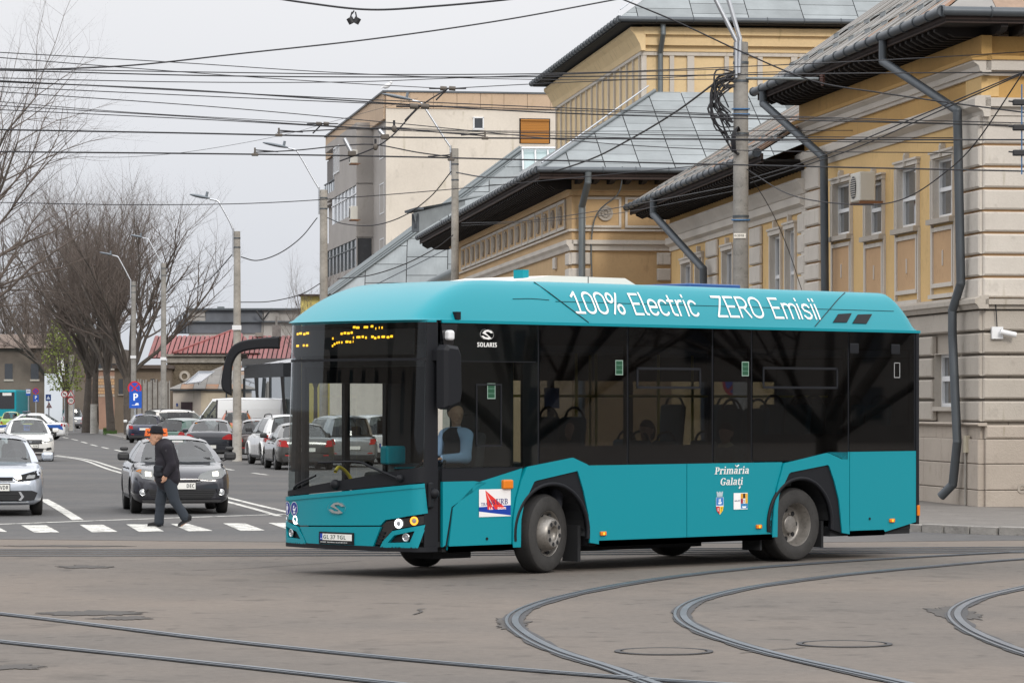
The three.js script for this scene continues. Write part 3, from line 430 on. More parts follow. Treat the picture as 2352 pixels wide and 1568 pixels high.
// --- ornate ochre hall with medallions: long side and front ---
const C = facade(1312, 101, -0.111);
{
  const t = thing('ornate_hall', 'ochre hall with medallion frieze and grey sheet-metal hip roof behind the bus', 'building'); t.applyMatrix4(C.m);
  const s = C.s, Lw = s(1040) , Wf = 3.4, yy = (u, v) => C.y(u, v);
  const z2 = V(0, 0, -1); // front runs towards local -z at x = 0
  const y0 = 0.1, top = 8.5, cor = yy(1312, 436), low = yy(1312, 551);
  mb().bx(0.02, Lw, y0, top, -0.4, -0.02).bx(0.02, 0.4, y0, top, -Wf - 2, -0.4).bx(0.4, Lw, top - 0.1, top, -Wf - 2, -0.4).build('wall', M.ochreC, t);
  { const b = mb(); mould(b, [[-0.05, cor - 0.16], [0.05, cor - 0.16], [0.09, cor - 0.06], [0.15, cor - 0.04], [0.15, cor], [-0.05, cor]], -0.15, Lw); b.bx(-0.15, 0.05, cor - 0.04, cor, -Wf, 0).bx(-0.08, 0.05, cor - 0.16, cor - 0.04, -Wf, 0).build('upper_cornice', M.ochreC, t); }
  { const b = mb(); mould(b, [[-0.05, low - 0.3], [0.05, low - 0.3], [0.09, low - 0.2], [0.16, low - 0.12], [0.16, low], [-0.05, low]], -0.16, Lw); b.bx(-0.16, 0.05, low - 0.12, low, -Wf, 0).bx(-0.07, 0.05, low - 0.3, low - 0.12, -Wf, 0).build('lower_cornice', M.white, t); }
  mb().bx(-0.02, Lw, low + 0.26, low + 0.32, -0.03, 0.07).bx(-0.07, 0.05, low + 0.26, low + 0.32, -Wf, 0.03).build('thin_moulding', M.white, t);
  { // side: 17 framed panels, each with a round medallion
    const n = 17, x0 = s(1300), x1 = s(1061), w = (x1 - x0) / n, pb = low + 0.38, pt = cor - 0.2;
    for (let i = 0; i < n; i++) {
      const a = x0 + i * w + 0.06, b = x0 + (i + 1) * w - 0.06, p = mb().bx(a, b, pb, pt, -0.03, 0.02).build('frieze_panel', M.ochreC, t);
      mb().bx(a, a + 0.09, pb, pt, -0.02, 0.045).bx(b - 0.09, b, pb, pt, -0.02, 0.045).bx(a + 0.09, b - 0.09, pt - 0.09, pt, -0.02, 0.045).bx(a + 0.09, b - 0.09, pb, pb + 0.09, -0.02, 0.045).build('panel_frame', M.white, p);
      const md = mb(); md.ring(0.21, 0.27, 0.09, (a + b) / 2, (pb + pt) / 2, 0.04, 24).disc(0.21, 0.05, (a + b) / 2, (pb + pt) / 2, 0.03, 20); for (let k = 0; k < 8; k++) { const an = k / 8 * 6.283; md.add(new THREE.SphereGeometry(0.055, 6, 5), TRS((a + b) / 2 + Math.cos(an) * 0.12, (pb + pt) / 2 + Math.sin(an) * 0.12, 0.055)); } md.build('medallion', i > 1 ? M.stone : M.mortar, p);
    }
  }
  { // front: two framed panels, one with a big medallion, thick white frames
    const f = u => -(u - 1312) / F * 101, pb = low + 0.36, pt = cor - 0.2;
    for (const [u0, u1, med] of [[1340, 1428, 1391], [1437, 1532, 0]]) {
      const a = f(u0), b = f(u1); const p = mb().bx(-0.02, 0.03, pb, pt, b, a).build('frieze_panel', M.ochreC, t);
      mb().bx(-0.05, 0.02, pb, pt, a - 0.07, a).bx(-0.05, 0.02, pb, pt, b, b + 0.07).bx(-0.05, 0.02, pt - 0.07, pt, b + 0.07, a - 0.07).bx(-0.05, 0.02, pb, pb + 0.07, b + 0.07, a - 0.07).build('panel_frame', M.white, p);
      if (med) { const m = mb(TRS(-0.03, yy(1312, 489), f(med), 0, -Math.PI / 2, 0)); m.ring(0.17, 0.22, 0.07, 0, 0, 0.02, 24).disc(0.17, 0.05, 0, 0, 0.01); for (let k = 0; k < 10; k++) { const an = k / 10 * 6.283; m.add(new THREE.SphereGeometry(0.045, 6, 5), TRS(Math.cos(an) * 0.1, Math.sin(an) * 0.1, 0.035)); } m.add(new THREE.SphereGeometry(0.05, 6, 5), TRS(0, 0, 0.03)); m.build('medallion', M.stone, p); }
    }
    for (const [u0, u1] of [[1312, 1357], [1511, 1543]]) for (let q = low - 0.36; q > 4; q -= 0.46) mb().prism([[0, q - 0.35], [(u1 - u0) / F * 101, q - 0.35], [(u1 - u0) / F * 101, q], [0, q]], 0.1, TRS(-0.07, 0, f(u0), 0, Math.PI / 2, 0), 0.025).build('quoin_block', M.white, t);
    for (let q = low - 0.36; q > 4; q -= 0.46) mb().prism([[0, q - 0.35], [0.9, q - 0.35], [0.9, q], [0, q]], 0.1, TRS(0, 0, -0.03), 0.025).build('quoin_block', M.white, t);
    for (let q = low - 0.36; q > 6; q -= 0.46) mb().prism([[3.4, q - 0.35], [3.95, q - 0.35], [3.95, q], [3.4, q]], 0.1, TRS(0, 0, -0.03), 0.025).build('quoin_block', M.white, t);
  }
  const ov = 1.05, ey = 8.72;
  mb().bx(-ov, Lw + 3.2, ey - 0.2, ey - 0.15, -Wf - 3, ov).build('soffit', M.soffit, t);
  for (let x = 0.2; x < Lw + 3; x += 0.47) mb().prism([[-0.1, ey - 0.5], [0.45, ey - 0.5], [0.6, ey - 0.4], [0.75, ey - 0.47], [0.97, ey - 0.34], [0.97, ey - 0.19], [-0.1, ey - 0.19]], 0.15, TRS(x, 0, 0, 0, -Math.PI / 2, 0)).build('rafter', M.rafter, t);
  for (let z = -0.1; z > -Wf; z -= 0.47) mb().prism([[-0.1, ey - 0.34], [0.5, ey - 0.34], [0.97, ey - 0.26], [0.97, ey - 0.19], [-0.1, ey - 0.19]], 0.15, TRS(0, 0, z, 0, Math.PI, 0)).build('rafter', M.rafter, t);
  mb().bx(-ov, Lw + 3.2, ey - 0.26, ey - 0.02, ov - 0.05, ov).bx(-ov, -ov + 0.05, ey - 0.26, ey - 0.02, -Wf - 3, ov - 0.05).build('fascia', M.fascia, t);
  gutter(t, V(-ov - 0.06, ey, ov + 0.08), V(Lw + 3.2, ey, ov + 0.08)); gutter(t, V(-ov - 0.06, ey, ov + 0.08), V(-ov - 0.06, ey, -Wf - 1.2));
  const roof = sub(t, 'roof'), rise = 2.75, run = 4.2;
  sheets('roof_sheet', [V(-ov, ey, -Wf - 3.6), V(-ov, ey, ov), V(-ov + 5.6, ey + rise, ov - run), V(-ov + 5.6, ey + rise, -Wf - 3.6)], 1.02, 0.72, M.roofs, roof, { thick: 0.025, gap: 0.028, stag: 0.4 });
  sheets('roof_sheet', [V(Lw + 3.2, ey, ov), V(-ov, ey, ov), V(-ov + 5.6, ey + rise, ov - run), V(Lw + 3.2 - 5.6, ey + rise, ov - run)], 1.3, 0.8, M.roofs, roof, { thick: 0.025, gap: 0.03, stag: 0.4 });
  mb().bar(V(-ov, ey + 0.05, ov), V(-ov + 5.6, ey + rise + 0.06, ov - run), 0.06, 8).build('hip_flashing', M.zinc, roof);
  mb().bar(V(-ov + 0.3, ey + 0.22, ov - 0.1), V(-ov + 5.6, ey + rise + 0.2, ov - run + 0.2), 0.025, 6).build('lightning_rod', M.galv, roof);
  downpipe(t, [V(-ov - 0.06, ey - 0.05, -0.35), V(-ov - 0.02, ey - 0.35, -0.35), V(-0.28, ey - 1.0, -0.28), V(-0.26, 0.3, -0.28)], 0.1, M.zinc);
  mb().tube([V(-ov - 0.02, ey + 0.1, -1.35), V(-0.8, ey - 0.6, -1.3), V(-0.22, ey - 1.3, -0.68), V(-0.2, 4, -0.66)], 0.022, 5).build('conduit', M.zinc, t);
  finish(t);
}
// --- tall yellow lantern storey above the hall ---
const Dt = facade(1475, 109, -0.118);
{
  const t = thing('lantern_storey', 'pale yellow upper storey with white framed panels and a grey sheet roof', 'building'); t.applyMatrix4(Dt.m);
  const s = Dt.s, Lw = s(1278), Wf = 8.5, b0 = 9.9, y1 = Dt.y(1475, 118), W = 1.0;
  mb().bx(0.02, Lw, b0, y1 + 0.9, -0.4, -0.02).bx(0.02, 0.4, b0, y1 + 0.9, -Wf, -0.4).bx(0.4, Lw, y1 + 0.5, y1 + 0.6, -Wf, -0.4).build('wall', M.cream, t);
  { const b = mb(); mould(b, [[-0.05, y1], [0.08, y1], [0.12, y1 + 0.18], [0.3, y1 + 0.5], [0.42, y1 + 0.62], [0.42, y1 + 0.72], [-0.05, y1 + 0.72]], -0.4, Lw + 0.4); b.bx(-0.12, 0.05, y1, y1 + 0.18, -Wf, 0).bx(-0.28, 0.05, y1 + 0.18, y1 + 0.5, -Wf, 0).bx(-0.42, 0.05, y1 + 0.5, y1 + 0.72, -Wf, 0).build('cornice', M.cream, t); }
  mb().bx(0, Lw, y1 - 0.1, y1 + 0.01, -0.02, 0.06).bx(-0.08, 0.03, y1 - 0.12, y1 + 0.01, -Wf, 0.06).build('top_moulding', M.white, t);
  { const n = 15, a0 = 0.4, w = (Lw - 0.5) / n; for (let i = 0; i <= n; i++) mb().bx(a0 + i * w - 0.06, a0 + i * w + 0.06, b0, y1 - 0.1, -0.02, 0.045).build('panel_rib', M.white, t); }
  { const ys = yb => 0; const bt = Dt.y(1475, 232); const fz = u => -(u - 1475) / F * 109;
    const us = [1479, 1548, 1586, 1694, 1738, 1797, 1845, 1900]; for (const [u, w] of [[1479, 0.16], [1544, 0.14], [1588, 0.22], [1672, 0.14], [1712, 0.14], [1750, 0.16], [1830, 0.2]]) mb().bx(-0.06, 0.03, bt, y1 - 0.1, fz(u) - w / 2, fz(u) + w / 2).build('pilaster', M.white, t);
    mb().bx(-0.05, 0.03, bt, bt + 0.08, -Wf, 0).build('base_moulding', M.white, t);
    mb().bx(-0.2, 0.02, bt - 0.22, bt, -Wf, 0.1).build('flashing', M.zinc, t);
    downpipe(t, [V(-0.6, y1 + 0.85, fz(1517)), V(-0.6, y1 + 0.5, fz(1517)), V(-0.14, y1 - 0.05, fz(1516)), V(-0.14, bt + 0.05, fz(1516)), V(-0.26, bt - 0.06, fz(1520))], 0.085, M.zinc); }
  const ov = 0.85, ey = y1 + 0.92; gutter(t, V(-ov, ey, ov), V(Lw + 0.6, ey, ov), 0.085, 0.7); gutter(t, V(-ov, ey, ov), V(-ov, ey, -Wf), 0.085, 1.2);
  mb().bx(-ov + 0.03, Lw + 0.5, ey - 0.12, ey - 0.06, -Wf, ov - 0.04).build('soffit', M.soffit, t);
  const roof = sub(t, 'roof'), rise = 3.6, run = 4.8;
  sheets('roof_sheet', [V(-ov, ey, -Wf), V(-ov, ey, ov), V(-ov + run, ey + rise, ov - run), V(-ov + run, ey + rise, -Wf)], 1.75, 0.62, M.roofs, roof, { thick: 0.025, gap: 0.026, stag: 0.45 });
  sheets('roof_sheet', [V(Lw + 0.6, ey, ov), V(-ov, ey, ov), V(-ov + run, ey + rise, ov - run), V(Lw + 0.6 - run, ey + rise, ov - run)], 1.75, 0.8, M.roofs, roof, { thick: 0.025, gap: 0.026, stag: 0.45 });
  const rail = mb(); rail.bar(V(-ov + 0.1, ey + 0.3, ov - 0.05), V(-ov + run, ey + rise + 0.25, ov - run + 0.1), 0.02, 5); for (let i = 0; i < 6; i++) { const k = i / 6; rail.bar(V(-ov + run * k, ey + rise * k, ov - run * k), V(-ov + run * k + 0.05, ey + rise * k + 0.28, ov - run * k), 0.015, 5); } rail.build('lightning_rod', M.galv, roof);
  finish(t);
}
// --- rear hall with a big sheet-metal hip roof, skylight and dormer ---
{
  const t = thing('rear_hall', 'grey sheet-metal hip roof with skylight and dormer between the hall and the apartment block', 'building');
  const roof = sub(t, 'roof');
  sheets('roof_sheet', [at(742, 676, 160), at(1290, 676, 160), at(1290, 338, 166), at(1195, 338, 166)], 1.9, 1.15, M.roofs, roof, { thick: 0.03, gap: 0.035, stag: 0.4 });
  const hip = mb(); for (let i = 0; i < 4; i++) hip.bar(at(738 + i * 7, 676, 159.9 - i * 0.02), at(1194 + i * 7, 337 + i * 3, 165.9), 0.06 + (i === 1 ? 0.05 : 0), 6); hip.build('hip_flashing', M.zinc, roof);
  mb().bar(at(1060, 617, 150), at(985, 655, 158), 0.25, 6).build('ridge_flashing', M.zinc, roof);
  const a = at(742, 676, 160.4), b = at(1290, 676, 160.4); mb().bx(a.x + 0.3, b.x, 0, a.y - 0.05, a.z - 9, a.z).build('wall', M.white, t);
  const sl = sub(t, 'skylight'); for (let i = 0; i < 3; i++) { const u = 1203 + i * 29; mb().quad(at(u, 388, 164.6), at(u + 26, 388, 164.6), at(u + 24, 342, 165.4), at(u - 2, 342, 165.4)).build('pane', P(lin(0.35, 0.45, 0.46), 0.08, { clearcoat: 1 }), sl); } const f = mb(); for (let i = 0; i < 4; i++) f.bar(at(1202 + i * 29, 390, 164.5), at(1200 + i * 29, 340, 165.3), 0.05, 4); f.bar(at(1198, 340, 165.2), at(1290, 340, 165.2), 0.06, 4); f.build('frame', M.upvc, sl);
  const d = sub(t, 'dormer'); mb().quad(at(949, 489, 155.5), at(1068, 452, 160), at(1120, 448, 162), at(955, 478, 155)).quad(at(949, 489, 155.5), at(960, 535, 156), at(1068, 470, 160), at(1068, 452, 160)).build('dormer_roof', M.roofs[3], d);
  mb().beam(at(936, 487, 155.5), at(966, 478, 155), 0.4, 0.1).build('dormer_fascia', M.zincDark, d); const c0 = at(948, 490, 155.8), c1 = at(955, 532, 156); mb().bx(c0.x - 0.05, c0.x + 0.28, c1.y, c0.y, c0.z - 0.6, c0.z).build('dormer_wall', M.zincDark, d); mb().bx(c0.x + 0.06, c0.x + 0.18, c1.y + 0.15, c0.y - 0.1, c0.z, c0.z + 0.03).build('dormer_window', M.glassDark, d);
  mb().bar(at(1058, 660, 150), at(1110, 575, 150), 0.035, 5).bar(at(860, 655, 150), at(1050, 560, 150), 0.02, 5).build('stay_rod', M.zincDark, t);
}
// --- apartment block ---
const G = facade(886, 190, -0.152);
{
  const t = thing('apartment_block', 'tall beige apartment block with glazed balconies and a blank pale gable wall', 'building'); t.applyMatrix4(G.m);
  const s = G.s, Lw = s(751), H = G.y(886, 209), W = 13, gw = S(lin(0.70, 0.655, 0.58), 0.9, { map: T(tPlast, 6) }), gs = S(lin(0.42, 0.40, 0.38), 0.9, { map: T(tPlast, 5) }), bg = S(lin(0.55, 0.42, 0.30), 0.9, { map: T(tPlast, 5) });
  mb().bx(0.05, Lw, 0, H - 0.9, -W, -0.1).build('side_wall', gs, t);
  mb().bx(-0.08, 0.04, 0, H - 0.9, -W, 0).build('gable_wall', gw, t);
  for (let i = 0; i < 10; i++) mb().bx(-0.14, 0.2, H - 0.93, H - 0.05, -W + i * 1.3 + 0.01, -W + (i + 1) * 1.3 - 0.01).build('parapet_panel', bg, t);
  for (let i = 0; i < 8; i++) mb().bx(0.2 + i * (Lw - 0.2) / 8, 0.2 + (i + 1) * (Lw - 0.2) / 8 - 0.02, H - 1.5, H - 0.05, -0.3, 0.1).build('parapet_panel', bg, t);
  mb().bx(-0.2, Lw, H - 0.06, H + 0.03, -W, 0.2).build('roof_edge', M.zincDark, t);
  const zf = u => -(u - 886) / F * 190;
  { const y = v => EYE + (HOR - v) / F * 190; const w = sub(t, 'blind_window'); mb().bx(-0.1, -0.05, y(326), y(268), zf(1268), zf(1196)).build('recess', M.soffit, w); const sl = S(lin(0.42, 0.17, 0.02), 0.6); for (let i = 0; i < 15; i++) { const a = y(325) + i * (y(270) - y(325)) / 15; mb().bx(-0.17 - (i === 14 ? 0.08 : 0), -0.08, a, a + 0.078, zf(1265), zf(1199)).build('slat', sl, w); } }
  { const y = v => EYE + (HOR - v) / F * 190; const w = mb().bx(-0.1, -0.07, y(294), y(267), zf(1112), zf(1089)).build('window', M.glassDark, t); mb().bx(-0.14, -0.06, y(296), y(292), zf(1113), zf(1087)).bx(-0.14, -0.06, y(269), y(266), zf(1113), zf(1087)).bx(-0.14, -0.06, y(294), y(267), zf(1091), zf(1088)).bx(-0.14, -0.06, y(294), y(267), zf(1113), zf(1110)).build('frame', M.upvc, w); }
  // street side: bays and glazed balconies, three storeys in view
  const wm = M.upvc, dk = S(lin(0.16, 0.15, 0.145), 0.8);
  for (let i = 0; i < 5; i++) {
    const y0 = H - 1.5 - 3.05 * (i + 1) + 0.35, bay = sub(t, 'balcony');
    const a = s(853), b = s(822), c = s(800), e = s(778), g = s(751);
    mb().bx(a, c, y0, y0 + 1.0, -0.1, 0.85).bx(a, a + 0.15, y0 + 1.0, y0 + 2.7, -0.1, 0.85).bx(a, e, y0 + 2.6, y0 + 3.05, -0.1, 0.85).build('parapet', gs, bay);
    if (i === 0) { mb().bx(a + 0.15, c, y0 + 1, y0 + 2.6, -0.1, 0.85).build('bay_wall', gs, bay); for (const x of [c - 3, c - 1.2]) winPart(bay, x, x + 1.5, y0 + 0.9, y0 + 2.5, 0.86, { depth: 0.0, mull: [0.5], trans: 0, frame: 0.08 }); const rg = mb(); for (let x = e; x < g; x += 1.3) { mb().bx(x + 0.05, x + 1.22, y0 - 0.1, y0 + 0.95, 0.15, 0.18).build('railing_panel', P(lin(0.45, 0.5, 0.54), 0.2), bay); rg.bx(x, x + 0.05, y0 - 0.2, y0 + 1.1, 0.14, 0.2); } rg.bx(e, g, y0 + 1.05, y0 + 1.12, 0.13, 0.21).build('railing', M.zincDark, bay); mb().bx(e, g, y0 - 0.35, y0 - 0.2, -0.1, 0.25).build('slab', gs, bay); mb().bx(e, g, y0 + 1.2, y0 + 2.6, -0.15, 0.0).build('loggia_wall', dk, bay); winPart(bay, e + 1.0, e + 2.6, y0 + 0.2, y0 + 2.1, 0.05, { depth: 0, mull: [0.5], trans: 0, frame: 0.08 }); }
    else {
      const n = i === 2 ? 9 : 7, x0 = a + 0.15, x1 = i === 1 ? c + 2 : e + 1, w = (x1 - x0) / n;
      mb().bx(c, x1, y0, y0 + 1.0, -0.1, 0.85).build('parapet', gs, bay);
      for (let k = 0; k < n; k++) { const q = mb().bx(x0 + k * w, x0 + (k + 1) * w, y0 + 1.0, y0 + 2.6, 0.76, 0.78).build('pane', i === 2 ? P(lin(0.07, 0.075, 0.08), 0.15) : P(lin(0.3, 0.33, 0.36), 0.08, { clearcoat: 1 }), bay); mb().bx(x0 + k * w, x0 + k * w + 0.09, y0 + 1.0, y0 + 2.6, 0.74, 0.85).bx(x0 + k * w + 0.09, x0 + (k + 1) * w, y0 + 2.1, y0 + 2.16, 0.74, 0.84).build('frame', i === 2 ? M.zinc : wm, q); }
      if (i === 2) mb().bx(a - 0.02, a + 0.02, y0 + 0.9, y0 + 2.6, 0, 0.8).build('pane', M.glassDark, bay);
      winPart(bay, x1 + 0.8, x1 + 2.6, y0 + 0.9, y0 + 2.5, 0.02, { depth: 0.05, mull: [0.5], trans: 0, frame: 0.08 });
    }
    winPart(bay, s(878), s(868), y0 + 0.7, y0 + 2.4, -0.06, { depth: 0.06, mull: null, trans: 0, frame: 0.07 });
  }
  finish(t);
  const P2 = (u, v) => V(s(u), G.y(u, v), -1.15).applyMatrix4(t.matrixWorld); acUnit('small air conditioner high on the side of the apartment block', P2(858, 376), -Math.PI / 2 + 0.15, 0.95, 0.75, 0.4); acUnit('air conditioner lower on the side of the apartment block, right of the glazed balcony', P2(858, 505), -Math.PI / 2 + 0.15, 0.95, 0.75, 0.4);
}
// --- low buildings behind the parked cars ---
function frontal(z) { return { x: u => (u - 1176) / F * z, y: v => EYE + (HOR - v) / F * z, z: -z }; }
{ // flat-roofed grey hall
  const q = frontal(300), t = thing('grey_hall', 'long grey flat-roofed hall seen above the red roof', 'building'); const g1 = S(lin(0.13, 0.14, 0.16), 0.7, { map: tMotB }), g2 = S(lin(0.42, 0.40, 0.38), 0.8, { map: tMotB });
  mb().bx(q.x(433), q.x(760), 0, q.y(712), q.z - 20, q.z).build('wall', g2, t);
  for (const [a, b, c, d, m] of [[472, 602, 712, 737, g1], [433, 470, 712, 726, g2], [433, 600, 740, 765, g1], [606, 640, 716, 740, g2]]) mb().bx(q.x(a), q.x(b), q.y(d), q.y(c), q.z, q.z + 0.15).build('cladding_panel', m, t);
  mb().bx(q.x(430), q.x(760), q.y(712), q.y(708), q.z - 20, q.z + 0.6).bx(q.x(433), q.x(760), q.y(740), q.y(737), q.z, q.z + 0.5).build('roof_edge', M.zincDark, t);
  const L = mb(); for (let i = 0; i < 4; i++) L.bx(q.x(398 + i * 10), q.x(402 + i * 10), q.y(765), q.y(728 - i * 5), q.z - 3 + i, q.z - 2.6 + i); L.bx(q.x(396), q.x(433), q.y(765), q.y(735), q.z - 3, q.z - 2.8).build('side_fin', g1, t);
  mb().bx(q.x(487), q.x(502), q.y(708), q.y(700), q.z - 6, q.z - 5).build('roof_vent', M.zinc, t);
  const f = mb(); f.bx(q.x(605), q.x(606.5), q.y(766), q.y(712), q.z + 1, q.z + 1.05).bar(V(q.x(605), q.y(736), q.z + 1), V(q.x(590), q.y(714), q.z + 1), 0.08).bar(V(q.x(605), q.y(736), q.z + 1), V(q.x(623), q.y(712), q.z + 1), 0.08).build('steel_bracket', M.black, t);
}
{ // red-roofed building with a round window
  const q = frontal(234), t = thing('red_roof_house', 'brown rendered building with red ribbed roof and a round window', 'building');
  const red = [0.9, 1, 1.12].map(k => S(lin(0.29 * k, 0.085 * k, 0.08 * k), 0.55, { map: tRf })), br = S(lin(0.20, 0.165, 0.12), 0.95, { map: tMotB, bumpMap: T(tBump2, 1.6), bumpScale: 0.12 });
  mb().bx(q.x(383), q.x(516), 0, q.y(833), q.z - 10, q.z).build('wall', br, t);
  mb().bx(q.x(380), q.x(518), q.y(833), q.y(829), q.z - 10, q.z + 0.2).bx(q.x(383), q.x(514), q.y(829), q.y(818), q.z - 10, q.z + 0.05).bx(q.x(380), q.x(518), q.y(818), q.y(813), q.z - 10, q.z + 0.3).build('cornice', M.concrete, t);
  mb().bx(q.x(518), q.x(700), 0, q.y(813), q.z - 10, q.z - 1).build('side_wing_wall', M.concrete, t);
  const r = sub(t, 'roof'), y0 = q.y(813), y1 = q.y(754), zb = q.z - 4, rib = { thick: 0.06, gap: 0.08, jitter: 0.01 };
  sheets('roof_sheet', [V(q.x(398), y0, q.z + 0.4), V(q.x(600), y0, q.z + 0.4), V(q.x(534), y1, zb), V(q.x(528), y1, zb)], 0.32, 9, red, r, rib);
  sheets('roof_sheet', [V(q.x(570), q.y(826), q.z + 1.2), V(q.x(700), q.y(826), q.z + 1.2), V(q.x(700), q.y(770), zb), V(q.x(560), q.y(770), zb)], 0.32, 9, red, r, rib);
  sheets('roof_sheet', [V(q.x(330), q.y(822), q.z - 2), V(q.x(470), q.y(822), q.z - 2), V(q.x(470), q.y(768), q.z - 7), V(q.x(330), q.y(768), q.z - 7)], 0.32, 9, red, r, rib);
  mb().bar(V(q.x(398), y0 + 0.1, q.z + 0.4), V(q.x(530), y1 + 0.06, zb), 0.07, 6).build('ridge_cap', red[2], r);
  mb().bx(q.x(616), q.x(636), q.y(770), q.y(743), zb, zb + 0.4).bx(q.x(623), q.x(628), q.y(743), q.y(722), zb + 0.1, zb + 0.25).build('chimney', M.concreteDark, r); mb().bx(q.x(577), q.x(595), q.y(770), q.y(761), zb, zb + 0.4).build('roof_box', M.concrete, r);
  const w = mb().disc(q.x(436.5) - q.x(423.5), 0.06, q.x(423.5), q.y(864), q.z + 0.06, 28).build('round_window', M.stone, t); mb().ring(0.2, 0.3, 0.2, q.x(423.5), q.y(864), q.z + 0.1, 28).build('rim', M.white, w); mb().disc(0.2, 0.03, q.x(423.5), q.y(864), q.z + 0.12, 24).build('pane', br, w);
}
{ // small garage house with rusty roof and solar panel
  const q = frontal(209), t = thing('garage', 'small cream garage with brown door and rusty sheet roof', 'building'); const w1 = S(lin(0.50, 0.46, 0.41), 0.9, { map: tPl }), w2 = S(lin(0.62, 0.55, 0.43), 0.9, { map: tPl });
  const ey = q.y(896);
  mb().bx(q.x(396.5), q.x(461), 0, ey, q.z - 6, q.z).build('wall', w1, t); mb().bx(q.x(461) + 0.002, q.x(590), 0, ey, q.z - 6, q.z + 0.02).build('wall', w2, t);
  mb().quad(V(q.x(385), 0, q.z - 4), V(q.x(396.5), 0, q.z), V(q.x(396.5), ey, q.z), V(q.x(385), ey - 0.05, q.z - 4)).build('side_wall', w1, t);
  mb().bx(q.x(415), q.x(441.5), 0, q.y(923), q.z, q.z + 0.04).build('door', S(lin(0.045, 0.025, 0.03), 0.6), t); mb().bx(q.x(404), q.x(408), q.y(933), q.y(926), q.z, q.z + 0.03).build('number_plate', S(lin(0.02, 0.05, 0.2), 0.5), t);
  mb().bx(q.x(390), q.x(590), ey - 0.02, ey + 0.09, q.z - 0.1, q.z + 0.25).build('gutter', M.zincDark, t); mb().bar(V(q.x(520), ey, q.z + 0.1), V(q.x(520), 0.2, q.z + 0.1), 0.05).bar(V(q.x(384), ey - 0.1, q.z - 3.8), V(q.x(384), 0.2, q.z - 3.8), 0.05).build('downpipe', M.zincDark, t);
  const r = sub(t, 'roof'); sheets('roof_sheet', [V(q.x(386), ey + 0.06, q.z + 0.3), V(q.x(590), ey + 0.06, q.z + 0.3), V(q.x(590), q.y(822), q.z - 4.6), V(q.x(516), q.y(834), q.z - 4)], 0.75, 0.8, [M.old[1], M.old[2], M.old[6]], r, { thick: 0.02, gap: 0.02 });
  const sp = thing('solar_collector', 'dark blue solar panel tilted on the garage roof', 'solar panel', V(0, 0, 0)); mb().quad(at(423, 881, 205.7), at(460, 877, 203.9), at(492, 853, 207.7), at(456, 853, 209.0)).build('cells', P(lin(0.04, 0.06, 0.11), 0.15, { clearcoat: 1 }), sp); mb().bar(at(423, 881, 205.7), at(460, 877, 203.9), 0.03).bar(at(460, 877, 203.9), at(492, 853, 207.7), 0.03).bar(at(492, 853, 207.7), at(456, 853, 209.0), 0.03).bar(at(456, 853, 209.0), at(423, 881, 205.7), 0.03).build('frame', M.galv, sp); mb().bar(at(455, 877, 204.2), at(455, 884, 204.5), 0.02).bar(at(486, 858, 207.1), at(486, 866, 207.7), 0.02).build('bracket', M.galv, sp);
}
{ // glass showroom with dark fascia
  const t = thing('glass_showroom', 'curved glass showroom with a dark panelled fascia behind the parked cars', 'building'); const n = 22, pt = i => { const u = 560 + i * 30, k = Math.min(1, i / 4), z = 197 - 12 * Math.sin(k * Math.PI / 2) - i * 0.15; return { u, z, p: (y) => V((u - 1176) / F * z, y, -z) }; };
  const top = 4.2, bot = 3.45, gl = P(lin(0.10, 0.12, 0.13), 0.05, { clearcoat: 1 }), fa = [0.8, 1, 1.5].map(k => S(lin(0.028 * k, 0.032 * k, 0.038 * k), 0.35, { metalness: 0.3 }));
  for (let i = 0; i < n; i++) { const a = pt(i), b = pt(i + 1); const q = mb(); q.quad(a.p(bot), b.p(bot), b.p(top + 0.02), a.p(top)); q.quad(a.p(bot), a.p(top), b.p(top), b.p(bot)); q.build('fascia_panel', fa[i % 3], t); mb().quad(a.p(0.1), b.p(0.1), b.p(bot), a.p(bot)).build('pane', gl, t); mb().beam(a.p(0.1), a.p(bot), 0.12, 0.12).build('mullion', M.black, t); if (i % 2) mb().beam(a.p(0.1).add(V(0.25, 0, 1)), a.p(bot).add(V(0, 0, 1)), 0.16, 0.16).build('column', M.black, t); }
  const a = pt(0), b = pt(n); mb().bx(a.p(0).x, b.p(0).x, 4.05, 4.14, -225, -196).bx(a.p(0).x + 0.3, b.p(0).x, 0, 4.04, -225, -206).build('roof', M.zincDark, t);
  const rm = [P(lin(0.05, 0.07, 0.13), 0.2, { clearcoat: 1 })]; const sp = thing('solar_array', 'row of blue solar panels on the showroom roof beside the concrete pole', 'solar panels'); sheets('cell_panel', [at(553, 852, 198), at(720, 846, 197), at(720, 821, 206), at(556, 823, 206)], 0.62, 0.55, rm, sp, { thick: 0.03, gap: 0.04 });
}
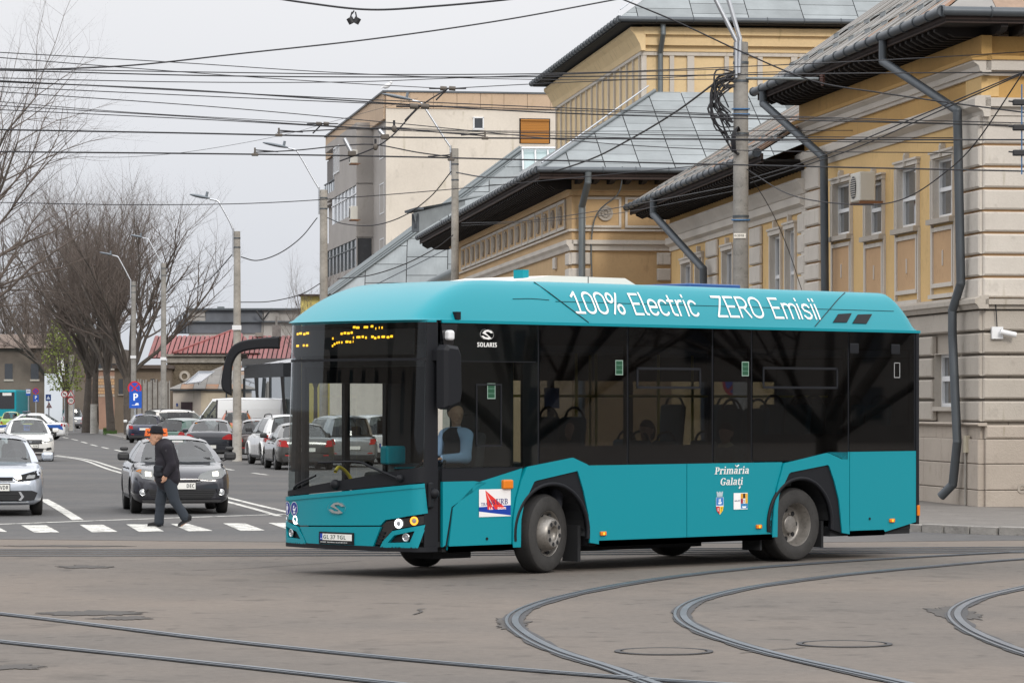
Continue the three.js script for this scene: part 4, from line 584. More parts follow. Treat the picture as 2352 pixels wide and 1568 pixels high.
{ // things far down the street
  const q = frontal(300), t = thing('distant_house', 'pale brown house far down the street behind the bare trees', 'building'); mb().bx(q.x(-60), q.x(268), 0, q.y(800), q.z - 12, q.z).build('wall', S(lin(0.17, 0.14, 0.115), 0.9, { map: tMotB }), t); sheets('roof_sheet', [V(q.x(-65), q.y(800), q.z + 0.5), V(q.x(275), q.y(800), q.z + 0.5), V(q.x(255), q.y(765), q.z - 6), V(q.x(-40), q.y(765), q.z - 6)], 1.4, 9, [S(lin(0.2, 0.15, 0.12), 0.8)], t, { gap: 0.04 });
  for (const u of [10, 70, 150, 215, 250]) { const w = mb().bx(q.x(u), q.x(u + 18), q.y(872), q.y(835), q.z, q.z + 0.05).build('window', M.glassDark, t); mb().bx(q.x(u - 2), q.x(u + 20), q.y(875), q.y(871), q.z, q.z + 0.1).build('sill', M.stone, w); }
  const q2 = frontal(262), w2 = thing('brick_wall_house', 'reddish brick house between the tree trunks behind the 30 sign', 'building'); mb().bx(q2.x(194), q2.x(268), 0, q2.y(850), q2.z - 4, q2.z).build('wall', S(lin(0.36, 0.22, 0.16), 0.9, { map: tMotB }), w2); mb().bx(q2.x(192), q2.x(270), q2.y(850), q2.y(846), q2.z - 4, q2.z + 0.2).build('coping', M.concrete, w2);
  for (let r = 0; r < 7; r++) for (let c = 0; c < 9; c++) mb().bx(q2.x(209 + c * 6.2 + (r % 2) * 3), q2.x(214.4 + c * 6.2 + (r % 2) * 3), q2.y(911 - r * 7), q2.y(905.4 - r * 7), q2.z - 0.02, q2.z + 0.04).build('brick', r % 3 ? M.inset : M.plinth, w2);
  const q3 = frontal(285), w3 = thing('white_hoarding', 'white hoarding panel behind the far parking sign', 'hoarding'); mb().bx(q3.x(101), q3.x(142), 0.2, q3.y(858), q3.z - 0.2, q3.z).build('panel', S(lin(0.6, 0.65, 0.7), 0.6), w3); mb().bx(q3.x(125), q3.x(140), q3.y(860), q3.y(822), q3.z - 2, q3.z - 1.6).build('upper_panel', M.upvc, w3);
  const q4 = frontal(205), w4 = thing('plank_fence', 'dark weathered plank fence behind the parking sign and tree trunks', 'fence'); for (let i = 0; i < 26; i++) mb().bx(q4.x(312 + i * 3), q4.x(314.7 + i * 3), 0, q4.y(876 + rr(-6, 4)) , q4.z - 0.03, q4.z + rr(0, 0.02)).build('plank', i % 4 ? M.concreteDark : M.bark, w4); mb().bx(q4.x(312), q4.x(390), q4.y(900), q4.y(897), q4.z - 0.1, q4.z - 0.03).build('rail', M.bark, w4);
  const q5 = frontal(230), w5 = thing('old_gate_house', 'narrow brown plaster house behind the street trees', 'building'); mb().bx(q5.x(262), q5.x(383), 0, q5.y(845), q5.z - 5, q5.z).build('wall', S(lin(0.26, 0.21, 0.16), 0.95, { map: tPl }), w5); mb().bx(q5.x(258), q5.x(388), q5.y(846), q5.y(838), q5.z - 5, q5.z + 0.4).build('roof', S(lin(0.13, 0.1, 0.085), 0.9), w5); for (const u of [272, 300, 345]) { const w = mb().bx(q5.x(u), q5.x(u + 10), q5.y(905), q5.y(870), q5.z, q5.z + 0.05).build('window', M.glassDark, w5); mb().bx(q5.x(u - 1.5), q5.x(u + 11.5), q5.y(908), q5.y(905), q5.z, q5.z + 0.15).build('sill', M.stone, w5); }
  const yb = thing('yellow_parapet_house', 'small pale yellow house corner showing just above the bus roof', 'building'); const q6 = frontal(175); mb().bx(q6.x(690), q6.x(752), 0, q6.y(679), q6.z - 5, q6.z).build('wall', S(lin(0.72, 0.62, 0.2), 0.85, { map: tPl }), yb); mb().bx(q6.x(686), q6.x(756), q6.y(680), q6.y(676), q6.z - 5, q6.z + 0.4).build('roof_edge', M.fascia, yb);
}
// ---------- poles, lamps, signs, wires ----------
function lampHead(parent, p, len, rise, s = 1) { // LED lantern pointing to -x
  const a = Math.atan2(rise, len), h = mb(TRS(p.x, p.y, p.z, 0, 0, -a)); h.add(new THREE.SphereGeometry(1, 14, 8), TRS(-len / 2, 0.02, 0, 0, 0, 0, len / 2, 0.06 * s, 0.15 * s)).build('lantern', M.lampGrey, parent);
  mb(TRS(p.x, p.y, p.z, 0, 0, -a)).cyl(0.05 * s, 0.05 * s, 0.2 * s, -len * 0.2, 0.13 * s, 0, 10).build('sensor', M.lampGrey, parent);
}
function pole(label, u, d, vTop, r0, r1, o = {}) {
  const x = (u - 1176) / F * d, top = EYE + (HOR - vTop) / F * d, t = thing('utility_pole', label, 'pole', V(x, o.base ?? 0, -d), 0, 'concrete utility poles along the street'), H = top - (o.base ?? 0), m = o.mat || M.concrete;
  const sh = mb(); const n = o.oct ? 10 : 14; sh.cyl(r0, r1, H, 0, H / 2, 0, n).build('shaft', m, t);
  if (o.white) mb().cyl(r0 + 0.006, r0 + (r1 - r0) * o.white / H + 0.006, o.white, 0, o.white / 2, 0, n).build('limewash', M.limewash, t);
  for (const k of o.bands || [0.93, 0.97]) mb().cyl(r1 * 1.08 + (r0 - r1) * (1 - k), r1 * 1.08 + (r0 - r1) * (1 - k), 0.05, 0, H * k, 0, n).build('clamp', M.zincDark, t);
  if (o.arm) { const [dx, dy, hl] = o.arm; mb().bar(V(-r1 - 0.03, H - 0.9, 0), V(-r1 - 0.03, H + 0.1, 0), 0.035, 8).tube([V(-r1 - 0.03, H + 0.05, 0), V(-r1 - 0.03 + dx * 0.15, H + 0.3, 0), V(dx * 0.9, H + dy * 0.9, 0), V(dx, H + dy, 0), V(dx - 0.3, H + dy + 0.08, 0)], 0.032, 8, 24).build('lamp_arm', M.galv, t); lampHead(t, V(dx - 0.28, H + dy + 0.08, 0), hl, hl * 0.2); }
  if (o.plate) mb().bx(-0.16, 0.16, o.plate, o.plate + 0.16, r0 - 0.02, r0 + 0.02).build('number_plate', M.upvc, t);
  return t;
}
const bigPole = (() => { // thick pole right of centre
  const d = 72, t = pole('thick grey concrete pole with cable bundles rising behind the bus roof', 1702, d, 97, 0.178, 0.155, { oct: true, mat: M.concreteDark, bands: [0.62, 0.8, 0.915, 0.955, 0.975] });
  const y = v => EYE + (HOR - v) / F * d, H = y(97);
  mb().bar(V(-0.1, y(180), 0.16), V(-0.1, y(95), 0.16), 0.035, 8).bar(V(-0.1, y(96), 0.16), V(-0.72, y(-40), 0.2), 0.045, 8).build('steel_arm', M.galv, t); mb().bar(V(-0.04, y(170), 0.18), V(-0.02, y(92), 0.18), 0.04, 8).bar(V(-0.02, y(94), 0.18), V(-0.38, y(-40), 0.2), 0.045, 8).build('steel_arm', M.galv, t);
  mb().bar(V(0.1, y(181), 0.1), V(1.6, y(182), 0.1), 0.033, 8).build('bracket_arm', M.zinc, t); const ins = mb(); for (let i = 0; i < 4; i++) ins.cyl(0.06, 0.06, 0.03, 1.68, y(191) + i * 0.05, 0.1, 10); ins.cyl(0.03, 0.03, 0.24, 1.68, y(184), 0.1, 8).build('insulator', S(lin(0.12, 0.06, 0.05), 0.4), t);
  for (const v of [250, 262]) mb().add(new THREE.TorusGeometry(0.175, 0.018, 6, 20), TRS(0, y(v), 0, Math.PI / 2 + 0.08)).build('blue_strap', M.blueBand, t); for (const v of [505]) mb().add(new THREE.TorusGeometry(0.182, 0.018, 6, 20), TRS(0, y(v), 0, Math.PI / 2 + 0.06)).build('blue_strap', M.blueBand, t);
  const pm = canvasMat(256, 96, (x, w, h) => { x.fillStyle = '#e8e4da'; x.fillRect(0, 0, w, h); x.fillStyle = '#222'; x.font = 'bold 64px sans-serif'; x.fillText('0/2018', 10, 70); x.fillRect(222, 46, 30, 4); });
  const pl = new THREE.Mesh(new THREE.PlaneGeometry(0.25, 0.1), pm); pl.position.set(-0.03, y(542), 0.181); const g = new THREE.Group(); pl.name = 'number_plate'; t.add(pl);
  const coil = mb(); for (let i = 0; i < 6; i++) coil.add(new THREE.TorusGeometry(0.19 + i * 0.008, 0.011, 5, 26), TRS(-0.13 + i * 0.012, y(325), 0.17 + i * 0.012, 0.1, 0.9 + i * 0.05, 0, 0.7, 1.25, 1)); coil.build('cable_coil', M.wire, t);
  const mess = mb(); seed = 41; for (let i = 0; i < 16; i++) { const a = V(-0.14, y(172 + rr(-10, 30)), 0.14), pts = [a, V(-0.3 - rr(0, 0.3), a.y - rr(-0.1, 0.35), 0.2 + rr(-0.1, 0.1)), V(-0.35 - rr(0, 0.35), a.y - rr(0.4, 1.0), 0.2 + rr(-0.1, 0.1)), V(-0.14 - rr(0, 0.15), a.y - rr(0.7, 1.5), 0.16)]; mess.tube(pts, 0.012 + rr(0, 0.012), 5, 18); } mess.build('cable_bundle', M.wire, t);
  return t;
})();
pole('concrete lamp pole rising above the middle of the bus roof', 1045, 118, 341, 0.15, 0.12, { arm: [-1.15, 1.55, 1.1], bands: [0.9, 0.95], plate: null });
pole('concrete lamp pole beside the apartment block, just left of the bus roof', 743, 128, 436, 0.165, 0.14, { arm: [-1.0, 1.45, 1.0], mat: M.concrete });
const pole4 = pole('concrete lamp pole with whitewashed foot between the parked cars', 544, 122, 531, 0.165, 0.11, { arm: [-0.66, 1.05, 0.75], white: 1.45, plate: 4.6 });
pole('concrete lamp pole left of the garage with the round window', 375, 190, 604, 0.17, 0.13, { arm: [-0.85, 1.3, 0.7], plate: 4.4, mat: M.concreteDark });
pole('concrete lamp pole carrying the near parking sign', 306, 198, 646, 0.17, 0.13, { arm: [-0.9, 1.4, 0.8], white: 1.0, plate: 4.6, mat: M.concreteDark });
pole('concrete pole with whitewashed foot in front of the tree trunks', 271, 236, 700, 0.2, 0.15, { arm: [-1.0, 1.45, 0.8], white: 1.35, mat: M.concreteDark });
pole('pale concrete pole behind the speed limit sign', 163, 262, 815, 0.24, 0.2, { white: 2.1, bands: [0.9] });
[[50, 772], [79, 774], [26, 776], [1, 790]].forEach(([u, v], i) => pole(['pale slim pole far down the street, second from the left', 'pale slim pole behind the far no stopping sign', 'pale slim pole far down the street behind the distant bus', 'pale slim pole at the left edge of the picture'][i], u, 330, v, i ? 0.16 : 0.26, 0.13, { arm: i < 3 ? [-1.4, 2.2, 1.0] : null, mat: M.limewash, bands: [0.8] }));
{ const t = thing('catenary_gantry', 'pale steel gantry bar across the far street between two posts', 'gantry'); const a = at(-40, 765, 322), b = at(118, 778, 322); mb().beam(a, b, 0.16, 0.16).build('cross_bar', M.limewash, t); mb().bar(b.clone().setY(0), b, 0.13, 10).build('post', M.galv, t); mb().bx(b.x - 0.5, b.x + 0.1, b.y - 1.6, b.y - 0.2, b.z - 0.2, b.z + 0.1).build('signal_box', M.black, t); }
// traffic signs
function sign(name, label, u, v, d, w, h, draw, shape, postDu = 0, bottom = 0) {
  const p = at(u, v, d), t = thing(name, label, 'sign', V(p.x, 0, p.z)); const px = 128, m = canvasMat(px, Math.round(px * h / w), draw, { roughness: 0.45 });
  const g = shape === 'o' ? new THREE.CircleGeometry(w / 2, 40) : shape === 't' ? (() => { const s = new THREE.Shape([[-w / 2, -h / 2], [w / 2, -h / 2], [0, h / 2]].map(q => new THREE.Vector2(...q))), q = new THREE.ShapeGeometry(s), uv = q.attributes.uv, ps = q.attributes.position; for (let i = 0; i < uv.count; i++) uv.setXY(i, ps.getX(i) / w + 0.5, ps.getY(i) / h + 0.5); return q; })() : new THREE.PlaneGeometry(w, h);
  const f = new THREE.Mesh(g, m); f.name = 'face'; f.position.set(0, p.y, 0.025); t.add(f);
  const b = mb(); if (shape === 'o') b.disc(w / 2, 0.02, 0, p.y, 0.01, 32); else if (shape === 't') b.prism([[-w / 2, -h / 2], [w / 2, -h / 2], [0, h / 2]], 0.02, TRS(0, p.y, 0)); else b.bx(-w / 2, w / 2, p.y - h / 2, p.y + h / 2, 0, 0.02); b.build('back_plate', M.galv, t);
  mb().bar(V(postDu, bottom, -0.04), V(postDu, p.y + h / 2, -0.04), 0.035, 8).build('post', M.galv, t); return t;
}
const circ = (x, c, r) => { x.fillStyle = c; x.beginPath(); x.arc(64, 64, r, 0, 7); x.fill(); };
const noStop = x => { circ(x, '#c8202c', 64); circ(x, '#2350b8', 50); x.strokeStyle = '#c8202c'; x.lineWidth = 13; x.beginPath(); x.moveTo(28, 28); x.lineTo(100, 100); x.moveTo(100, 28); x.lineTo(28, 100); x.stroke(); };
const park = (x, w, h) => { x.fillStyle = '#0f56c0'; x.fillRect(0, 0, w, h); x.fillStyle = '#fff'; x.font = 'bold 104px sans-serif'; x.textAlign = 'center'; x.fillText('P', 64, 96); x.beginPath(); x.moveTo(58, 138); x.lineTo(70, 122); x.lineTo(92, 122); x.lineTo(100, 138); x.lineTo(58, 142); x.fill(); x.fillRect(26, 142, 74, 4); };
sign('no_stopping_sign', 'round red and blue no stopping sign above the near parking sign', 308.5, 891, 195.6, 0.78, 0.78, noStop, 'o');
sign('parking_sign', 'blue P parking sign under the round sign by the tree trunks', 310.5, 917.5, 195.5, 0.7, 0.95, park, 'r');
sign('no_stopping_sign', 'small round no stopping sign far left by the distant bus', 81, 898, 255, 0.47, 0.47, noStop, 'o'); sign('parking_sign', 'small blue P parking sign far left by the distant bus', 81.5, 914.6, 255, 0.4, 0.5, park, 'r');
sign('no_stopping_sign', 'round no stopping sign on the far pavement, seen through the bus windows', 1692, 879, 72.6, 0.6, 0.6, noStop, 'o'); sign('bus_stop_sign', 'blue and white bus stop sign next to the distant bus', 64, 901, 256, 0.34, 0.48, (x, w, h) => { x.fillStyle = '#1658b8'; x.fillRect(0, 0, w, h); x.fillStyle = '#eef2f8'; x.fillRect(8, 8, w - 16, h * 0.62); x.fillStyle = '#445'; x.fillRect(24, 40, 80, 14); x.fillRect(24, 70, 80, 10); }, 'r');
sign('speed_limit_sign', 'round white 30 speed limit sign', 161.8, 920, 252, 0.54, 0.54, x => { circ(x, '#b5242e', 64); circ(x, '#f2efea', 49); x.fillStyle = '#181818'; x.font = 'bold 62px sans-serif'; x.textAlign = 'center'; x.fillText('30', 64, 87); }, 'o', 0.2);
sign('no_left_turn_sign', 'round no left turn sign left of the speed limit sign', 147.3, 905, 252.3, 0.52, 0.52, x => { circ(x, '#b5242e', 64); circ(x, '#f2efea', 50); x.strokeStyle = '#181818'; x.lineWidth = 11; x.beginPath(); x.moveTo(84, 96); x.lineTo(84, 58); x.lineTo(44, 58); x.moveTo(58, 42); x.lineTo(42, 58); x.lineTo(58, 74); x.stroke(); x.strokeStyle = '#b5242e'; x.lineWidth = 9; x.beginPath(); x.moveTo(30, 30); x.lineTo(98, 98); x.stroke(); }, 'o');
sign('crossing_sign', 'triangular pedestrian crossing warning sign above the 30 sign', 161.6, 903, 252.2, 0.62, 0.55, (x, w, h) => { x.fillStyle = '#b5242e'; x.fillRect(0, 0, w, h); x.fillStyle = '#f2efea'; x.beginPath(); x.moveTo(64, 24); x.lineTo(110, h - 12); x.lineTo(18, h - 12); x.fill(); x.fillStyle = '#181818'; x.beginPath(); x.arc(64, 48, 6, 0, 7); x.fill(); x.fillRect(60, 52, 8, 24); for (let i = 0; i < 5; i++) x.fillRect(34 + i * 13, 86, 6, 14); x.save(); x.translate(64, 76); x.rotate(0.5); x.fillRect(-3, 0, 6, 22); x.rotate(-1); x.fillRect(-3, 0, 6, 22); x.restore(); }, 't', 0.2);
sign('crossing_sign', 'small blue pedestrian crossing sign seen in the shade of the far trees', 110, 913, 258, 0.4, 0.48, (x, w, h) => { x.fillStyle = '#123a78'; x.fillRect(0, 0, w, h); x.fillStyle = '#c8d2e0'; x.beginPath(); x.moveTo(64, 30); x.lineTo(110, 116); x.lineTo(18, 116); x.fill(); }, 'r');
sign('bump_warning_sign', 'small triangular warning sign under the far blue crossing sign', 111.7, 930, 258, 0.46, 0.42, (x, w, h) => { x.fillStyle = '#7a2228'; x.fillRect(0, 0, w, h); x.fillStyle = '#8a8580'; x.beginPath(); x.moveTo(64, 26); x.lineTo(108, h - 10); x.lineTo(20, h - 10); x.fill(); x.fillStyle = '#222'; x.fillRect(38, h - 34, 52, 14); }, 't');
{ const p = at(51, 930, 300), t = thing('post_box', 'small orange-red box fixed to the pale pole', 'box', V(p.x, p.y - 0.3, p.z)); mb().rbox(0.36, 0.6, 0.25, 0, 0.3, 0, 0.04).build('body', S(lin(0.35, 0.09, 0.03), 0.6), t); mb().bx(-0.12, 0.12, 0.3, 0.4, 0.12, 0.14).build('slot', M.black, t); mb().bx(-0.04, 0.04, -1.2, 0.02, -0.1, -0.02).build('stand', M.zincDark, t); }
{ const p = at(447, 995, 66), y = 0; }
// wires: [label, radius, first depth, last depth, points]
const W = [
  ['thick cable sagging in at the very top of the sky', 0.016, 52, 52, [[560, -16], [700, 6], [850, 22], [1000, 14], [1190, -4], [1300, -20]]],
  ['black cable climbing from the left edge to the top middle of the sky', 0.014, 56, 60, [[-40, 161], [70, 160], [300, 150], [560, 122], [850, 90], [1150, 47], [1430, -4]]],
  ['black cable running down from the top middle past the thick pole to the right', 0.014, 60, 62, [[1420, -6], [1560, 52], [1700, 117], [1870, 186], [2018, 212], [2200, 238], [2400, 264]]],
  ['thin wire highest at the left edge of the picture', 0.009, 60, 80, [[-40, 118], [400, 143], [800, 168], [1200, 182], [1690, 182]]],
  ['thin wire second highest at the left edge', 0.009, 60, 80, [[-40, 129], [350, 160], [700, 185], [1000, 202], [1024, 203]]],
  ['thin wire from the ornate eave to the wire joint above the apartment block', 0.01, 80, 75, [[1032, 203], [1200, 194], [1500, 180], [1700, 168], [2000, 160]]],
  ['overhead wire slightly curved through the upper sky', 0.010, 60, 64, [[-40, 157], [500, 166], [900, 171], [1300, 168], [1700, 153], [2100, 134], [2400, 116]]],
  ['overhead wire just below the slightly curved one', 0.012, 60, 64, [[-40, 160], [500, 174], [1000, 177], [1500, 174], [2000, 168], [2400, 166]]],
  ['overhead wire dipping gently then rising to the thick pole', 0.009, 62, 72, [[-40, 178], [400, 188], [800, 188], [1100, 177], [1685, 158]]],
  ['overhead wire passing under the dipping wire to the right edge', 0.010, 62, 64, [[-40, 183], [500, 212], [900, 231], [1400, 252], [1900, 270], [2400, 284]]],
  ['heavier overhead wire over the apartment roof', 0.013, 62, 64, [[-40, 186], [400, 205], [800, 231], [1250, 258], [1700, 272], [2400, 290]]],
  ['overhead wire along the parapet of the apartment block', 0.009, 64, 64, [[-40, 197], [500, 222], [1000, 243], [1700, 266], [2400, 292]]],
  ['overhead wire crossing the blank gable wall diagonally', 0.009, 64, 66, [[-40, 208], [500, 246], [900, 282], [1400, 330], [1700, 345], [2400, 352]]],
  ['overhead wire meeting the joint over the far lamp pole', 0.009, 66, 90, [[-40, 230], [300, 258], [740, 283]]],
  ['overhead wire from the joint across the gable wall', 0.008, 90, 70, [[740, 283], [1100, 300], [1700, 300], [2400, 298]]],
  ['overhead wire close below the joint wire', 0.009, 66, 66, [[-40, 240], [400, 266], [900, 296], [1700, 312], [2400, 318]]],
  ['overhead wire third below the joint wire', 0.009, 66, 66, [[-40, 250], [500, 276], [1000, 303], [1700, 322], [2400, 330]]],
  ['upper black trolley wire crossing the whole picture', 0.014, 58, 58, [[-40, 297], [400, 305], [830, 314], [1300, 318], [1800, 320], [2400, 321]]],
  ['lower black trolley wire crossing the whole picture', 0.014, 60, 60, [[-40, 348], [400, 352], [830, 358], [1300, 369], [1800, 381], [2400, 394]]],
  ['faint thin wire rising from the trees towards the apartment roof', 0.007, 90, 130, [[170, 360], [300, 360], [450, 346], [640, 312], [760, 280], [960, 225]]],
  ['greenish thin wire low across the sky to the lamp poles', 0.009, 70, 70, [[-40, 464], [300, 470], [600, 466], [900, 446], [1300, 410], [1690, 372]]],
  ['sagging cable between the two lamp poles in front of the apartment block', 0.02, 126, 117, [[752, 500], [790, 514], [860, 517], [930, 494], [990, 450], [1036, 394]]],
  ['sagging cable from the whitewashed pole to the next lamp pole', 0.02, 122, 126, [[553, 590], [590, 598], [640, 582], [690, 546], [728, 500]]],
  ['sagging cable left of the whitewashed pole', 0.02, 122, 150, [[532, 585], [500, 622], [470, 650], [430, 672]]],
  ['cable rising from the whitewashed pole towards the bus roof', 0.018, 122, 128, [[553, 694], [620, 692], [690, 676], [736, 650]]],
  ['thick twisted cable climbing to the thick pole', 0.024, 117, 73, [[1048, 396], [1120, 407], [1230, 402], [1350, 368], [1450, 318], [1550, 258], [1640, 192]]],
  ['loose cable drooping over the grey hip roof', 0.02, 128, 117, [[775, 640], [850, 632], [930, 606], [1000, 570], [1040, 540]]],
  ['pair of blue-grey cables under the ochre eave, upper one', 0.012, 116, 74, [[1060, 512], [1200, 508], [1350, 488], [1500, 462], [1690, 426]]],
  ['pair of blue-grey cables under the ochre eave, lower one', 0.008, 116, 74, [[1060, 518], [1250, 508], [1430, 488], [1690, 438]]],
  ['cable from the thick pole down to the yellow corner building', 0.012, 72, 58, [[1712, 386], [1800, 440], [1880, 462], [2000, 470], [2080, 455], [2160, 405], [2240, 330], [2352, 165]]],
  ['slack wire dropping from the thick pole towards the bus roof', 0.008, 72, 76, [[1712, 386], [1770, 480], [1810, 570], [1842, 665]]],
  ['upper of two black cables slanting up to the right edge', 0.012, 74, 58, [[1724, 410], [1850, 372], [1960, 330], [2150, 250], [2352, 165]]],
  ['lower of two black cables slanting up to the right edge', 0.012, 74, 58, [[1724, 420], [1850, 380], [1980, 334], [2160, 254], [2352, 168]]],
  ['diagonal span wire carrying the trolley hangers', 0.013, 60, 60, [[780, 370], [862, 338], [900, 312], [963, 246], [1030, 202]]],
  ['upper feeder wire from the hanger to the left clamp', 0.011, 58, 58, [[636, 304], [700, 301], [800, 296], [905, 294], [1000, 303], [1116, 312]]],
  ['lower feeder wire from the hanger to the left clamp', 0.011, 60, 60, [[582, 350], [680, 345], [800, 333], [860, 332], [960, 350], [1036, 360]]],
];
for (const [l, r, d0, d1, pts] of W) { const n = pts.length, v = pts.map(([u, w], i) => at(u, w, d0 + (d1 - d0) * i / (n - 1))); tag(mb().tube(v, r, 5, n * 8).build('overhead_wire', M.wire), l, 'wire', 'overhead wires and cables'); }
// wire fittings
const fit = (name, label, u, v, d, f) => { const t = thing(name, label, 'wire fitting', at(u, v, d), 0, 'insulators and clamps on the overhead wires'); f(t); };
fit('wire_hanger', 'pair of black insulators hanging from the top cable', 813, 24, 52, t => { mb().bar(V(0, 0, 0), V(-0.03, -0.05, 0), 0.012).bar(V(-0.03, -0.02, 0), V(-0.06, -0.12, 0), 0.012).bar(V(0.02, -0.02, 0), V(0.04, -0.12, 0), 0.012).build('hook', M.wire, t); mb().cyl(0.05, 0.05, 0.09, -0.05, -0.15, 0, 12, 0, 0.5).build('insulator', M.black, t); mb().cyl(0.05, 0.05, 0.09, 0.04, -0.15, 0, 12, 0, -0.5).build('insulator', M.black, t); });
const jm = S(lin(0.1, 0.085, 0.07), 0.6);
[[1028, 203, 75, 'wire joint above the apartment block roof'], [740, 284, 90, 'wire joint over the left lamp pole'], [963, 244, 60, 'wire joint over the street lamp in front of the gable']].forEach(([u, v, d, l]) => fit('wire_joint', l, u, v, d, t => { mb().cyl(0.05, 0.05, 0.14, -0.09, 0, 0, 10, 0, 1.5).cyl(0.05, 0.05, 0.14, 0.1, 0, 0, 10, 0, 1.5).build('insulator', jm, t); mb().bar(V(-0.4, 0, 0), V(0.4, 0, 0), 0.018).bar(V(0, 0, 0), V(-0.25, -0.25, 0), 0.02).build('clamp', M.wire, t); }));
[[905, 290, 58, 'upper pulley weight on the span wire'], [862, 332, 60, 'lower pulley weight on the span wire']].forEach(([u, v, d, l]) => fit('pulley', l, u, v, d, t => { mb().bar(V(0, 0.1, 0), V(0, -0.02, 0), 0.022).build('strap', M.wire, t); mb().add(new THREE.SphereGeometry(0.045, 10, 8), TRS(0, -0.04, 0, 0, 0, 0, 1, 1.4, 1)).build('roller', jm, t); }));
[[640, 306, 58, 'clamp on the upper trolley wire at left'], [585, 351, 60, 'clamp on the lower trolley wire at left'], [1114, 313, 58, 'clamp on the upper trolley wire near the orange blind'], [1036, 362, 60, 'clamp on the lower trolley wire at the lamp pole']].forEach(([u, v, d, l]) => fit('wire_clamp', l, u, v, d, t => { mb().rbox(0.12, 0.05, 0.05, 0, -0.03, 0, 0.015).bx(-0.015, 0.015, -0.03, 0.09, -0.015, 0.015).build('jaw', jm, t); mb().bar(V(0, 0.05, 0), V(u < 1000 ? 0.4 : -0.4, 0.02, 0), 0.012).build('arm', M.wire, t); }));
[[830, 290, 815, 345, 60, 'left hinged trolley arm before the apartment block'], [885, 292, 890, 315, 58, 'right hinged trolley arm before the apartment block']].forEach(([u0, v0, u1, v1, d, l], i) => { const a = at(i ? 870 : 790, i ? 298 : 318, d), b = at(i ? 884 : 808, i ? 314 : 352, d); const t = thing('trolley_arm', l, 'wire fitting', a, 0, 'insulators and clamps on the overhead wires'); const q = b.clone().sub(a); mb().bar(V(0, 0, 0), q, 0.034, 8).build('rod', M.galv, t); mb().rbox(0.14, 0.09, 0.08, q.x, q.y, q.z, 0.02).build('jaw', jm, t); });
fit('cross_insulator', 'stack of insulators on the cable at the right edge', 2348, 235, 58, t => { for (let i = 0; i < 3; i++) { mb().rbox(0.3, 0.1, 0.12, 0, -i * 0.42, 0, 0.02).bar(V(-0.22, -i * 0.42 + 0.02, 0), V(0.2, -i * 0.42 - 0.02, 0), 0.015).build('insulator', M.black, t); } mb().bar(V(0, 0.3, 0), V(0, -1.2, 0), 0.012).build('rod', M.blueBand, t); });
{ // two small birds on the apartment roof edge
  [[889, 207, 'seagull standing on the corner of the apartment roof']].forEach(([u, v, l]) => { const t = thing('bird', l, 'bird', at(u, v, 190)); const b = mb(); b.add(new THREE.SphereGeometry(0.16, 12, 8), TRS(0, 0.24, 0, 0, 0, 0.5, 1.5, 0.8, 0.8)).add(new THREE.SphereGeometry(0.085, 10, 8), TRS(0.2, 0.42, 0)).add(new THREE.ConeGeometry(0.03, 0.12, 6), TRS(0.31, 0.41, 0, 0, 0, -Math.PI / 2)).add(new THREE.ConeGeometry(0.09, 0.3, 6), TRS(-0.28, 0.14, 0, 0, 0, Math.PI / 2 + 0.5)).bar(V(0, 0, 0.03), V(0.02, 0.16, 0.03), 0.015).bar(V(0, 0, -0.03), V(0.02, 0.16, -0.03), 0.015); b.build('body', M.upvc, t); });
}
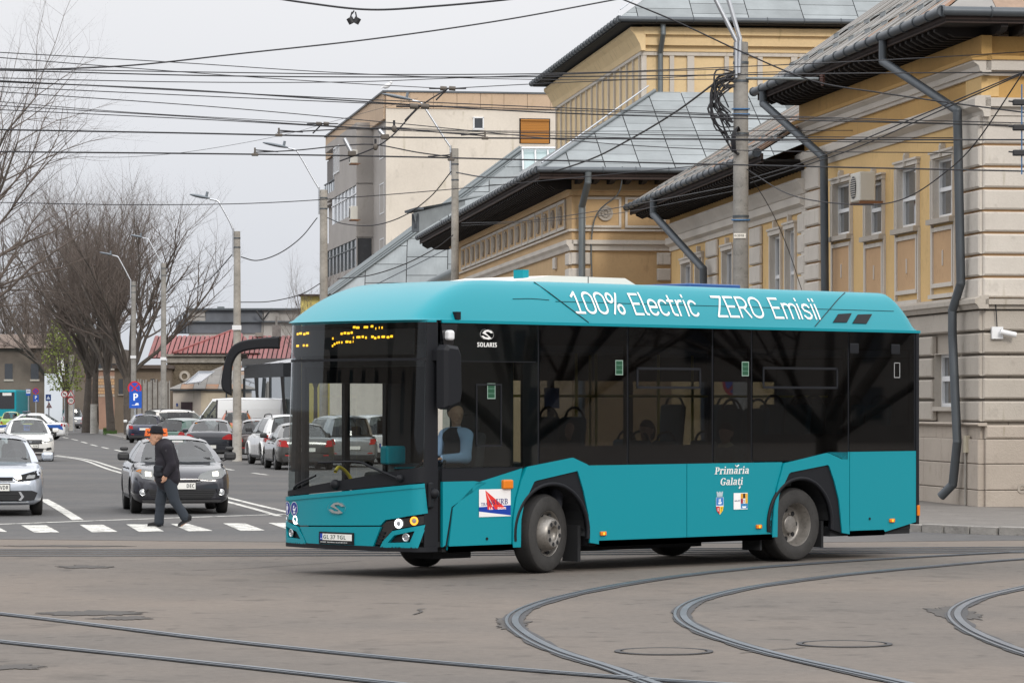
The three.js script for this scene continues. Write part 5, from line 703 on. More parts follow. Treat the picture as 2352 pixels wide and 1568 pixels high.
// ---------- bare trees ----------
function bareTree(name, label, pos, H, o = {}) {
  const { trunkH = 0.18, limbs = 7, spread = 0.45, maxL = 4, r0 = 0.28, density = 1, sd = 1, lean = V(0, 0, 0), white = 0, group = 'bare street trees', droop = 0, wander = 0.16, rise = 0.07 } = o;
  seed = 1000 + sd * 77; const A1 = [], A2 = [];
  const emit = (arr, p, q, ra, rb, k) => {
    const d = q.clone().sub(p).normalize(), u = Math.abs(d.y) > 0.9 ? V(1, 0, 0) : V(0, 1, 0), s = d.clone().cross(u).normalize(), w = d.clone().cross(s);
    for (let i = 0; i < k; i++) { const a0 = i / k * 6.28319, a1 = (i + 1) / k * 6.28319, n0 = s.clone().multiplyScalar(Math.cos(a0)).addScaledVector(w, Math.sin(a0)), n1 = s.clone().multiplyScalar(Math.cos(a1)).addScaledVector(w, Math.sin(a1)); arr.push([p, q, ra, rb, n0, n1]); }
  };
  const grow = (p, dir, len, rad, lv) => {
    const n = lv === 0 ? 5 : lv < 2 ? 7 : lv < 3 ? 5 : lv < 4 ? 4 : 3, sl = len / n, arr = lv < 2 ? A1 : A2; let cur = p, d = dir.clone(), r = rad;
    for (let i = 0; i < n; i++) {
      d.add(V(rr(-1, 1), rr(-1, 1), rr(-1, 1)).multiplyScalar(lv === 0 ? 0.05 : wander)); if (lv >= 1) d.y += (lv < 3 ? rise : 0.02) - droop * 0.1; d.normalize();
      const nx = cur.clone().addScaledVector(d, sl), r2 = lv === 0 ? rad * (1 - 0.3 * (i + 1) / n) : rad * (1 - 0.8 * (i + 1) / n); emit(arr, cur, nx, r, r2, lv === 0 ? 9 : lv === 1 ? 6 : lv === 2 ? 4 : 3);
      if (lv > 0 && lv < maxL && (i > 0 || lv > 1)) { const kids = lv === 1 ? (rnd() < 0.85 * density ? 2 : 1) : lv === 2 ? (rnd() < 0.8 * density ? 2 : 1) : 1; for (let k = 0; k < kids; k++) { const side = V(rr(-1, 1), rr(-0.25, 0.7), rr(-1, 1)).normalize(); const cd = d.clone().multiplyScalar(lv === 1 ? 0.9 : 0.7).addScaledVector(side, 0.72).normalize(); grow(nx, cd, len * rr(0.36, 0.58) * (1 - 0.25 * i / n), r2 * 0.62, lv + 1); } }
      cur = nx; r = r2;
    }
    return [cur, d, r];
  };
  const base = V(0, 0, 0); let [tp, td, tr] = grow(base, V(0, 1, 0).add(lean).normalize(), H * trunkH, r0, 0);
  for (let i = 0; i < limbs; i++) { const a = i / limbs * 6.283 + rr(-0.3, 0.3), k = (i === 0 ? 0.12 : spread * rr(0.55, 1.15)); grow(tp.clone().addScaledVector(td, -rr(0, H * 0.04)), V(Math.cos(a) * k, 1 - k * 0.45, Math.sin(a) * k).add(lean).normalize(), H * (1 - trunkH) * rr(0.78, 0.98), tr * rr(0.5, 0.72), 1); }
  const geo = arr => { const n = arr.length, P1 = new Float32Array(n * 18), N = new Float32Array(n * 18); let c = 0; const put = (v, nn) => { P1[c] = v.x; P1[c + 1] = v.y; P1[c + 2] = v.z; N[c] = nn.x; N[c + 1] = nn.y; N[c + 2] = nn.z; c += 3; }; const x = V(0, 0, 0); for (const [p, q, ra, rb, n0, n1] of arr) { const a = p.clone().addScaledVector(n0, ra), b = p.clone().addScaledVector(n1, ra), e = q.clone().addScaledVector(n1, rb), f = q.clone().addScaledVector(n0, rb); put(a, n0); put(b, n1); put(e, n1); put(a, n0); put(e, n1); put(f, n0); } const g = new THREE.BufferGeometry(); g.setAttribute('position', new THREE.BufferAttribute(P1, 3)); g.setAttribute('normal', new THREE.BufferAttribute(N, 3)); return boxUV(g); };
  const t = thing(name, label, 'tree', pos, o.ry || 0, group); geoMesh('trunk', geo(A1), M.bark, t); geoMesh('crown', geo(A2), M.twig, t);
  if (white) mb().cyl(r0 * 1.06, r0 * 0.96, white, 0, white / 2, 0, 12).build('limewash', M.limewash, t);
  t.userData.tris = undefined; delete t.userData.tris; return t;
}
const tp = (u, d) => V((u - 1176) / F * d, 0, -d);
bareTree('bare_tree', 'bare tree reaching in from the left edge, its trunk outside the picture', tp(-190, 84), 11.6, { trunkH: 0.24, limbs: 10, spread: 0.9, r0: 0.22, sd: 3, density: 1.4, maxL: 5, droop: 0.35, wander: 0.24 });
bareTree('bare_tree', 'bare tree with dark trunk left of the whitewashed trunk', tp(196, 242), 15.6, { trunkH: 0.27, limbs: 10, spread: 0.4, r0: 0.32, sd: 5, density: 1.35, rise: 0.1, wander: 0.2 });
bareTree('bare_tree', 'tall bare tree with a whitewashed trunk foot', tp(216, 236), 16.8, { trunkH: 0.26, limbs: 11, spread: 0.42, r0: 0.28, white: 2.0, sd: 11, density: 1.4, rise: 0.1, wander: 0.2 });
bareTree('bare_tree', 'bare tree with dark trunk behind the whitewashed pole', tp(254, 228), 15.4, { trunkH: 0.27, limbs: 11, spread: 0.42, r0: 0.3, sd: 17, density: 1.4, rise: 0.1, wander: 0.2 });
bareTree('bare_tree', 'broad bare tree right of the group, branches reaching over the garage', tp(294, 216), 15.2, { trunkH: 0.26, limbs: 11, spread: 0.55, r0: 0.3, sd: 23, density: 1.4, rise: 0.08, wander: 0.22 });
bareTree('bare_tree', 'bare tree behind the far poles, left of the warning signs', tp(128, 300), 15, { trunkH: 0.25, limbs: 8, spread: 0.6, r0: 0.42, sd: 29 });
bareTree('bare_tree', 'bare leaning tree beside the distant bus', tp(60, 318), 13.5, { trunkH: 0.3, limbs: 8, spread: 0.6, r0: 0.4, sd: 31, lean: V(0.12, 0, 0) });
bareTree('bare_tree', 'bare tree behind the distant bus at the left edge', tp(12, 335), 14, { trunkH: 0.3, limbs: 8, spread: 0.6, r0: 0.35, sd: 37 });
bareTree('bare_tree', 'thin bare shrub tree showing beside the bus roof in front of the apartment block', tp(722, 172), 8.6, { trunkH: 0.35, limbs: 6, spread: 0.6, r0: 0.12, sd: 41, maxL: 4 });
{ // young tree in first green leaf
  const t = bareTree('budding_tree', 'young tree with first yellow-green leaves between the far trunks', tp(150, 262), 9.5, { trunkH: 0.3, limbs: 6, spread: 0.5, r0: 0.18, sd: 43, maxL: 3, group: 'budding tree' });
  seed = 99; const b = mb(); for (let i = 0; i < 2600; i++) { const a = rr(0, 6.283), r = Math.sqrt(rnd()) * 2.0, y = rr(3.0, 8.4), s = rr(0.05, 0.11); b.add(new THREE.PlaneGeometry(s, s * 1.5), TRS(Math.cos(a) * r * (1 - Math.abs(y - 5.5) / 6), y, Math.sin(a) * r, rr(0, 3), rr(0, 6), rr(0, 3))); } b.build('leaves', S(lin(0.16, 0.2, 0.035), 0.8, { side: THREE.DoubleSide }), t);
}
// trees and houses across the street, out of the picture, that the bus windows mirror
bareTree('bare_tree', 'bare tree standing across the crossing, outside the picture to the right', V(24, 0, -40), 11, { trunkH: 0.14, limbs: 9, spread: 0.9, r0: 0.26, sd: 47, maxL: 4 }); bareTree('bare_tree', 'second bare tree across the crossing, outside the picture to the right', V(29, 0, -46), 12, { trunkH: 0.14, limbs: 9, spread: 0.9, r0: 0.28, sd: 53, maxL: 4 }); bareTree('bare_tree', 'bare tree on the near left corner, outside the picture', V(-26, 0, -34), 12, { trunkH: 0.25, limbs: 8, spread: 0.7, r0: 0.3, sd: 59, maxL: 4 });
for (const [x, z, w, h, d, l] of [[150, -30, 14, 7, 90, 'grey house row far across the crossing, outside the picture to the right'], [-60, -30, 14, 11, 50, 'grey house row on the left corner, outside the picture']]) { const t = thing('house_row', l, 'building', V(x, 0, z)); mb().bx(-w / 2, w / 2, 0, h, -d / 2, d / 2).build('wall', S(lin(0.26, 0.24, 0.22), 0.9, { map: tPl }), t); const sg = x > 0 ? -1 : 1; for (let i = 0; i < 10; i++) for (let k = 0; k < (h > 8 ? 3 : 2); k++) mb().bx(sg * w / 2, sg * (w / 2 + 0.05), 1.2 + k * 3, 2.9 + k * 3, -d / 2 + 2 + i * d / 10, -d / 2 + 3.4 + i * d / 10).build('window', M.glassDark, t); mb().bx(-w / 2 - 0.4, w / 2 + 0.4, h, h + 0.4, -d / 2 - 0.4, d / 2 + 0.4).build('roof', M.zincDark, t); }
// ---------- the bus ----------
const BT = 0.76699, BX = -1.26957, BZ = 39.5145, HW = 1.225;
const bus = thing('city_bus', 'turquoise electric city bus with black glazing turning across the street', 'bus', V(BX - HW * Math.sin(BT), 0, -BZ - HW * Math.cos(BT)), BT);
bus.updateMatrixWorld(true);
const toBus = (u, v, d) => bus.worldToLocal(at(u, v, d));
const bs = (u, v) => { const t = (u - 1176) / F, c = Math.cos(BT), s = Math.sin(BT), x = (t * BZ - BX) / (c - t * s), Z = BZ + x * s; return [x, EYE - (v - HOR) * Z / F]; };  // picture -> (length, height) on the near side
const bsAt = (u, v, c) => { const o = HW - c, X1 = BX - o * Math.sin(BT), Z1 = BZ + o * Math.cos(BT), t = (u - 1176) / F, cc = Math.cos(BT), ss = Math.sin(BT), x = (t * Z1 - X1) / (cc - t * ss), Z = Z1 + x * ss; return [x, EYE - (v - HOR) * Z / F]; };
const covInv = (u, v) => { let y = 3.2, s = 0; for (let i = 0; i < 12; i++) { const ps = Math.min(0.97, Math.max(0, (y - 2.965) / 0.5)); [s, y] = bsAt(u, v, HW - 0.34 * (1 - Math.pow(1 - ps, 1 / 1.6))); } return [s, Math.min(3.45, y)]; };   // picture -> (length, height) on the sloping roof edge
const bsp = a => a.map(([u, v]) => bs(u, v));
// plan of the front: arc length q from the middle, + towards the driver's side
const planPts = (() => { const h = []; for (let i = 0; i <= 20; i++) { const a = 1.08 * i / 20; h.push([0.18 + 0.11 * a * a, a]); } for (let i = 1; i <= 12; i++) { const t = i / 12, k = 1 - t; h.push([k * k * 0.308 + 2 * k * t * 0.34 + t * t * 0.55, k * k * 1.08 + 2 * k * t * 1.205 + t * t * HW]); } return [...h.slice(1).reverse().map(([s, a]) => [s, -a]), ...h]; })();
const planQ = (() => { const L = [0]; for (let i = 1; i < planPts.length; i++) L.push(L[i - 1] + Math.hypot(planPts[i][0] - planPts[i - 1][0], planPts[i][1] - planPts[i - 1][1])); const mid = L[L.length - 1] / 2; return L.map(v => v - mid); })();
const QE = planQ[planQ.length - 1];
function plan(q) { const sg = Math.sign(q) || 1; if (Math.abs(q) >= QE) return { s: 0.55 + Math.abs(q) - QE, z: sg * HW, ns: 0, nz: sg }; let i = 1; while (planQ[i] < q) i++; const t = (q - planQ[i - 1]) / (planQ[i] - planQ[i - 1]), a = planPts[i - 1], b = planPts[i], c = planPts[Math.max(0, i - 2)], d = planPts[Math.min(planPts.length - 1, i + 1)]; const tan = (p, r) => { const n = Math.hypot(r[0] - p[0], r[1] - p[1]); return [(r[0] - p[0]) / n, (r[1] - p[1]) / n]; }, t1 = tan(c, b), t2 = tan(a, d), ts = t1[0] + (t2[0] - t1[0]) * t, tz = t1[1] + (t2[1] - t1[1]) * t, n = Math.hypot(ts, tz); return { s: a[0] + (b[0] - a[0]) * t, z: a[1] + (b[1] - a[1]) * t, ns: -tz / n, nz: ts / n }; }
const frontMap = (q, y, o) => { const p = plan(q), rk = Math.max(0, y - 1.15) * 0.05; return V(p.s + p.ns * o + rk * Math.abs(p.ns), y, p.z + p.nz * o); };
const sideMap = (s, y, o) => V(s, y, HW + o), farMap = (s, y, o) => V(s, y, -HW - o);
const fq = (u, v) => { const f = q => { const p = frontMap(q, 1.5, 0), w = p.clone().applyMatrix4(bus.matrixWorld); return [1176 + F * w.x / -w.z, -w.z]; }; let a = -QE, b = QE + 0.2; for (let i = 0; i < 50; i++) { const m = (a + b) / 2; if (f(m)[0] < u) a = m; else b = m; } const d = f(a)[1]; return [a, EYE - (v - HOR) * d / F]; };
const fqp = a => a.map(([u, v]) => fq(u, v));
const mir = p => p.map(([q, y]) => [-q, y]);
function bent(map, poly, off, thick, step = 0.07, stepY = 0.25) {      // outline bent over a surface, as a slab with edges
  const b = mb(), xs = poly.map(p => p[0]), x0 = Math.min(...xs), x1 = Math.max(...xs), n = Math.max(1, Math.ceil((x1 - x0) / step)), pos = [], ys = poly.map(p => p[1]), y0 = Math.min(...ys), y1 = Math.max(...ys), ny = Math.max(1, Math.ceil((y1 - y0) / stepY)), e = 1e-3;
  const nrm = (x, y) => { if (map.n) return map.n.clone(); const p = map(x, y, 0), q = map(x, y, 0.05); return q.sub(p).normalize(); };
  for (let i = 0; i < n; i++) for (let j = 0; j < ny; j++) {
    let c = clipPoly(poly, 1, 0, x0 + (x1 - x0) * i / n); c = clipPoly(c, -1, 0, -(x0 + (x1 - x0) * (i + 1) / n)); c = clipPoly(c, 0, 1, y0 + (y1 - y0) * j / ny); c = clipPoly(c, 0, -1, -(y0 + (y1 - y0) * (j + 1) / ny));
    if (c.length < 3) continue;
    const v2 = c.map(p => new THREE.Vector2(...p)); if (THREE.ShapeUtils.area(v2) < 0) v2.reverse();
    for (const f of THREE.ShapeUtils.triangulateShape(v2, [])) { const p = f.map(k => map(v2[k].x, v2[k].y, off)); const nn = f.map(k => nrm(v2[k].x, v2[k].y)); let o = [0, 1, 2]; if (p[1].clone().sub(p[0]).cross(p[2].clone().sub(p[0])).dot(nn[0]) < 0) o = [0, 2, 1]; for (const k of o) { b.p.push(p[k].x, p[k].y, p[k].z); b.n.push(nn[k].x, nn[k].y, nn[k].z); } }
  }
  if (thick) for (let i = 0; i < poly.length; i++) { const a = poly[i], c = poly[(i + 1) % poly.length], m = Math.max(1, Math.ceil(Math.hypot(a[0] - c[0], a[1] - c[1]) / step)); for (let k = 0; k < m; k++) { const f = (t) => [a[0] + (c[0] - a[0]) * t, a[1] + (c[1] - a[1]) * t], p = f(k / m), q = f((k + 1) / m); b.quad(map(p[0], p[1], off), map(p[0], p[1], off - thick), map(q[0], q[1], off - thick), map(q[0], q[1], off)); } }
  return b;
}
function ringBetween(map, A, B, off, thick, n = 60) {      // band between two open outlines
  const res = (P) => { const L = [0]; for (let i = 1; i < P.length; i++) L.push(L[i - 1] + Math.hypot(P[i][0] - P[i - 1][0], P[i][1] - P[i - 1][1])); const T = L[L.length - 1]; return Array.from({ length: n + 1 }, (_, k) => { const d = T * k / n; let i = 1; while (i < L.length - 1 && L[i] < d) i++; const t = (d - L[i - 1]) / (L[i] - L[i - 1] || 1); return [P[i - 1][0] + (P[i][0] - P[i - 1][0]) * t, P[i - 1][1] + (P[i][1] - P[i - 1][1]) * t]; }); };
  const a = res(A), b = res(B), m = mb(), f = (p, o) => map(p[0], p[1], o), o1 = off - thick;
  for (let i = 0; i < n; i++) { m.quad(f(a[i], off), f(b[i], off), f(b[i + 1], off), f(a[i + 1], off)); m.quad(f(a[i], off), f(a[i + 1], off), f(a[i + 1], o1), f(a[i], o1)); m.quad(f(b[i], o1), f(b[i + 1], o1), f(b[i + 1], off), f(b[i], off)); }
  for (const i of [0, n]) m.quad(f(a[i], off), f(a[i], o1), f(b[i], o1), f(b[i], off)); return m;
}
// roof surface
const RB = 2.965, RH = 0.5, BL = 9.24;
function roofY(s, a) { const pf0 = s - plan(Math.sign(a) * Math.min(Math.abs(a) * 1.03, QE)).s; const ds = HW - Math.abs(a), df = Math.max(0, s - planS(a)), dr = Math.max(0, BL - s); const ps = 1 - Math.pow(1 - Math.min(1, ds / 0.34), 1.6), pf = 1 - Math.pow(1 - Math.min(1, df / 1.45), 2.3), pr = 1 - Math.pow(1 - Math.min(1, dr / 0.42), 1.9); const k = Math.cbrt(Math.pow(1 - ps, 3) + Math.pow(1 - pf, 3) + Math.pow(1 - pr, 3)); return RB + RH * Math.max(0, 1 - k) * (0.97 + 0.03 * Math.min(1, s / 3)); }
function planS(a) { const A0 = Math.abs(a); for (let i = 1; i < planPts.length; i++) if (planPts[i][1] >= A0 && planPts[i][1] > 0) { const p = planPts[i - 1], q = planPts[i], t = (A0 - p[1]) / (q[1] - p[1] || 1); return p[0] + (q[0] - p[0]) * t; } return 0.55; }
const covMap = (s, y, o) => { const ps = Math.min(1, Math.max(0, (y - RB) / RH)), ds = 0.34 * (1 - Math.pow(1 - ps, 1 / 1.6)); return V(s, y + o * 0.5, HW - ds + o * 0.85); };

const BM = { pale: P(lin(0.94, 0.95, 0.95), 0.02, { transmission: 1, thickness: 0, ior: 1.45, side: THREE.DoubleSide }),
  teal: P(lin(0.0, 0.255, 0.315), 0.42, { clearcoat: 0.3, clearcoatRoughness: 0.1, specularIntensity: 0.6 }),
  blackGloss: P(lin(0.012, 0.012, 0.014), 0.1, { clearcoat: 1, clearcoatRoughness: 0.03 }),
  blackPl: P(lin(0.011, 0.012, 0.015), 0.55, { specularIntensity: 0.45 }), inner: S(lin(0.012, 0.013, 0.015), 0.85), grey: S(lin(0.07, 0.075, 0.08), 0.7), ceil: S(lin(0.32, 0.33, 0.33), 0.7),
  tint: P(lin(0.38, 0.40, 0.42), 0.02, { transmission: 1, thickness: 0, ior: 1.5, side: THREE.DoubleSide }), clear: P(lin(0.62, 0.67, 0.67), 0.02, { transmission: 1, thickness: 0, ior: 1.5, side: THREE.DoubleSide }), mid: P(lin(0.52, 0.56, 0.58), 0.02, { transmission: 1, thickness: 0, ior: 1.52, side: THREE.DoubleSide }),
  seam: S(lin(0.006, 0.03, 0.035), 0.7), white: S(lin(0.82, 0.82, 0.80), 0.45), amber: S(lin(0.75, 0.2, 0.01), 0.3), amberGlow: S(lin(0.8, 0.25, 0.02), 0.3, { emissive: lin(1, 0.38, 0.03), emissiveIntensity: 1.6 }), drl: S(lin(0.9, 0.9, 0.9), 0.3, { emissive: lin(1, 1, 1), emissiveIntensity: 2.4 }),
  lens: P(lin(0.25, 0.26, 0.28), 0.1, { clearcoat: 1 }), seat: S(lin(0.012, 0.07, 0.09), 0.8, { map: tMotB }), yellow: S(lin(0.65, 0.5, 0.03), 0.4), tread: S(lin(0.019, 0.018, 0.018), 0.9, { map: T(tConc, 0.5) }), rimSteel: S(lin(0.33, 0.31, 0.285), 0.42, { metalness: 0.6, map: T(tConc, 0.5) }), wall: S(lin(0.042, 0.04, 0.038), 0.8, { map: T(tConc, 0.6) }),
};
// --- roof ---
{
  const g = grid(76, 44, (u, v) => { const a = HW * Math.sin((v - 0.5) * Math.PI) * 0.9995, f = planS(a), k = u < 0.4 ? u / 0.4 * 0.2 : u > 0.8 ? 0.9 + (u - 0.8) / 0.2 * 0.1 : 0.2 + (u - 0.4) / 0.4 * 0.7, s = f + (BL - f) * k; return V(s, roofY(s, a), a); });
  const roof = geoMesh('roof', g, BM.teal, bus);
  mb().add(grid(24, 2, (u, v) => { const q = -QE + u * 2 * QE, p = frontMap(q, RB, 0.012 * (v ? 1 : 1)); return V(p.x, RB - 0.025 * v, p.z); })).build('front_edge', BM.teal, roof);
  for (const z of [1, -1]) mb().bx(0.64, BL, RB - 0.03, RB + 0.004, z * (HW - 0.03), z * (HW + 0.012)).build('gutter_rail', BM.teal, roof);
  const seam = (pts, w = 0.007) => { const b = mb(), c = new THREE.CatmullRomCurve3(pts.map(([s, y]) => covMap(s, y, 0.003))); b.add(new THREE.TubeGeometry(c, 40, w, 5)); b.build('panel_seam', BM.seam, roof); };
  { const dg = (a, b) => seam([0, 1, 2, 3, 4].map(i => covInv(a[0] + (b[0] - a[0]) * i / 4, a[1] + (b[1] - a[1]) * i / 4))); dg([1226, 646], [1352, 741]); dg([1941, 669], [1872, 750]); seam([[2.6, 3.22], [4, 3.22], [6, 3.22], [8.85, 3.22]], 0.0035); seam([[1.9, 3.235], [2.2, 3.245], [2.5, 3.235]], 0.0035); }
  for (const p of [[[1913, 741], [1925, 722], [1956, 720], [1945, 741]], [[1958, 743], [1970, 723], [2003, 722], [1990, 744]]]) { const q = p.map(([u, v]) => covInv(u, v)).map(([s, y]) => [s, Math.max(RB + 0.02, y)]); bent(covMap, q, 0.012, 0.02).build('air_vent', BM.blackPl, roof); }
  // lettering
  const arc = (cx, cy, rx, ry, a0, a1, n = 10) => Array.from({ length: n + 1 }, (_, i) => { const a = (a0 + (a1 - a0) * i / n) * Math.PI / 180; return [cx + Math.cos(a) * rx, cy + Math.sin(a) * ry]; });
  const oh = w => [[...arc(w / 2, 1 - w / 2, w / 2, w / 2, 0, 180), ...arc(w / 2, w / 2, w / 2, w / 2, 180, 360), [w, 1 - w / 2]]];
  const GL = { // thin even-stroke letters: [width, strokes]
    '1': [0.5, [[[0.04, 0.8], [0.27, 1], [0.27, 0]], [[0.02, 0], [0.5, 0]]]], '0': [0.5, oh(0.5)], O: [0.54, oh(0.54)], '%': [0.78, [arc(0.16, 0.78, 0.16, 0.21, 0, 360, 16), arc(0.62, 0.22, 0.16, 0.21, 0, 360, 16), [[0.62, 1], [0.16, 0]]]], E: [0.44, [[[0.44, 1], [0, 1], [0, 0], [0.44, 0]], [[0, 0.52], [0.38, 0.52]]]], l: [0.14, [[[0, 1.06], [0, 0.12], [0.05, 0.02], [0.14, 0]]]], e: [0.44, [[[0.02, 0.38], [0.44, 0.38], ...arc(0.22, 0.5, 0.22, 0.23, 0, 180), ...arc(0.22, 0.22, 0.22, 0.22, 180, 330)]]], c: [0.42, [[...arc(0.22, 0.5, 0.22, 0.23, 30, 180), ...arc(0.22, 0.22, 0.22, 0.22, 180, 330)]]], t: [0.32, [[[0.1, 0.96], [0.1, 0.16], [0.16, 0.03], [0.32, 0]], [[-0.02, 0.72], [0.3, 0.72]]]], r: [0.3, [[[0, 0.73], [0, 0]], [[0, 0.5], [0.08, 0.66], [0.18, 0.73], [0.3, 0.73]]]], i: [0.03, [[[0, 0.73], [0, 0]], [[0, 0.95], [0, 1.02]]]], Z: [0.46, [[[0, 1], [0.46, 1], [0, 0], [0.46, 0]]]], R: [0.48, [[[0, 0], [0, 1], [0.24, 1], ...arc(0.24, 0.74, 0.22, 0.26, 90, -90), [0, 0.48]], [[0.24, 0.48], [0.48, 0]]]], m: [0.68, [[[0, 0.73], [0, 0]], [[0, 0.5], ...arc(0.17, 0.56, 0.17, 0.17, 180, 0), [0.34, 0]], [[0.34, 0.5], ...arc(0.51, 0.56, 0.17, 0.17, 180, 0), [0.68, 0]]]], s: [0.4, [[[0.38, 0.6], [0.31, 0.7], [0.2, 0.73], [0.08, 0.69], [0.02, 0.56], [0.08, 0.43], [0.2, 0.37], [0.32, 0.3], [0.38, 0.17], [0.32, 0.05], [0.2, 0], [0.08, 0.03], [0, 0.13]]]], ' ': [0.25, []] };
  const put = (txt, s0, s1, y0, h) => { let x = 0; const L = []; for (const ch of txt) { const [w, st] = GL[ch]; L.push(st.map(p => p.map(([a, b]) => [x + a, b]))); x += w + 0.17; } const k = (s1 - s0) / (x - 0.17), hw = 0.0135, q = (p, dx, dy) => covMap(s0 + p[0] * k + dx, y0 + p[1] * h + dy, 0.007); L.forEach((ps, li) => { if (!ps.length) return; const b = mb(); for (const p of ps) for (let i = 0; i < p.length - 1; i++) { const n = Math.max(1, Math.ceil(Math.abs(p[i + 1][1] - p[i][1]) / 0.15)); for (let j = 0; j < n; j++) { const f = t => [p[i][0] + (p[i + 1][0] - p[i][0]) * t, p[i][1] + (p[i + 1][1] - p[i][1]) * t], a = f(j / n), c = f((j + 1) / n), dx = (c[0] - a[0]) * k, dy = (c[1] - a[1]) * h, l = Math.hypot(dx, dy) || 1, ux = dx / l * hw, uy = dy / l * hw; b.quad(q(a, -ux * 0.9 + uy, -uy * 0.9 - ux), q(c, ux * 0.9 + uy, uy * 0.9 - ux), q(c, ux * 0.9 - uy, uy * 0.9 + ux), q(a, -ux * 0.9 - uy, -uy * 0.9 + ux)); } } b.build('letter', BM.white, roof, 'white letter ' + txt[li] + ' of ' + txt); }); };
  { const a = covInv(1323, 718), b = covInv(1606, 725), c = covInv(1651, 727), d = covInv(1884, 731); put('100% Electric', a[0], b[0], 3.09, 0.245); put('ZERO Emisii', c[0], d[0], 3.09, 0.245); }
  mb().prism([[2.2, 3.46], [2.86, 3.545], [4.15, 3.545], [4.36, 3.46]], 1.5, TRS(0, 0, -0.75)).build('roof_unit', S(lin(0.8, 0.76, 0.7), 0.5), roof); mb().bx(3.5, 3.51, 3.47, 3.55, -0.755, 0.755).build('unit_seam', BM.grey, roof);
  mb().rbox(0.95, 0.07, 1.2, 5.95, 3.485, 0, 0.02).build('roof_hatch', S(lin(0.02, 0.08, 0.25), 0.4), roof); { const p = toBus(1197, 631, 41.9); mb().bx(p.x - 0.05, p.x + 0.05, 3.4, p.y + 0.06, p.z - 0.08, p.z + 0.08).build('antenna_box', BM.teal, roof); }; mb().bx(8.85, 8.95, 3.3, 3.4, 0.5, 0.7).build('rear_marker', M.upvc, roof);
  { const p = toBus(960, 720, 40); mb().add(new THREE.SphereGeometry(0.018, 8, 6), TRS(0.52, 3.05, 0.99)).build('washer_jet', BM.blackPl, roof); mb().bx(0.86, 0.93, RB + 0.01, RB + 0.1, HW - 0.06, HW + 0.015).build('wire_guide', BM.blackPl, roof); }
}
// --- side glazing, near side ---
const yW = 1.27, yT = RB - 0.03;
const panes = [[0.66, 2.185], [2.215, 3.695], [3.725, 5.205], [5.235, 5.925], [5.955, 7.785], [7.815, 9.12]];
panes.forEach(([a, b], i) => { const lo = i === 5 ? 1.39 : i === 4 ? 1.29 : yW; const m = i === 0 ? BM.clear : BM.tint; const g = mb().bx(a, b, lo, yT, HW - 0.006, HW).build('side_window', m, bus);
  if (i === 2 || i === 4) { const p = i === 2 ? bsp([[1462, 843], [1610, 843], [1610, 893], [1462, 893]]) : bsp([[1752, 842], [1925, 846], [1925, 893], [1752, 893]]); const [x0, y1] = p[0], [x1, y0] = p[2]; mb().bx(x0, x1, y1 - 0.03, y1, HW, HW + 0.006).bx(x0, x1, y0, y0 + 0.03, HW, HW + 0.006).bx(x0, x0 + 0.03, y0, y1, HW, HW + 0.006).bx(x1 - 0.03, x1, y0, y1, HW, HW + 0.006).build('vent_frame', BM.blackPl, g); }
  if (i === 0) { const f = mb(); f.bx(0.7, 2.15, 2.49, 2.5, HW, HW + 0.004); const [x0, y1] = bs(1093, 885), [x1, y0] = bs(1152, 1025); f.bx(x0, x0 + 0.02, y0, y1, HW, HW + 0.006).bx(x1 - 0.02, x1, y0, y1, HW, HW + 0.006).bx(x0, x1, y0, y0 + 0.02, HW, HW + 0.006).bx(x0, x1, y1, y1 + 0.02, HW, HW + 0.006).build('sliding_frame', BM.blackPl, g); }
});
mb().bx(0.62, 9.16, yT, RB - 0.005, HW - 0.03, HW - 0.004).bx(2.17, 2.23, yW, yT, HW - 0.05, HW - 0.008).bx(3.68, 3.74, yW, yT, HW - 0.05, HW - 0.008).bx(5.19, 5.25, yW, yT, HW - 0.05, HW - 0.008).bx(5.91, 5.97, yW, yT, HW - 0.05, HW - 0.008).bx(7.74, 7.86, yW, yT, HW - 0.05, HW - 0.008).bx(0.66, 9.12, 2.72, 2.95, HW - 0.05, HW - 0.008).bx(9.05, 9.16, 1.3, yT, HW - 0.05, HW - 0.008).bx(0.66, 2.2, 2.5, 2.75, HW - 0.05, HW - 0.008).bx(7.86, 9.1, 1.38, 1.72, HW - 0.05, HW - 0.008).bx(5.97, 7.74, 1.28, 1.62, HW - 0.05, HW - 0.008).bx(1.95, 2.18, yW, 2.8, HW - 0.05, HW - 0.008).bx(2.23, 3.68, 1.27, 1.5, HW - 0.05, HW - 0.008).bx(3.74, 5.19, 1.27, 1.5, HW - 0.05, HW - 0.008).build('window_pillars', BM.blackPl, bus);
// green emergency labels and small marks on the glass
for (const [u, v] of [[1128, 898], [1422, 844], [1712, 847]]) { const [s, y] = bs(u, v), w = 0.13, h = 0.18; const m = canvasMat(64, 88, (x, W, H) => { x.fillStyle = '#8fa79b'; x.fillRect(0, 0, W, H); x.fillStyle = '#14492f'; x.fillRect(5, 5, W - 10, H - 10); x.fillStyle = '#8fa79b'; x.font = '9px sans-serif'; x.fillText('Emergency exit', 7, 32); x.fillText('Ieşire de urgenţă', 7, 60); }); const o = new THREE.Mesh(new THREE.PlaneGeometry(w, h), m); o.name = 'emergency_label'; o.position.set(s, y, HW + 0.004); bus.add(o); }
{ const [s, y] = bs(2061, 850); mb().bx(s - 0.06, s - 0.05, y - 0.1, y + 0.1, HW, HW + 0.004).bx(s + 0.05, s + 0.06, y - 0.1, y + 0.1, HW, HW + 0.004).bx(s - 0.06, s + 0.06, y + 0.09, y + 0.1, HW, HW + 0.004).bx(s - 0.06, s + 0.06, y - 0.1, y - 0.09, HW, HW + 0.004).build('label_outline', BM.ceil, bus); }
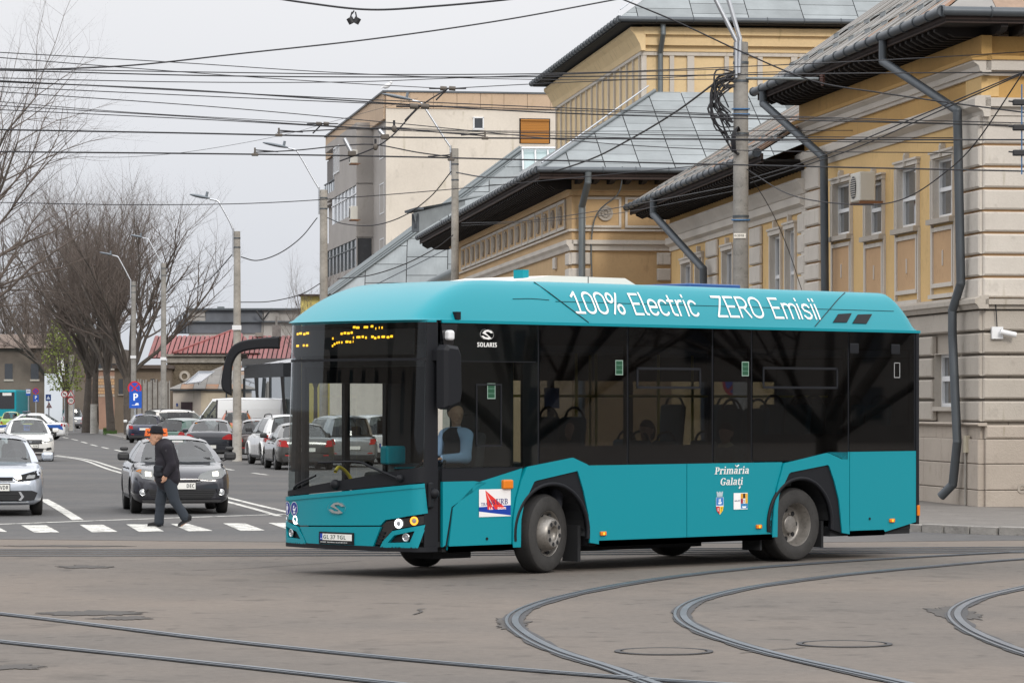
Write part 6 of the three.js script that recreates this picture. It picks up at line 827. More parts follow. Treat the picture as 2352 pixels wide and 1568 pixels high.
for (const [u, v] of [[1962, 800], [2057, 802]]) { const [s, y] = bs(u, v); mb().rbox(0.17, 0.13, 0.03, s, y, HW, 0.01).build('side_vent', BM.blackPl, bus); }
// maker's oval mark
function oval(parent, m, w, h, mat) { const s = new THREE.Shape(); s.absellipse(0, 0, w, h, 0, 6.2832); const hole = new THREE.Path(); hole.absellipse(0, 0, w * 0.9, h * 0.88, 0, 6.2832, true); s.holes.push(hole); const b = mb(); b.add(new THREE.ExtrudeGeometry(s, { depth: 0.004, bevelEnabled: false, curveSegments: 20 }), m); const S1 = [[-0.62, 0.2], [-0.3, 0.62], [0.1, 0.75], [0.55, 0.6], [0.8, 0.25], [0.5, 0.2], [0.25, 0.42], [-0.1, 0.42], [-0.22, 0.28], [0.62, -0.62], [0.2, -0.78], [-0.45, -0.66], [-0.8, -0.25], [-0.5, -0.18], [-0.25, -0.42], [0.12, -0.44], [0.22, -0.32]].map(p => [p[0] * w, p[1] * h]); b.prism(S1, 0.004, m); return b.build('maker_mark', mat, parent); }
{ const [s, y] = bs(1118, 768); oval(bus, TRS(s, y, HW + 0.002), 0.12, 0.075, BM.white); const g = textGeo(FONT, 'SOLARIS', 0.052, 1.1, 0.003); geoMesh('maker_name', boxUV(g.translate(-(g.boundingBox.max.x) / 2, 0, 0).applyMatrix4(TRS(s, y - 0.145, HW + 0.002))), BM.white, bus); }
// --- lower body, near side ---
const lowT = 1.265, sk = 0.325;
const arch1o = bsp([[1176, 1262], [1177, 1193], [1184, 1146], [1195, 1104], [1208.5, 1072], [1314, 1050.7], [1352, 1068.5], [1371, 1193], [1373.5, 1250]]), arch1i = bsp([[1353, 1240], [1350, 1184], [1339, 1129], [1325, 1081], [1225.5, 1104.5], [1201, 1159], [1195, 1193], [1194, 1248]]);
const arch2o = (() => { const k = [[1772, 1233], [1776, 1170], [1784, 1120], [1795, 1080], [1799, 1064], [1900, 1039.5], [1934, 1055], [1947, 1150], [1950, 1222]]; return bsp(k); })(), arch2i = bsp([[1933, 1213], [1926, 1150], [1915, 1105], [1902, 1067], [1812, 1085], [1788, 1135], [1785, 1170], [1784, 1230]]);
const p1 = bsp([[1008, 1098], [1090, 1098], [1105, 1111]]), th = 0.04;
const bodyPanel = (poly, off = 0, m = BM.teal, name = 'body_panel', par = bus) => bent(sideMap, poly, off, th, 0.5).build(name, m, par);
// panel in front of the wheel, with the black slash
bodyPanel([[0.66, 1.11], [1.15, 1.11], bs(1118, 1108), bs(1037, 1164), bs(1023, 1252), [0.66, 0.36]]); // small front piece
bodyPanel([[1.2, 1.09], bs(1200, 1075), ...arch1o.slice(1, 4).reverse().map(p => [p[0] - 0.012, p[1]]), [arch1o[0][0] - 0.012, sk], [bs(1027, 1256)[0] + 0.02, sk], bs(1041, 1166)]);
bodyPanel([[0.66, 1.265], [1.98, 1.265], [1.2, 1.085], [1.15, 1.11], [0.66, 1.11]].map(p => p), -0.012, BM.blackPl, 'black_trim');
bodyPanel([bs(1105, 1108), bs(1118, 1108), bs(1037, 1164), bs(1023, 1256), bs(1028, 1256), bs(1043, 1168), bs(1125, 1112)].map(p => p), -0.015, BM.blackPl, 'black_slash');
const ringPoly = (o, i) => [...o, ...i];
for (const [o, i, nm] of [[arch1o, arch1i, 'front'], [arch2o, arch2i, 'rear']]) {
  o[0][1] = sk; o[o.length - 1][1] = sk; i[0][1] = sk + 0.02; i[i.length - 1][1] = sk;
  const w = ringBetween(sideMap, o, [...i].reverse(), 0.018, 0.06).build('wheel_arch_trim', BM.teal, bus);
  // black moulded arch inside
  const cx = nm === 'front' ? 2.41 : 6.85, R = 0.60, pts = []; for (let k = 0; k <= 18; k++) { const a = Math.PI * (1.04 - k / 18 * 1.08) ; pts.push([cx + Math.cos(a) * R * 1.02, 0.47 + Math.sin(a) * R * 0.98]); }
  ringBetween(sideMap, [...i].reverse(), pts, 0.0, 0.05).build('arch_liner', BM.blackPl, w);
  const lip = mb(); const c = new THREE.CatmullRomCurve3(pts.map(([s, y]) => V(s, y, HW + 0.005))); lip.add(new THREE.TubeGeometry(c, 30, 0.026, 8)); lip.build('arch_lip', BM.blackPl, w);
  const box = mb(); for (let k = 0; k < 17; k++) { const a = pts[k], b = pts[k + 1]; box.quad(V(a[0], a[1], HW), V(b[0], b[1], HW), V(b[0], b[1], HW - 0.55), V(a[0], a[1], HW - 0.55)); } box.bx(cx - 0.65, cx + 0.65, 0.4, 1.1, HW - 0.6, HW - 0.55); box.build('wheel_well', BM.inner, w);
}
const m1 = bs(1578, 1100)[0];
const waist = 1.268;
bodyPanel([[arch1o[arch1o.length - 1][0] + 0.012, sk], [m1 - 0.006, sk], [m1 - 0.006, waist], [arch1o[6][0] + 0.012, waist]]);
bodyPanel([[m1 + 0.006, sk], [arch2o[0][0] - 0.012, sk], ...arch2o.slice(1, 4).map(p => [p[0] - 0.012, p[1]]), [arch2o[4][0] - 0.012, waist], [m1 + 0.006, waist]]);
const rs = bs(1952, 1100)[0]; bodyPanel([[arch2o[8][0] + 0.012, sk], [rs - 0.004, sk], [rs - 0.004, 1.385], [arch2o[5][0] + 0.012, 1.385], [arch2o[6][0] + 0.012, 1.3]]);
bodyPanel([[rs + 0.008, sk], [8.55, 0.34], [9.16, 0.45], [9.16, 1.385], [rs + 0.008, 1.385]]);
// bright lower rail
for (const [a, b] of [[bs(1027, 1256)[0] + 0.02, arch1o[0][0]], [arch1o[8][0], arch2o[0][0]], [arch2o[8][0], 8.5]]) mb().prism([[0, 0], [0.03, 0.0], [0.03, 0.05], [0, 0.085]], b - a, TRS(a, sk - 0.03, HW - 0.012, 0, Math.PI / 2, 0, 1, 1, 1).multiply(TRS(0, 0, 0, 0, 0, 0, -1, 1, 1))).build('skirt_rail', BM.teal, bus);
for (const [u, v] of [[1384, 1225], [1742, 1209], [2048, 1195]]) { const [s, y] = bs(u, v); mb().rbox(0.1, 0.05, 0.03, s, y, HW + 0.012, 0.01).build('side_marker', BM.amber, bus); mb().bx(s - 0.015, s + 0.015, y - 0.015, y + 0.015, HW + 0.02, HW + 0.029).build('marker_glow', BM.amberGlow, bus); }
{ const [s, y] = bs(1163, 1112); mb().rbox(0.16, 0.11, 0.06, s, y, HW + 0.015, 0.02).build('side_indicator', BM.amber, bus); }
for (const [u, v] of [[1118, 1237], [1998, 1191]]) { const [s, y] = bs(u, v); mb().disc(0.018, 0.012, s, y, HW + 0.002, 10).build('lock', BM.blackPl, bus); }
// stickers
function sticker(name, label, c, w, h, draw, px = 256) { const m = canvasMat(px, Math.round(px * h / w), draw, { roughness: 0.4 }); const o = new THREE.Mesh(new THREE.PlaneGeometry(w, h), m); o.name = name; o.position.set(c[0], c[1], HW + 0.006); o.userData.label = label; bus.add(o); }
sticker('operator_sticker', 'white sticker reading TRANSURB S.A. GALATI with a red sail', bs(1136, 1154.5), 0.51, 0.32, (x, w, h) => { x.fillStyle = '#eceaea'; x.fillRect(0, 0, w, h); x.fillStyle = '#0b3aa0'; x.beginPath(); x.moveTo(0, h * 0.64); x.lineTo(w, h * 0.6); x.lineTo(w, h); x.lineTo(0, h * 0.83); x.fill(); x.fillStyle = '#ece9e9'; x.beginPath(); x.moveTo(0, h * 0.8); x.lineTo(w, h * 0.97); x.lineTo(w, h); x.lineTo(0, h); x.fill(); x.fillStyle = '#e2352b'; x.beginPath(); x.moveTo(w * 0.2, 6); x.lineTo(w * 0.86, h * 0.72); x.lineTo(w * 0.5, h * 0.74); x.fill(); x.beginPath(); x.moveTo(w * 0.2, 6); x.lineTo(w * 0.46, h * 0.74); x.lineTo(w * 0.27, h * 0.74); x.fill(); x.fillStyle = '#161a60'; x.font = 'bold 26px serif'; x.fillText('TRA', w * 0.06, h * 0.6); x.font = 'bold 40px serif'; x.fillText('NS', w * 0.3, h * 0.58); x.font = 'bold 46px serif'; x.fillText('URB', w * 0.53, h * 0.56); x.fillStyle = '#fff'; x.font = 'bold 20px sans-serif'; x.fillText('S.A.', w * 0.31, h * 0.74); x.fillText('GALATI', w * 0.58, h * 0.74); });
{ const put = (txt, u0, u1, v, size) => { const g = textGeo(FONTS, txt, size, 0.78, 0.003), bb = g.boundingBox, [s0, y0] = bs(u0, v), [s1] = bs(u1, v), p = g.attributes.position, k = (s1 - s0 - size * 0.15) / (bb.max.x - bb.min.x); for (let i = 0; i < p.count; i++) p.setXYZ(i, s0 + (p.getX(i) - bb.min.x) * k + p.getY(i) * 0.18, y0 + p.getY(i), HW + 0.004 + p.getZ(i)); geoMesh('lettering', boxUV(g), BM.white, bus, txt + ' in white slanted letters on the bus side'); }; put('Prim\u0103ria'.normalize('NFD').replace('\u0306', ''), 1641, 1721, 1089, 0.088); put('Galati', 1654, 1707, 1114, 0.088);
  const q = bs(1692, 1070); mb().tube([V(q[0] - 0.035, q[1] + 0.012, HW + 0.006), V(q[0], q[1] - 0.008, HW + 0.006), V(q[0] + 0.035, q[1] + 0.012, HW + 0.006)], 0.009, 5, 10).build('letter_accent', BM.white, bus); const c = bs(1698, 1118); mb().tube([V(c[0], c[1] + 0.02, HW + 0.006), V(c[0] + 0.012, c[1], HW + 0.006), V(c[0] - 0.012, c[1] - 0.02, HW + 0.006)], 0.009, 5, 8).build('letter_accent', BM.white, bus); }
{ const [s, y] = bs(1653, 1152), g = new THREE.Shape([[-0.115, 0.1], [0.115, 0.1], [0.115, -0.08], [0.09, -0.18], [0, -0.26], [-0.09, -0.18], [-0.115, -0.08]].map(p => new THREE.Vector2(...p))), q = new THREE.ShapeGeometry(g), uv = q.attributes.uv, ps = q.attributes.position; for (let i = 0; i < uv.count; i++) uv.setXY(i, (ps.getX(i) + 0.12) / 0.24, (ps.getY(i) + 0.27) / 0.38); const o = new THREE.Mesh(q, canvasMat(128, 200, (x, w, h) => { x.fillStyle = '#f2f2f2'; x.fillRect(0, 0, w, h); x.fillStyle = '#3b7cc4'; x.fillRect(6, 8, w - 12, 86); x.fillStyle = '#eef3f8'; x.beginPath(); x.moveTo(34, 62); x.lineTo(98, 56); x.lineTo(88, 78); x.lineTo(44, 80); x.fill(); x.fillRect(48, 24, 12, 34); x.fillRect(66, 20, 14, 36); x.fillStyle = '#c62a2a'; x.fillRect(6, 104, 56, 96); x.fillStyle = '#f0c21a'; x.fillRect(66, 104, 56, 96); x.strokeStyle = '#fff'; x.lineWidth = 6; x.beginPath(); x.arc(18, 138, 18, -1, 1); x.stroke(); x.beginPath(); x.arc(54, 138, 18, 2.1, 4.2); x.stroke(); x.strokeStyle = '#7a5a10'; x.lineWidth = 5; x.beginPath(); x.moveTo(94, 114); x.lineTo(94, 164); x.moveTo(80, 122); x.lineTo(108, 122); x.stroke(); })); o.name = 'coat_of_arms'; o.scale.set(0.6, 0.6, 1); o.position.set(s, y - 0.005, HW + 0.006); bus.add(o); const cr = mb(); cr.prism([[-0.048, 0.062], [-0.058, 0.115], [-0.058, 0.125], [-0.036, 0.125], [-0.036, 0.115], [-0.012, 0.115], [-0.012, 0.125], [0.012, 0.125], [0.012, 0.115], [0.036, 0.115], [0.036, 0.125], [0.058, 0.125], [0.058, 0.115], [0.048, 0.062]], 0.003, TRS(s, y + 0.002, HW + 0.003)); cr.build('mural_crown', S(lin(0.45, 0.55, 0.6), 0.5), bus); }
sticker('city_sticker', 'small white and coloured tile sticker reading GALATI', bs(1701, 1150.5), 0.26, 0.205, (x, w, h) => { x.fillStyle = '#f4f4f4'; x.fillRect(0, 0, w, h); x.fillStyle = '#222c4a'; x.font = 'bold 30px sans-serif'; x.fillText('GALAŢI', 14, h * 0.53); const c = w * 0.5, k = w * 0.5 / 3; [['#e0a030', '#3a3020', '#e8b040'], ['#9c2030', '#e8ecf0', '#e0b030'], ['#2a80b8', '#2a80b8', '#2a80b8']].forEach((r, j) => r.forEach((q, i) => { x.fillStyle = q; x.fillRect(c + i * k, 8 + j * (h - 16) / 3, k - 1, (h - 16) / 3 - 1); })); x.strokeStyle = '#20283a'; x.lineWidth = 5; x.beginPath(); x.moveTo(c + k + 6, h * 0.4); x.lineTo(c + 2 * k - 8, h * 0.62); x.moveTo(c + 2 * k - 8, h * 0.4); x.lineTo(c + k + 6, h * 0.62); x.stroke(); x.fillStyle = '#fff'; x.beginPath(); x.moveTo(c + k * 0.5, h * 0.82); x.lineTo(c + k * 2.5, h * 0.82); x.lineTo(c + k * 2.1, h * 0.92); x.lineTo(c + k * 0.9, h * 0.92); x.fill(); });
// --- rear end ---
mb().bx(9.16, 9.22, 0.42, RB - 0.02, -HW, HW + 0.004).build('rear_wall', BM.blackPl, bus); mb().rbox(0.05, 0.14, 0.03, 9.2, 0.6, HW + 0.006, 0.01).build('rear_reflector', BM.amber, bus);
// --- far side: black pillars, clear panes, turquoise skirt, doors ---
{
  mb().bx(2.0, 3.3, sk, 1.265, -HW, -HW + 0.04).bx(4.75, 9.16, sk, 1.265, -HW, -HW + 0.04).build('far_side_panel', BM.teal, bus);
  const pl = mb(); for (const x of [0.62, 1.92, 3.3, 4.0, 4.75, 6.2, 7.7, 9.1]) pl.bx(x, x + 0.07, sk, yT, -HW, -HW + 0.06); pl.bx(0.64, 9.16, 2.3, yT, -HW, -HW + 0.05).bx(1.26, 1.34, sk, 2.3, -HW, -HW + 0.06).bx(0.64, 9.16, sk, sk + 0.1, -HW, -HW + 0.06); pl.build('far_side_frame', BM.blackPl, bus);
  for (const [a, b, lo] of [[0.7, 1.28, 0.42], [1.32, 1.92, 0.42], [2.0, 3.3, 1.28], [3.38, 4.0, 0.42], [4.08, 4.74, 0.42], [4.83, 6.2, 1.28], [6.28, 7.7, 1.28], [7.78, 9.1, 1.28]]) mb().bx(a, b, lo, 2.3, -HW + 0.01, -HW + 0.015).build('far_side_window', BM.pale, bus);
}
// --- front ---
const wl = q => { const [q0, y0] = fq(665, 1130), [q1, y1] = fq(820, 1100), [q2, y2] = fq(970, 1075); const t = (q - q1) / (q2 - q1), s = (q - q1) / (q1 - q0); return q > q1 ? y1 + (y2 - y1) * t : y1 + (y1 - y0) * s; };
const A_ = fq(975, 900)[0], B_ = -A_ - 0.12;                        // edges of the windscreen
const wsTop = 2.53, line = (f, a, b, n = 20) => Array.from({ length: n + 1 }, (_, i) => { const q = a + (b - a) * i / n; return [q, f(q)]; });
bent(frontMap, [...line(q => wl(q) - 0.02, B_, A_), [A_, wsTop], [B_, wsTop]], 0, 0, 0.05).build('windscreen', BM.clear, bus);
const ptop = q => { const [q0, y0] = fq(650, 1141), [q1, y1] = fq(800, 1125), [q2, y2] = fq(980, 1107); return q > q1 ? y1 + (y2 - y1) * (q - q1) / (q2 - q1) : y1 + (y1 - y0) * (q - q1) / (q1 - q0); };
bent(frontMap, [...line(ptop, B_, A_), ...line(q => wl(q) + 0.015, A_, B_)], 0.006, 0.05, 0.05).build('windscreen_apron', BM.blackPl, bus);
bent(frontMap, [[B_, wsTop], [A_, wsTop], [A_, RB - 0.02], [B_, RB - 0.02]], 0.0, 0.0, 0.05).build('display_glass', BM.mid, bus);
bent(frontMap, [[B_, wsTop - 0.03], [A_, wsTop - 0.03], [A_, wsTop], [B_, wsTop]], 0.004, 0.02, 0.05).build('glass_seam', BM.blackPl, bus);
bent(frontMap, [[B_ + 0.05, 1.2], [B_ + 0.16, 1.2], [B_ + 0.16, wsTop], [B_ + 0.05, wsTop]], -0.03, 0.05, 0.05).bx(0, 0.001, 2, 2.001, 0, 0.001).build('inner_frame', BM.blackPl, bus);
for (const sg of [1, -1]) { const e0 = sg > 0 ? A_ : B_, e1 = sg > 0 ? QE + 0.03 : -QE - 0.03, a = Math.min(e0, e1), b = Math.max(e0, e1); bent(frontMap, [[a, 0.36], [b, 0.36], [b, RB - 0.01], [a, RB - 0.01]], 0.004, 0.05, 0.03).build('corner_pillar', sg > 0 ? BM.blackPl : BM.blackGloss, bus); }
{ // destination display: dark board behind the glass with rows of lit amber dots
  const q0 = fq(662, 780)[0], q1 = fq(940, 780)[0], board = bent(frontMap, [[q0, 2.57], [q1, 2.57], [q1, 2.87], [q0, 2.87]], -0.03, 0.02, 0.05).build('destination_display', S(lin(0.012, 0.011, 0.010), 0.7), bus);
  const led = S(lin(0.9, 0.45, 0.02), 0.5, { emissive: lin(1, 0.5, 0.02), emissiveIntensity: 3.2 }); const dash = (u0, u1, v, h = 4) => { const [a, y] = fq(u0, v), [b] = fq(u1, v); bent(frontMap, [[a, y - h * 0.0026], [b, y - h * 0.0026], [b, y + h * 0.0026], [a, y + h * 0.0026]], -0.02, 0, 0.1).build('led_row', led, board); };
  for (const [a, b, v] of [[668, 672, 767], [673, 680, 765.5], [683, 688, 767], [689, 696, 765], [668, 674, 794], [683, 687, 793], [690, 695, 793], [797, 803, 751], [804, 812, 752], [822, 832, 751], [838, 844, 749], [849, 851, 754], [857, 859, 752], [863, 866, 752], [769, 774, 766], [776, 782, 764.5], [784, 790, 765], [792, 797, 763.5], [750, 753, 777], [798, 800, 775], [806, 815, 774], [818, 823, 773], [826, 830, 775], [840, 846, 773], [847, 852, 776], [855, 860, 774], [864, 872, 773], [876, 882, 774], [884, 890, 772], [750, 753, 794], [754, 758, 790], [760, 763, 787], [765, 768, 786], [771, 774, 786], [781, 788, 784.5], [790, 794, 785], [798, 799.5, 784]]) dash(a, b, v, 5);
}
// turquoise nose panel
const nose = [...line(ptop, B_ - 0.1, A_).map(([q, y]) => [q, y - 0.012]), ...fqp([[982, 1178], [935, 1186], [889, 1194], [878.6, 1206], [693.6, 1206], [684, 1195], [660, 1187]])]; nose.push([B_ - 0.1, fq(650, 1185)[1]]);
bent(frontMap, nose, 0.02, 0.06, 0.05).build('nose_panel', BM.teal, bus);
bent(frontMap, [...line(q => ptop(q) - 0.012, B_ - 0.1, A_), ...line(q => ptop(q) - 0.06, A_, B_ - 0.1)], 0.03, 0.02, 0.05).build('nose_ridge', BM.teal, bus);
bent(frontMap, fqp([[716, 1257], [861, 1258], [880, 1209], [695, 1209]]), 0.028, 0.07, 0.05).build('bumper', BM.teal, bus);
bent(frontMap, [[B_ - 0.1, 0.42], [A_ + 0.03, 0.42], [A_ + 0.03, 0.82], [B_ - 0.1, 0.82]], -0.03, 0.04, 0.05).build('lamp_backing', BM.blackPl, bus);
bent(frontMap, [[-QE, 0.31], [QE, 0.31], [QE, 0.365], [-QE, 0.365]], 0.03, 0.12, 0.05).build('front_lip', BM.blackPl, bus);
// headlamp clusters: right one measured, left one its mirror image
const bez = [fqp([[907, 1219], [976, 1205], [973, 1217], [956, 1219], [911, 1229], [896, 1246], [893, 1257], [879, 1256], [885, 1243]]), fqp([[893, 1257], [896, 1246], [947, 1245], [956, 1219], [975, 1216], [962, 1258]])];
const lampAt = { a: fq(919, 1202), b: fq(954, 1196), f: fq(936, 1234) };
for (const sg of [1, -1]) {
  const mp = p => sg > 0 ? p : mir(p), h = sub(bus, 'headlamp');
  bent(frontMap, mp(fqp([[878, 1209], [890, 1197], [978, 1184], [975, 1203], [905, 1216], [880, 1244], [862, 1252]])), 0.0, 0.05, 0.05).build('lamp_housing', BM.blackGloss, h);
  bez.forEach(p => bent(frontMap, mp(p), 0.03, 0.07, 0.05).build('fog_lamp_bezel', BM.teal, h));
  bent(frontMap, mp(fqp([[899, 1245], [913, 1229], [955, 1220], [946, 1244]])), -0.01, 0.02, 0.05).build('fog_lamp_recess', BM.blackPl, h);
  for (let i = 0; i < 4; i++) bent(frontMap, mp(fqp([[866 + i * 3, 1249 - i * 8], [877 + i * 3, 1251 - i * 8], [879 + i * 3, 1246 - i * 8], [869 + i * 3, 1244 - i * 8]])), 0.016, 0.03, 0.05).build('grille_slat', BM.blackPl, h);
  const lamp = (c, r, ring, nm) => { const q = sg * c[0], p = frontMap(q, c[1], 0.012), n = frontMap(q, c[1], 0.1).sub(p).normalize(), m = new THREE.Matrix4().compose(p, new THREE.Quaternion().setFromUnitVectors(V(0, 0, 1), n), V(1, 1, 1)); if (ring) mb().add(new THREE.TorusGeometry(r, r * 0.26, 8, 24), m).build(nm + '_ring', ring, h); mb().add(new THREE.SphereGeometry(r * 0.85, 14, 8), m.clone().multiply(TRS(0, 0, -0.01, 0, 0, 0, 1, 1, 0.4))).build(nm + '_lens', BM.lens, h); };
  lamp(lampAt.a, 0.044, BM.drl, 'headlight'); lamp(lampAt.b, 0.04, sg > 0 ? BM.amberGlow : M.chrome, 'indicator'); lamp(lampAt.f, 0.042, M.chrome, 'fog_light');
}
{ // number plate, maker's oval, pictograms, wipers, side marker lamp
  const [qa, ya] = fq(741, 1220), [qb, yb] = fq(820, 1251); const pl = bent(frontMap, [[qa, yb], [qb, yb], [qb, ya], [qa, ya]], 0.04, 0.03, 0.3).build('plate_holder', BM.blackPl, bus);
  const pm = canvasMat(512, 112, (x, w, h) => { x.fillStyle = '#e9e9e4'; x.fillRect(0, 0, w, h); x.fillStyle = '#1c3fa8'; x.fillRect(0, 0, 44, h); x.fillStyle = '#fff'; x.font = 'bold 22px sans-serif'; x.fillText('RO', 6, 96); x.fillStyle = '#12372b'; x.font = 'bold 96px sans-serif'; x.save(); x.scale(0.82, 1); x.fillText('GL 37 TGL', 66, 90); x.restore(); });
  const q0 = qa + 0.025, q1 = qb - 0.025, y0 = yb + 0.045, y1 = ya - 0.02; geoMesh('number_plate', grid(8, 1, (u, v) => frontMap(q0 + (q1 - q0) * u, y0 + (y1 - y0) * v, 0.044)), pm, pl, 'plate reading GL 37 TGL');
  const sm = canvasMat(512, 40, (x, w, h) => { x.fillStyle = '#101418'; x.fillRect(0, 0, w, h); x.fillStyle = '#dfe4e4'; x.font = 'bold 24px sans-serif'; x.fillText('SOLARIS   Bolechowo  tel. 61 667 23 33', 8, 28); }); geoMesh('plate_strip', grid(8, 1, (u, v) => frontMap(q0 + (q1 - q0) * u, yb + 0.006 + 0.032 * v, 0.044)), sm, pl);
  { const [q, y] = fq(780, 1166), p = frontMap(q, y, 0.03), n = frontMap(q, y, 0.1).sub(frontMap(q, y, 0)).normalize(); const m = new THREE.Matrix4().makeBasis(V(0, 1, 0).cross(n).normalize(), V(0, 1, 0), n).setPosition(p); oval(bus, m, 0.175, 0.088, S(lin(0.42, 0.45, 0.45), 0.4, { metalness: 0.6 })); }
  [[633, 0], [666, 1], [682, 2]].forEach(([u, k], i) => { const [q] = fq(Math.max(u, 662), 1167), qq = i === 0 ? q - 0.16 : q, y = fq(665, 1167)[1]; const m = canvasMat(96, 96, (x) => { circ2(x, '#c9ced6', 48); circ2(x, '#1d2f86', 43); x.fillStyle = '#e6e8ee'; x.strokeStyle = '#e6e8ee'; x.lineWidth = 6; if (k === 1) { x.beginPath(); x.arc(48, 22, 7, 0, 7); x.fill(); x.fillRect(40, 30, 16, 30); x.fillRect(41, 56, 6, 26); x.fillRect(50, 56, 6, 26); x.fillRect(33, 34, 6, 22); x.fillRect(57, 34, 6, 22); } else if (k === 2) { x.beginPath(); x.arc(48, 46, 19, 0, 3.2); x.fill(); x.beginPath(); x.arc(48, 42, 17, 3.3, 4.8); x.lineTo(48, 42); x.fill(); x.beginPath(); x.arc(40, 74, 4, 0, 7); x.arc(56, 74, 4, 0, 7); x.stroke(); x.beginPath(); x.moveTo(66, 46); x.lineTo(76, 34); x.stroke(); } else { x.beginPath(); x.arc(46, 60, 16, 0, 7); x.stroke(); x.fillRect(42, 22, 8, 34); } }); const r = 0.085; const g = grid(6, 6, (a, b) => { const an = a * 6.2832, rr_ = b * r; return frontMap(qq + Math.cos(an) * rr_, y + Math.sin(an) * rr_, 0.026); }); const uv = g.attributes.uv; for (let j = 0; j <= 6; j++) for (let a = 0; a <= 6; a++) { const an = a / 6 * 6.2832, R = j / 6 * 0.5; uv.setXY(j * 7 + a, 0.5 + Math.cos(an) * R, 0.5 + Math.sin(an) * R); } const g2 = grid(24, 4, (a, b) => { const an = a * 6.2832; return frontMap(qq + Math.cos(an) * b * r, y + Math.sin(an) * b * r, 0.026); }), uv2 = g2.attributes.uv; for (let j = 0; j <= 4; j++) for (let a = 0; a <= 24; a++) { const an = a / 24 * 6.2832, R = j / 4 * 0.5; uv2.setXY(j * 25 + a, 0.5 + Math.cos(an) * R, 0.5 + Math.sin(an) * R); } geoMesh('pictogram', g2, m, bus); });
  const wip = (pts, arm) => { const w = mb(); const c = pts.map(([u, v], i) => { const [q, y] = fq(u, v); return frontMap(q, y, 0.05); }); w.tube(c, 0.014, 6, 20).build('wiper', BM.blackPl, bus); };
  wip([[926, 1100], [860, 1072], [838, 1062], [740, 1062]]); wip([[655, 1143], [690, 1115], [735, 1092]]); { const [q, y] = fq(775, 1112); mb().add(new THREE.SphereGeometry(0.06, 14, 10), new THREE.Matrix4().setPosition(frontMap(q, y, 0.02))).build('wiper_hub', BM.blackPl, bus); const [q2, y2] = fq(924, 1098); mb().add(new THREE.SphereGeometry(0.045, 12, 8), new THREE.Matrix4().setPosition(frontMap(q2, y2, 0.03))).build('wiper_hub', BM.blackPl, bus); }
  { const p = frontMap(QE - 0.06, 0.98, 0.02); mb().rbox(0.16, 0.3, 0.05, p.x, p.y - 0.02, p.z - 0.02, 0.03, 0.5).add(new THREE.SphereGeometry(0.06, 14, 10), TRS(p.x, p.y, p.z + 0.03)).build('charge_lamp', BM.blackPl, bus); }
}
function circ2(x, c, r) { x.fillStyle = c; x.beginPath(); x.arc(48, 48, r, 0, 7); x.fill(); }
{ // mirrors and door camera
  const p0 = V(0.56, 2.72, HW + 0.02), n = sub(bus, 'mirror'); const a = bs(1004, 785), b = bs(1046, 930); mb().prism([[0, 0.02], [0.06, 0.0], [0.25, 0.06], [0.28, 0.2], [0.27, 0.62], [0.22, 0.72], [0.04, 0.74], [0, 0.68]].map(([x, y]) => [x, y]), 0.2, TRS(0.47, 1.94, HW + 0.06), 0.04).build('mirror_housing', BM.blackPl, n); mb().bx(0.5, 0.62, 2.5, 2.62, HW - 0.02, HW + 0.12).build('mirror_hinge', BM.blackPl, n);
  const f = sub(bus, 'mirror'), Z9 = 40.95, ol = [[642, 773], [600, 776], [556, 783], [530, 799], [515, 835], [508, 878], [514, 898], [532, 909], [531, 862], [537, 828], [556, 808], [600, 801], [642, 801]]; { const w = ol.map(([u, v]) => at(u, v, Z9)), c0 = w[0]; const sh = new THREE.Shape(new THREE.SplineCurve(w.slice(0, 8).map(p => new THREE.Vector2(p.x, p.y))).getPoints(30).concat(new THREE.SplineCurve(w.slice(7).map(p => new THREE.Vector2(p.x, p.y))).getPoints(24).slice(1))); const g = new THREE.ExtrudeGeometry(sh, { depth: 0.1, bevelEnabled: true, bevelSize: 0.02, bevelThickness: 0.03, bevelSegments: 3, bevelOffset: -0.02 }); g.translate(0, 0, -Z9 - 0.05); g.applyMatrix4(bus.matrixWorld.clone().invert()); geoMesh('mirror_arm', boxUV(g.index ? g.toNonIndexed() : g), BM.blackPl, f); }
  const q = bs(1027, 770); mb().rbox(0.1, 0.12, 0.1, q[0], q[1], HW + 0.04, 0.035).build('door_camera', M.upvc, bus); mb().prism([[-0.1, 0.13], [0.16, 0.13], [0.08, -0.12], [-0.06, -0.12]], 0.012, TRS(q[0], q[1], HW - 0.002)).build('camera_plate', BM.blackGloss, bus);
}
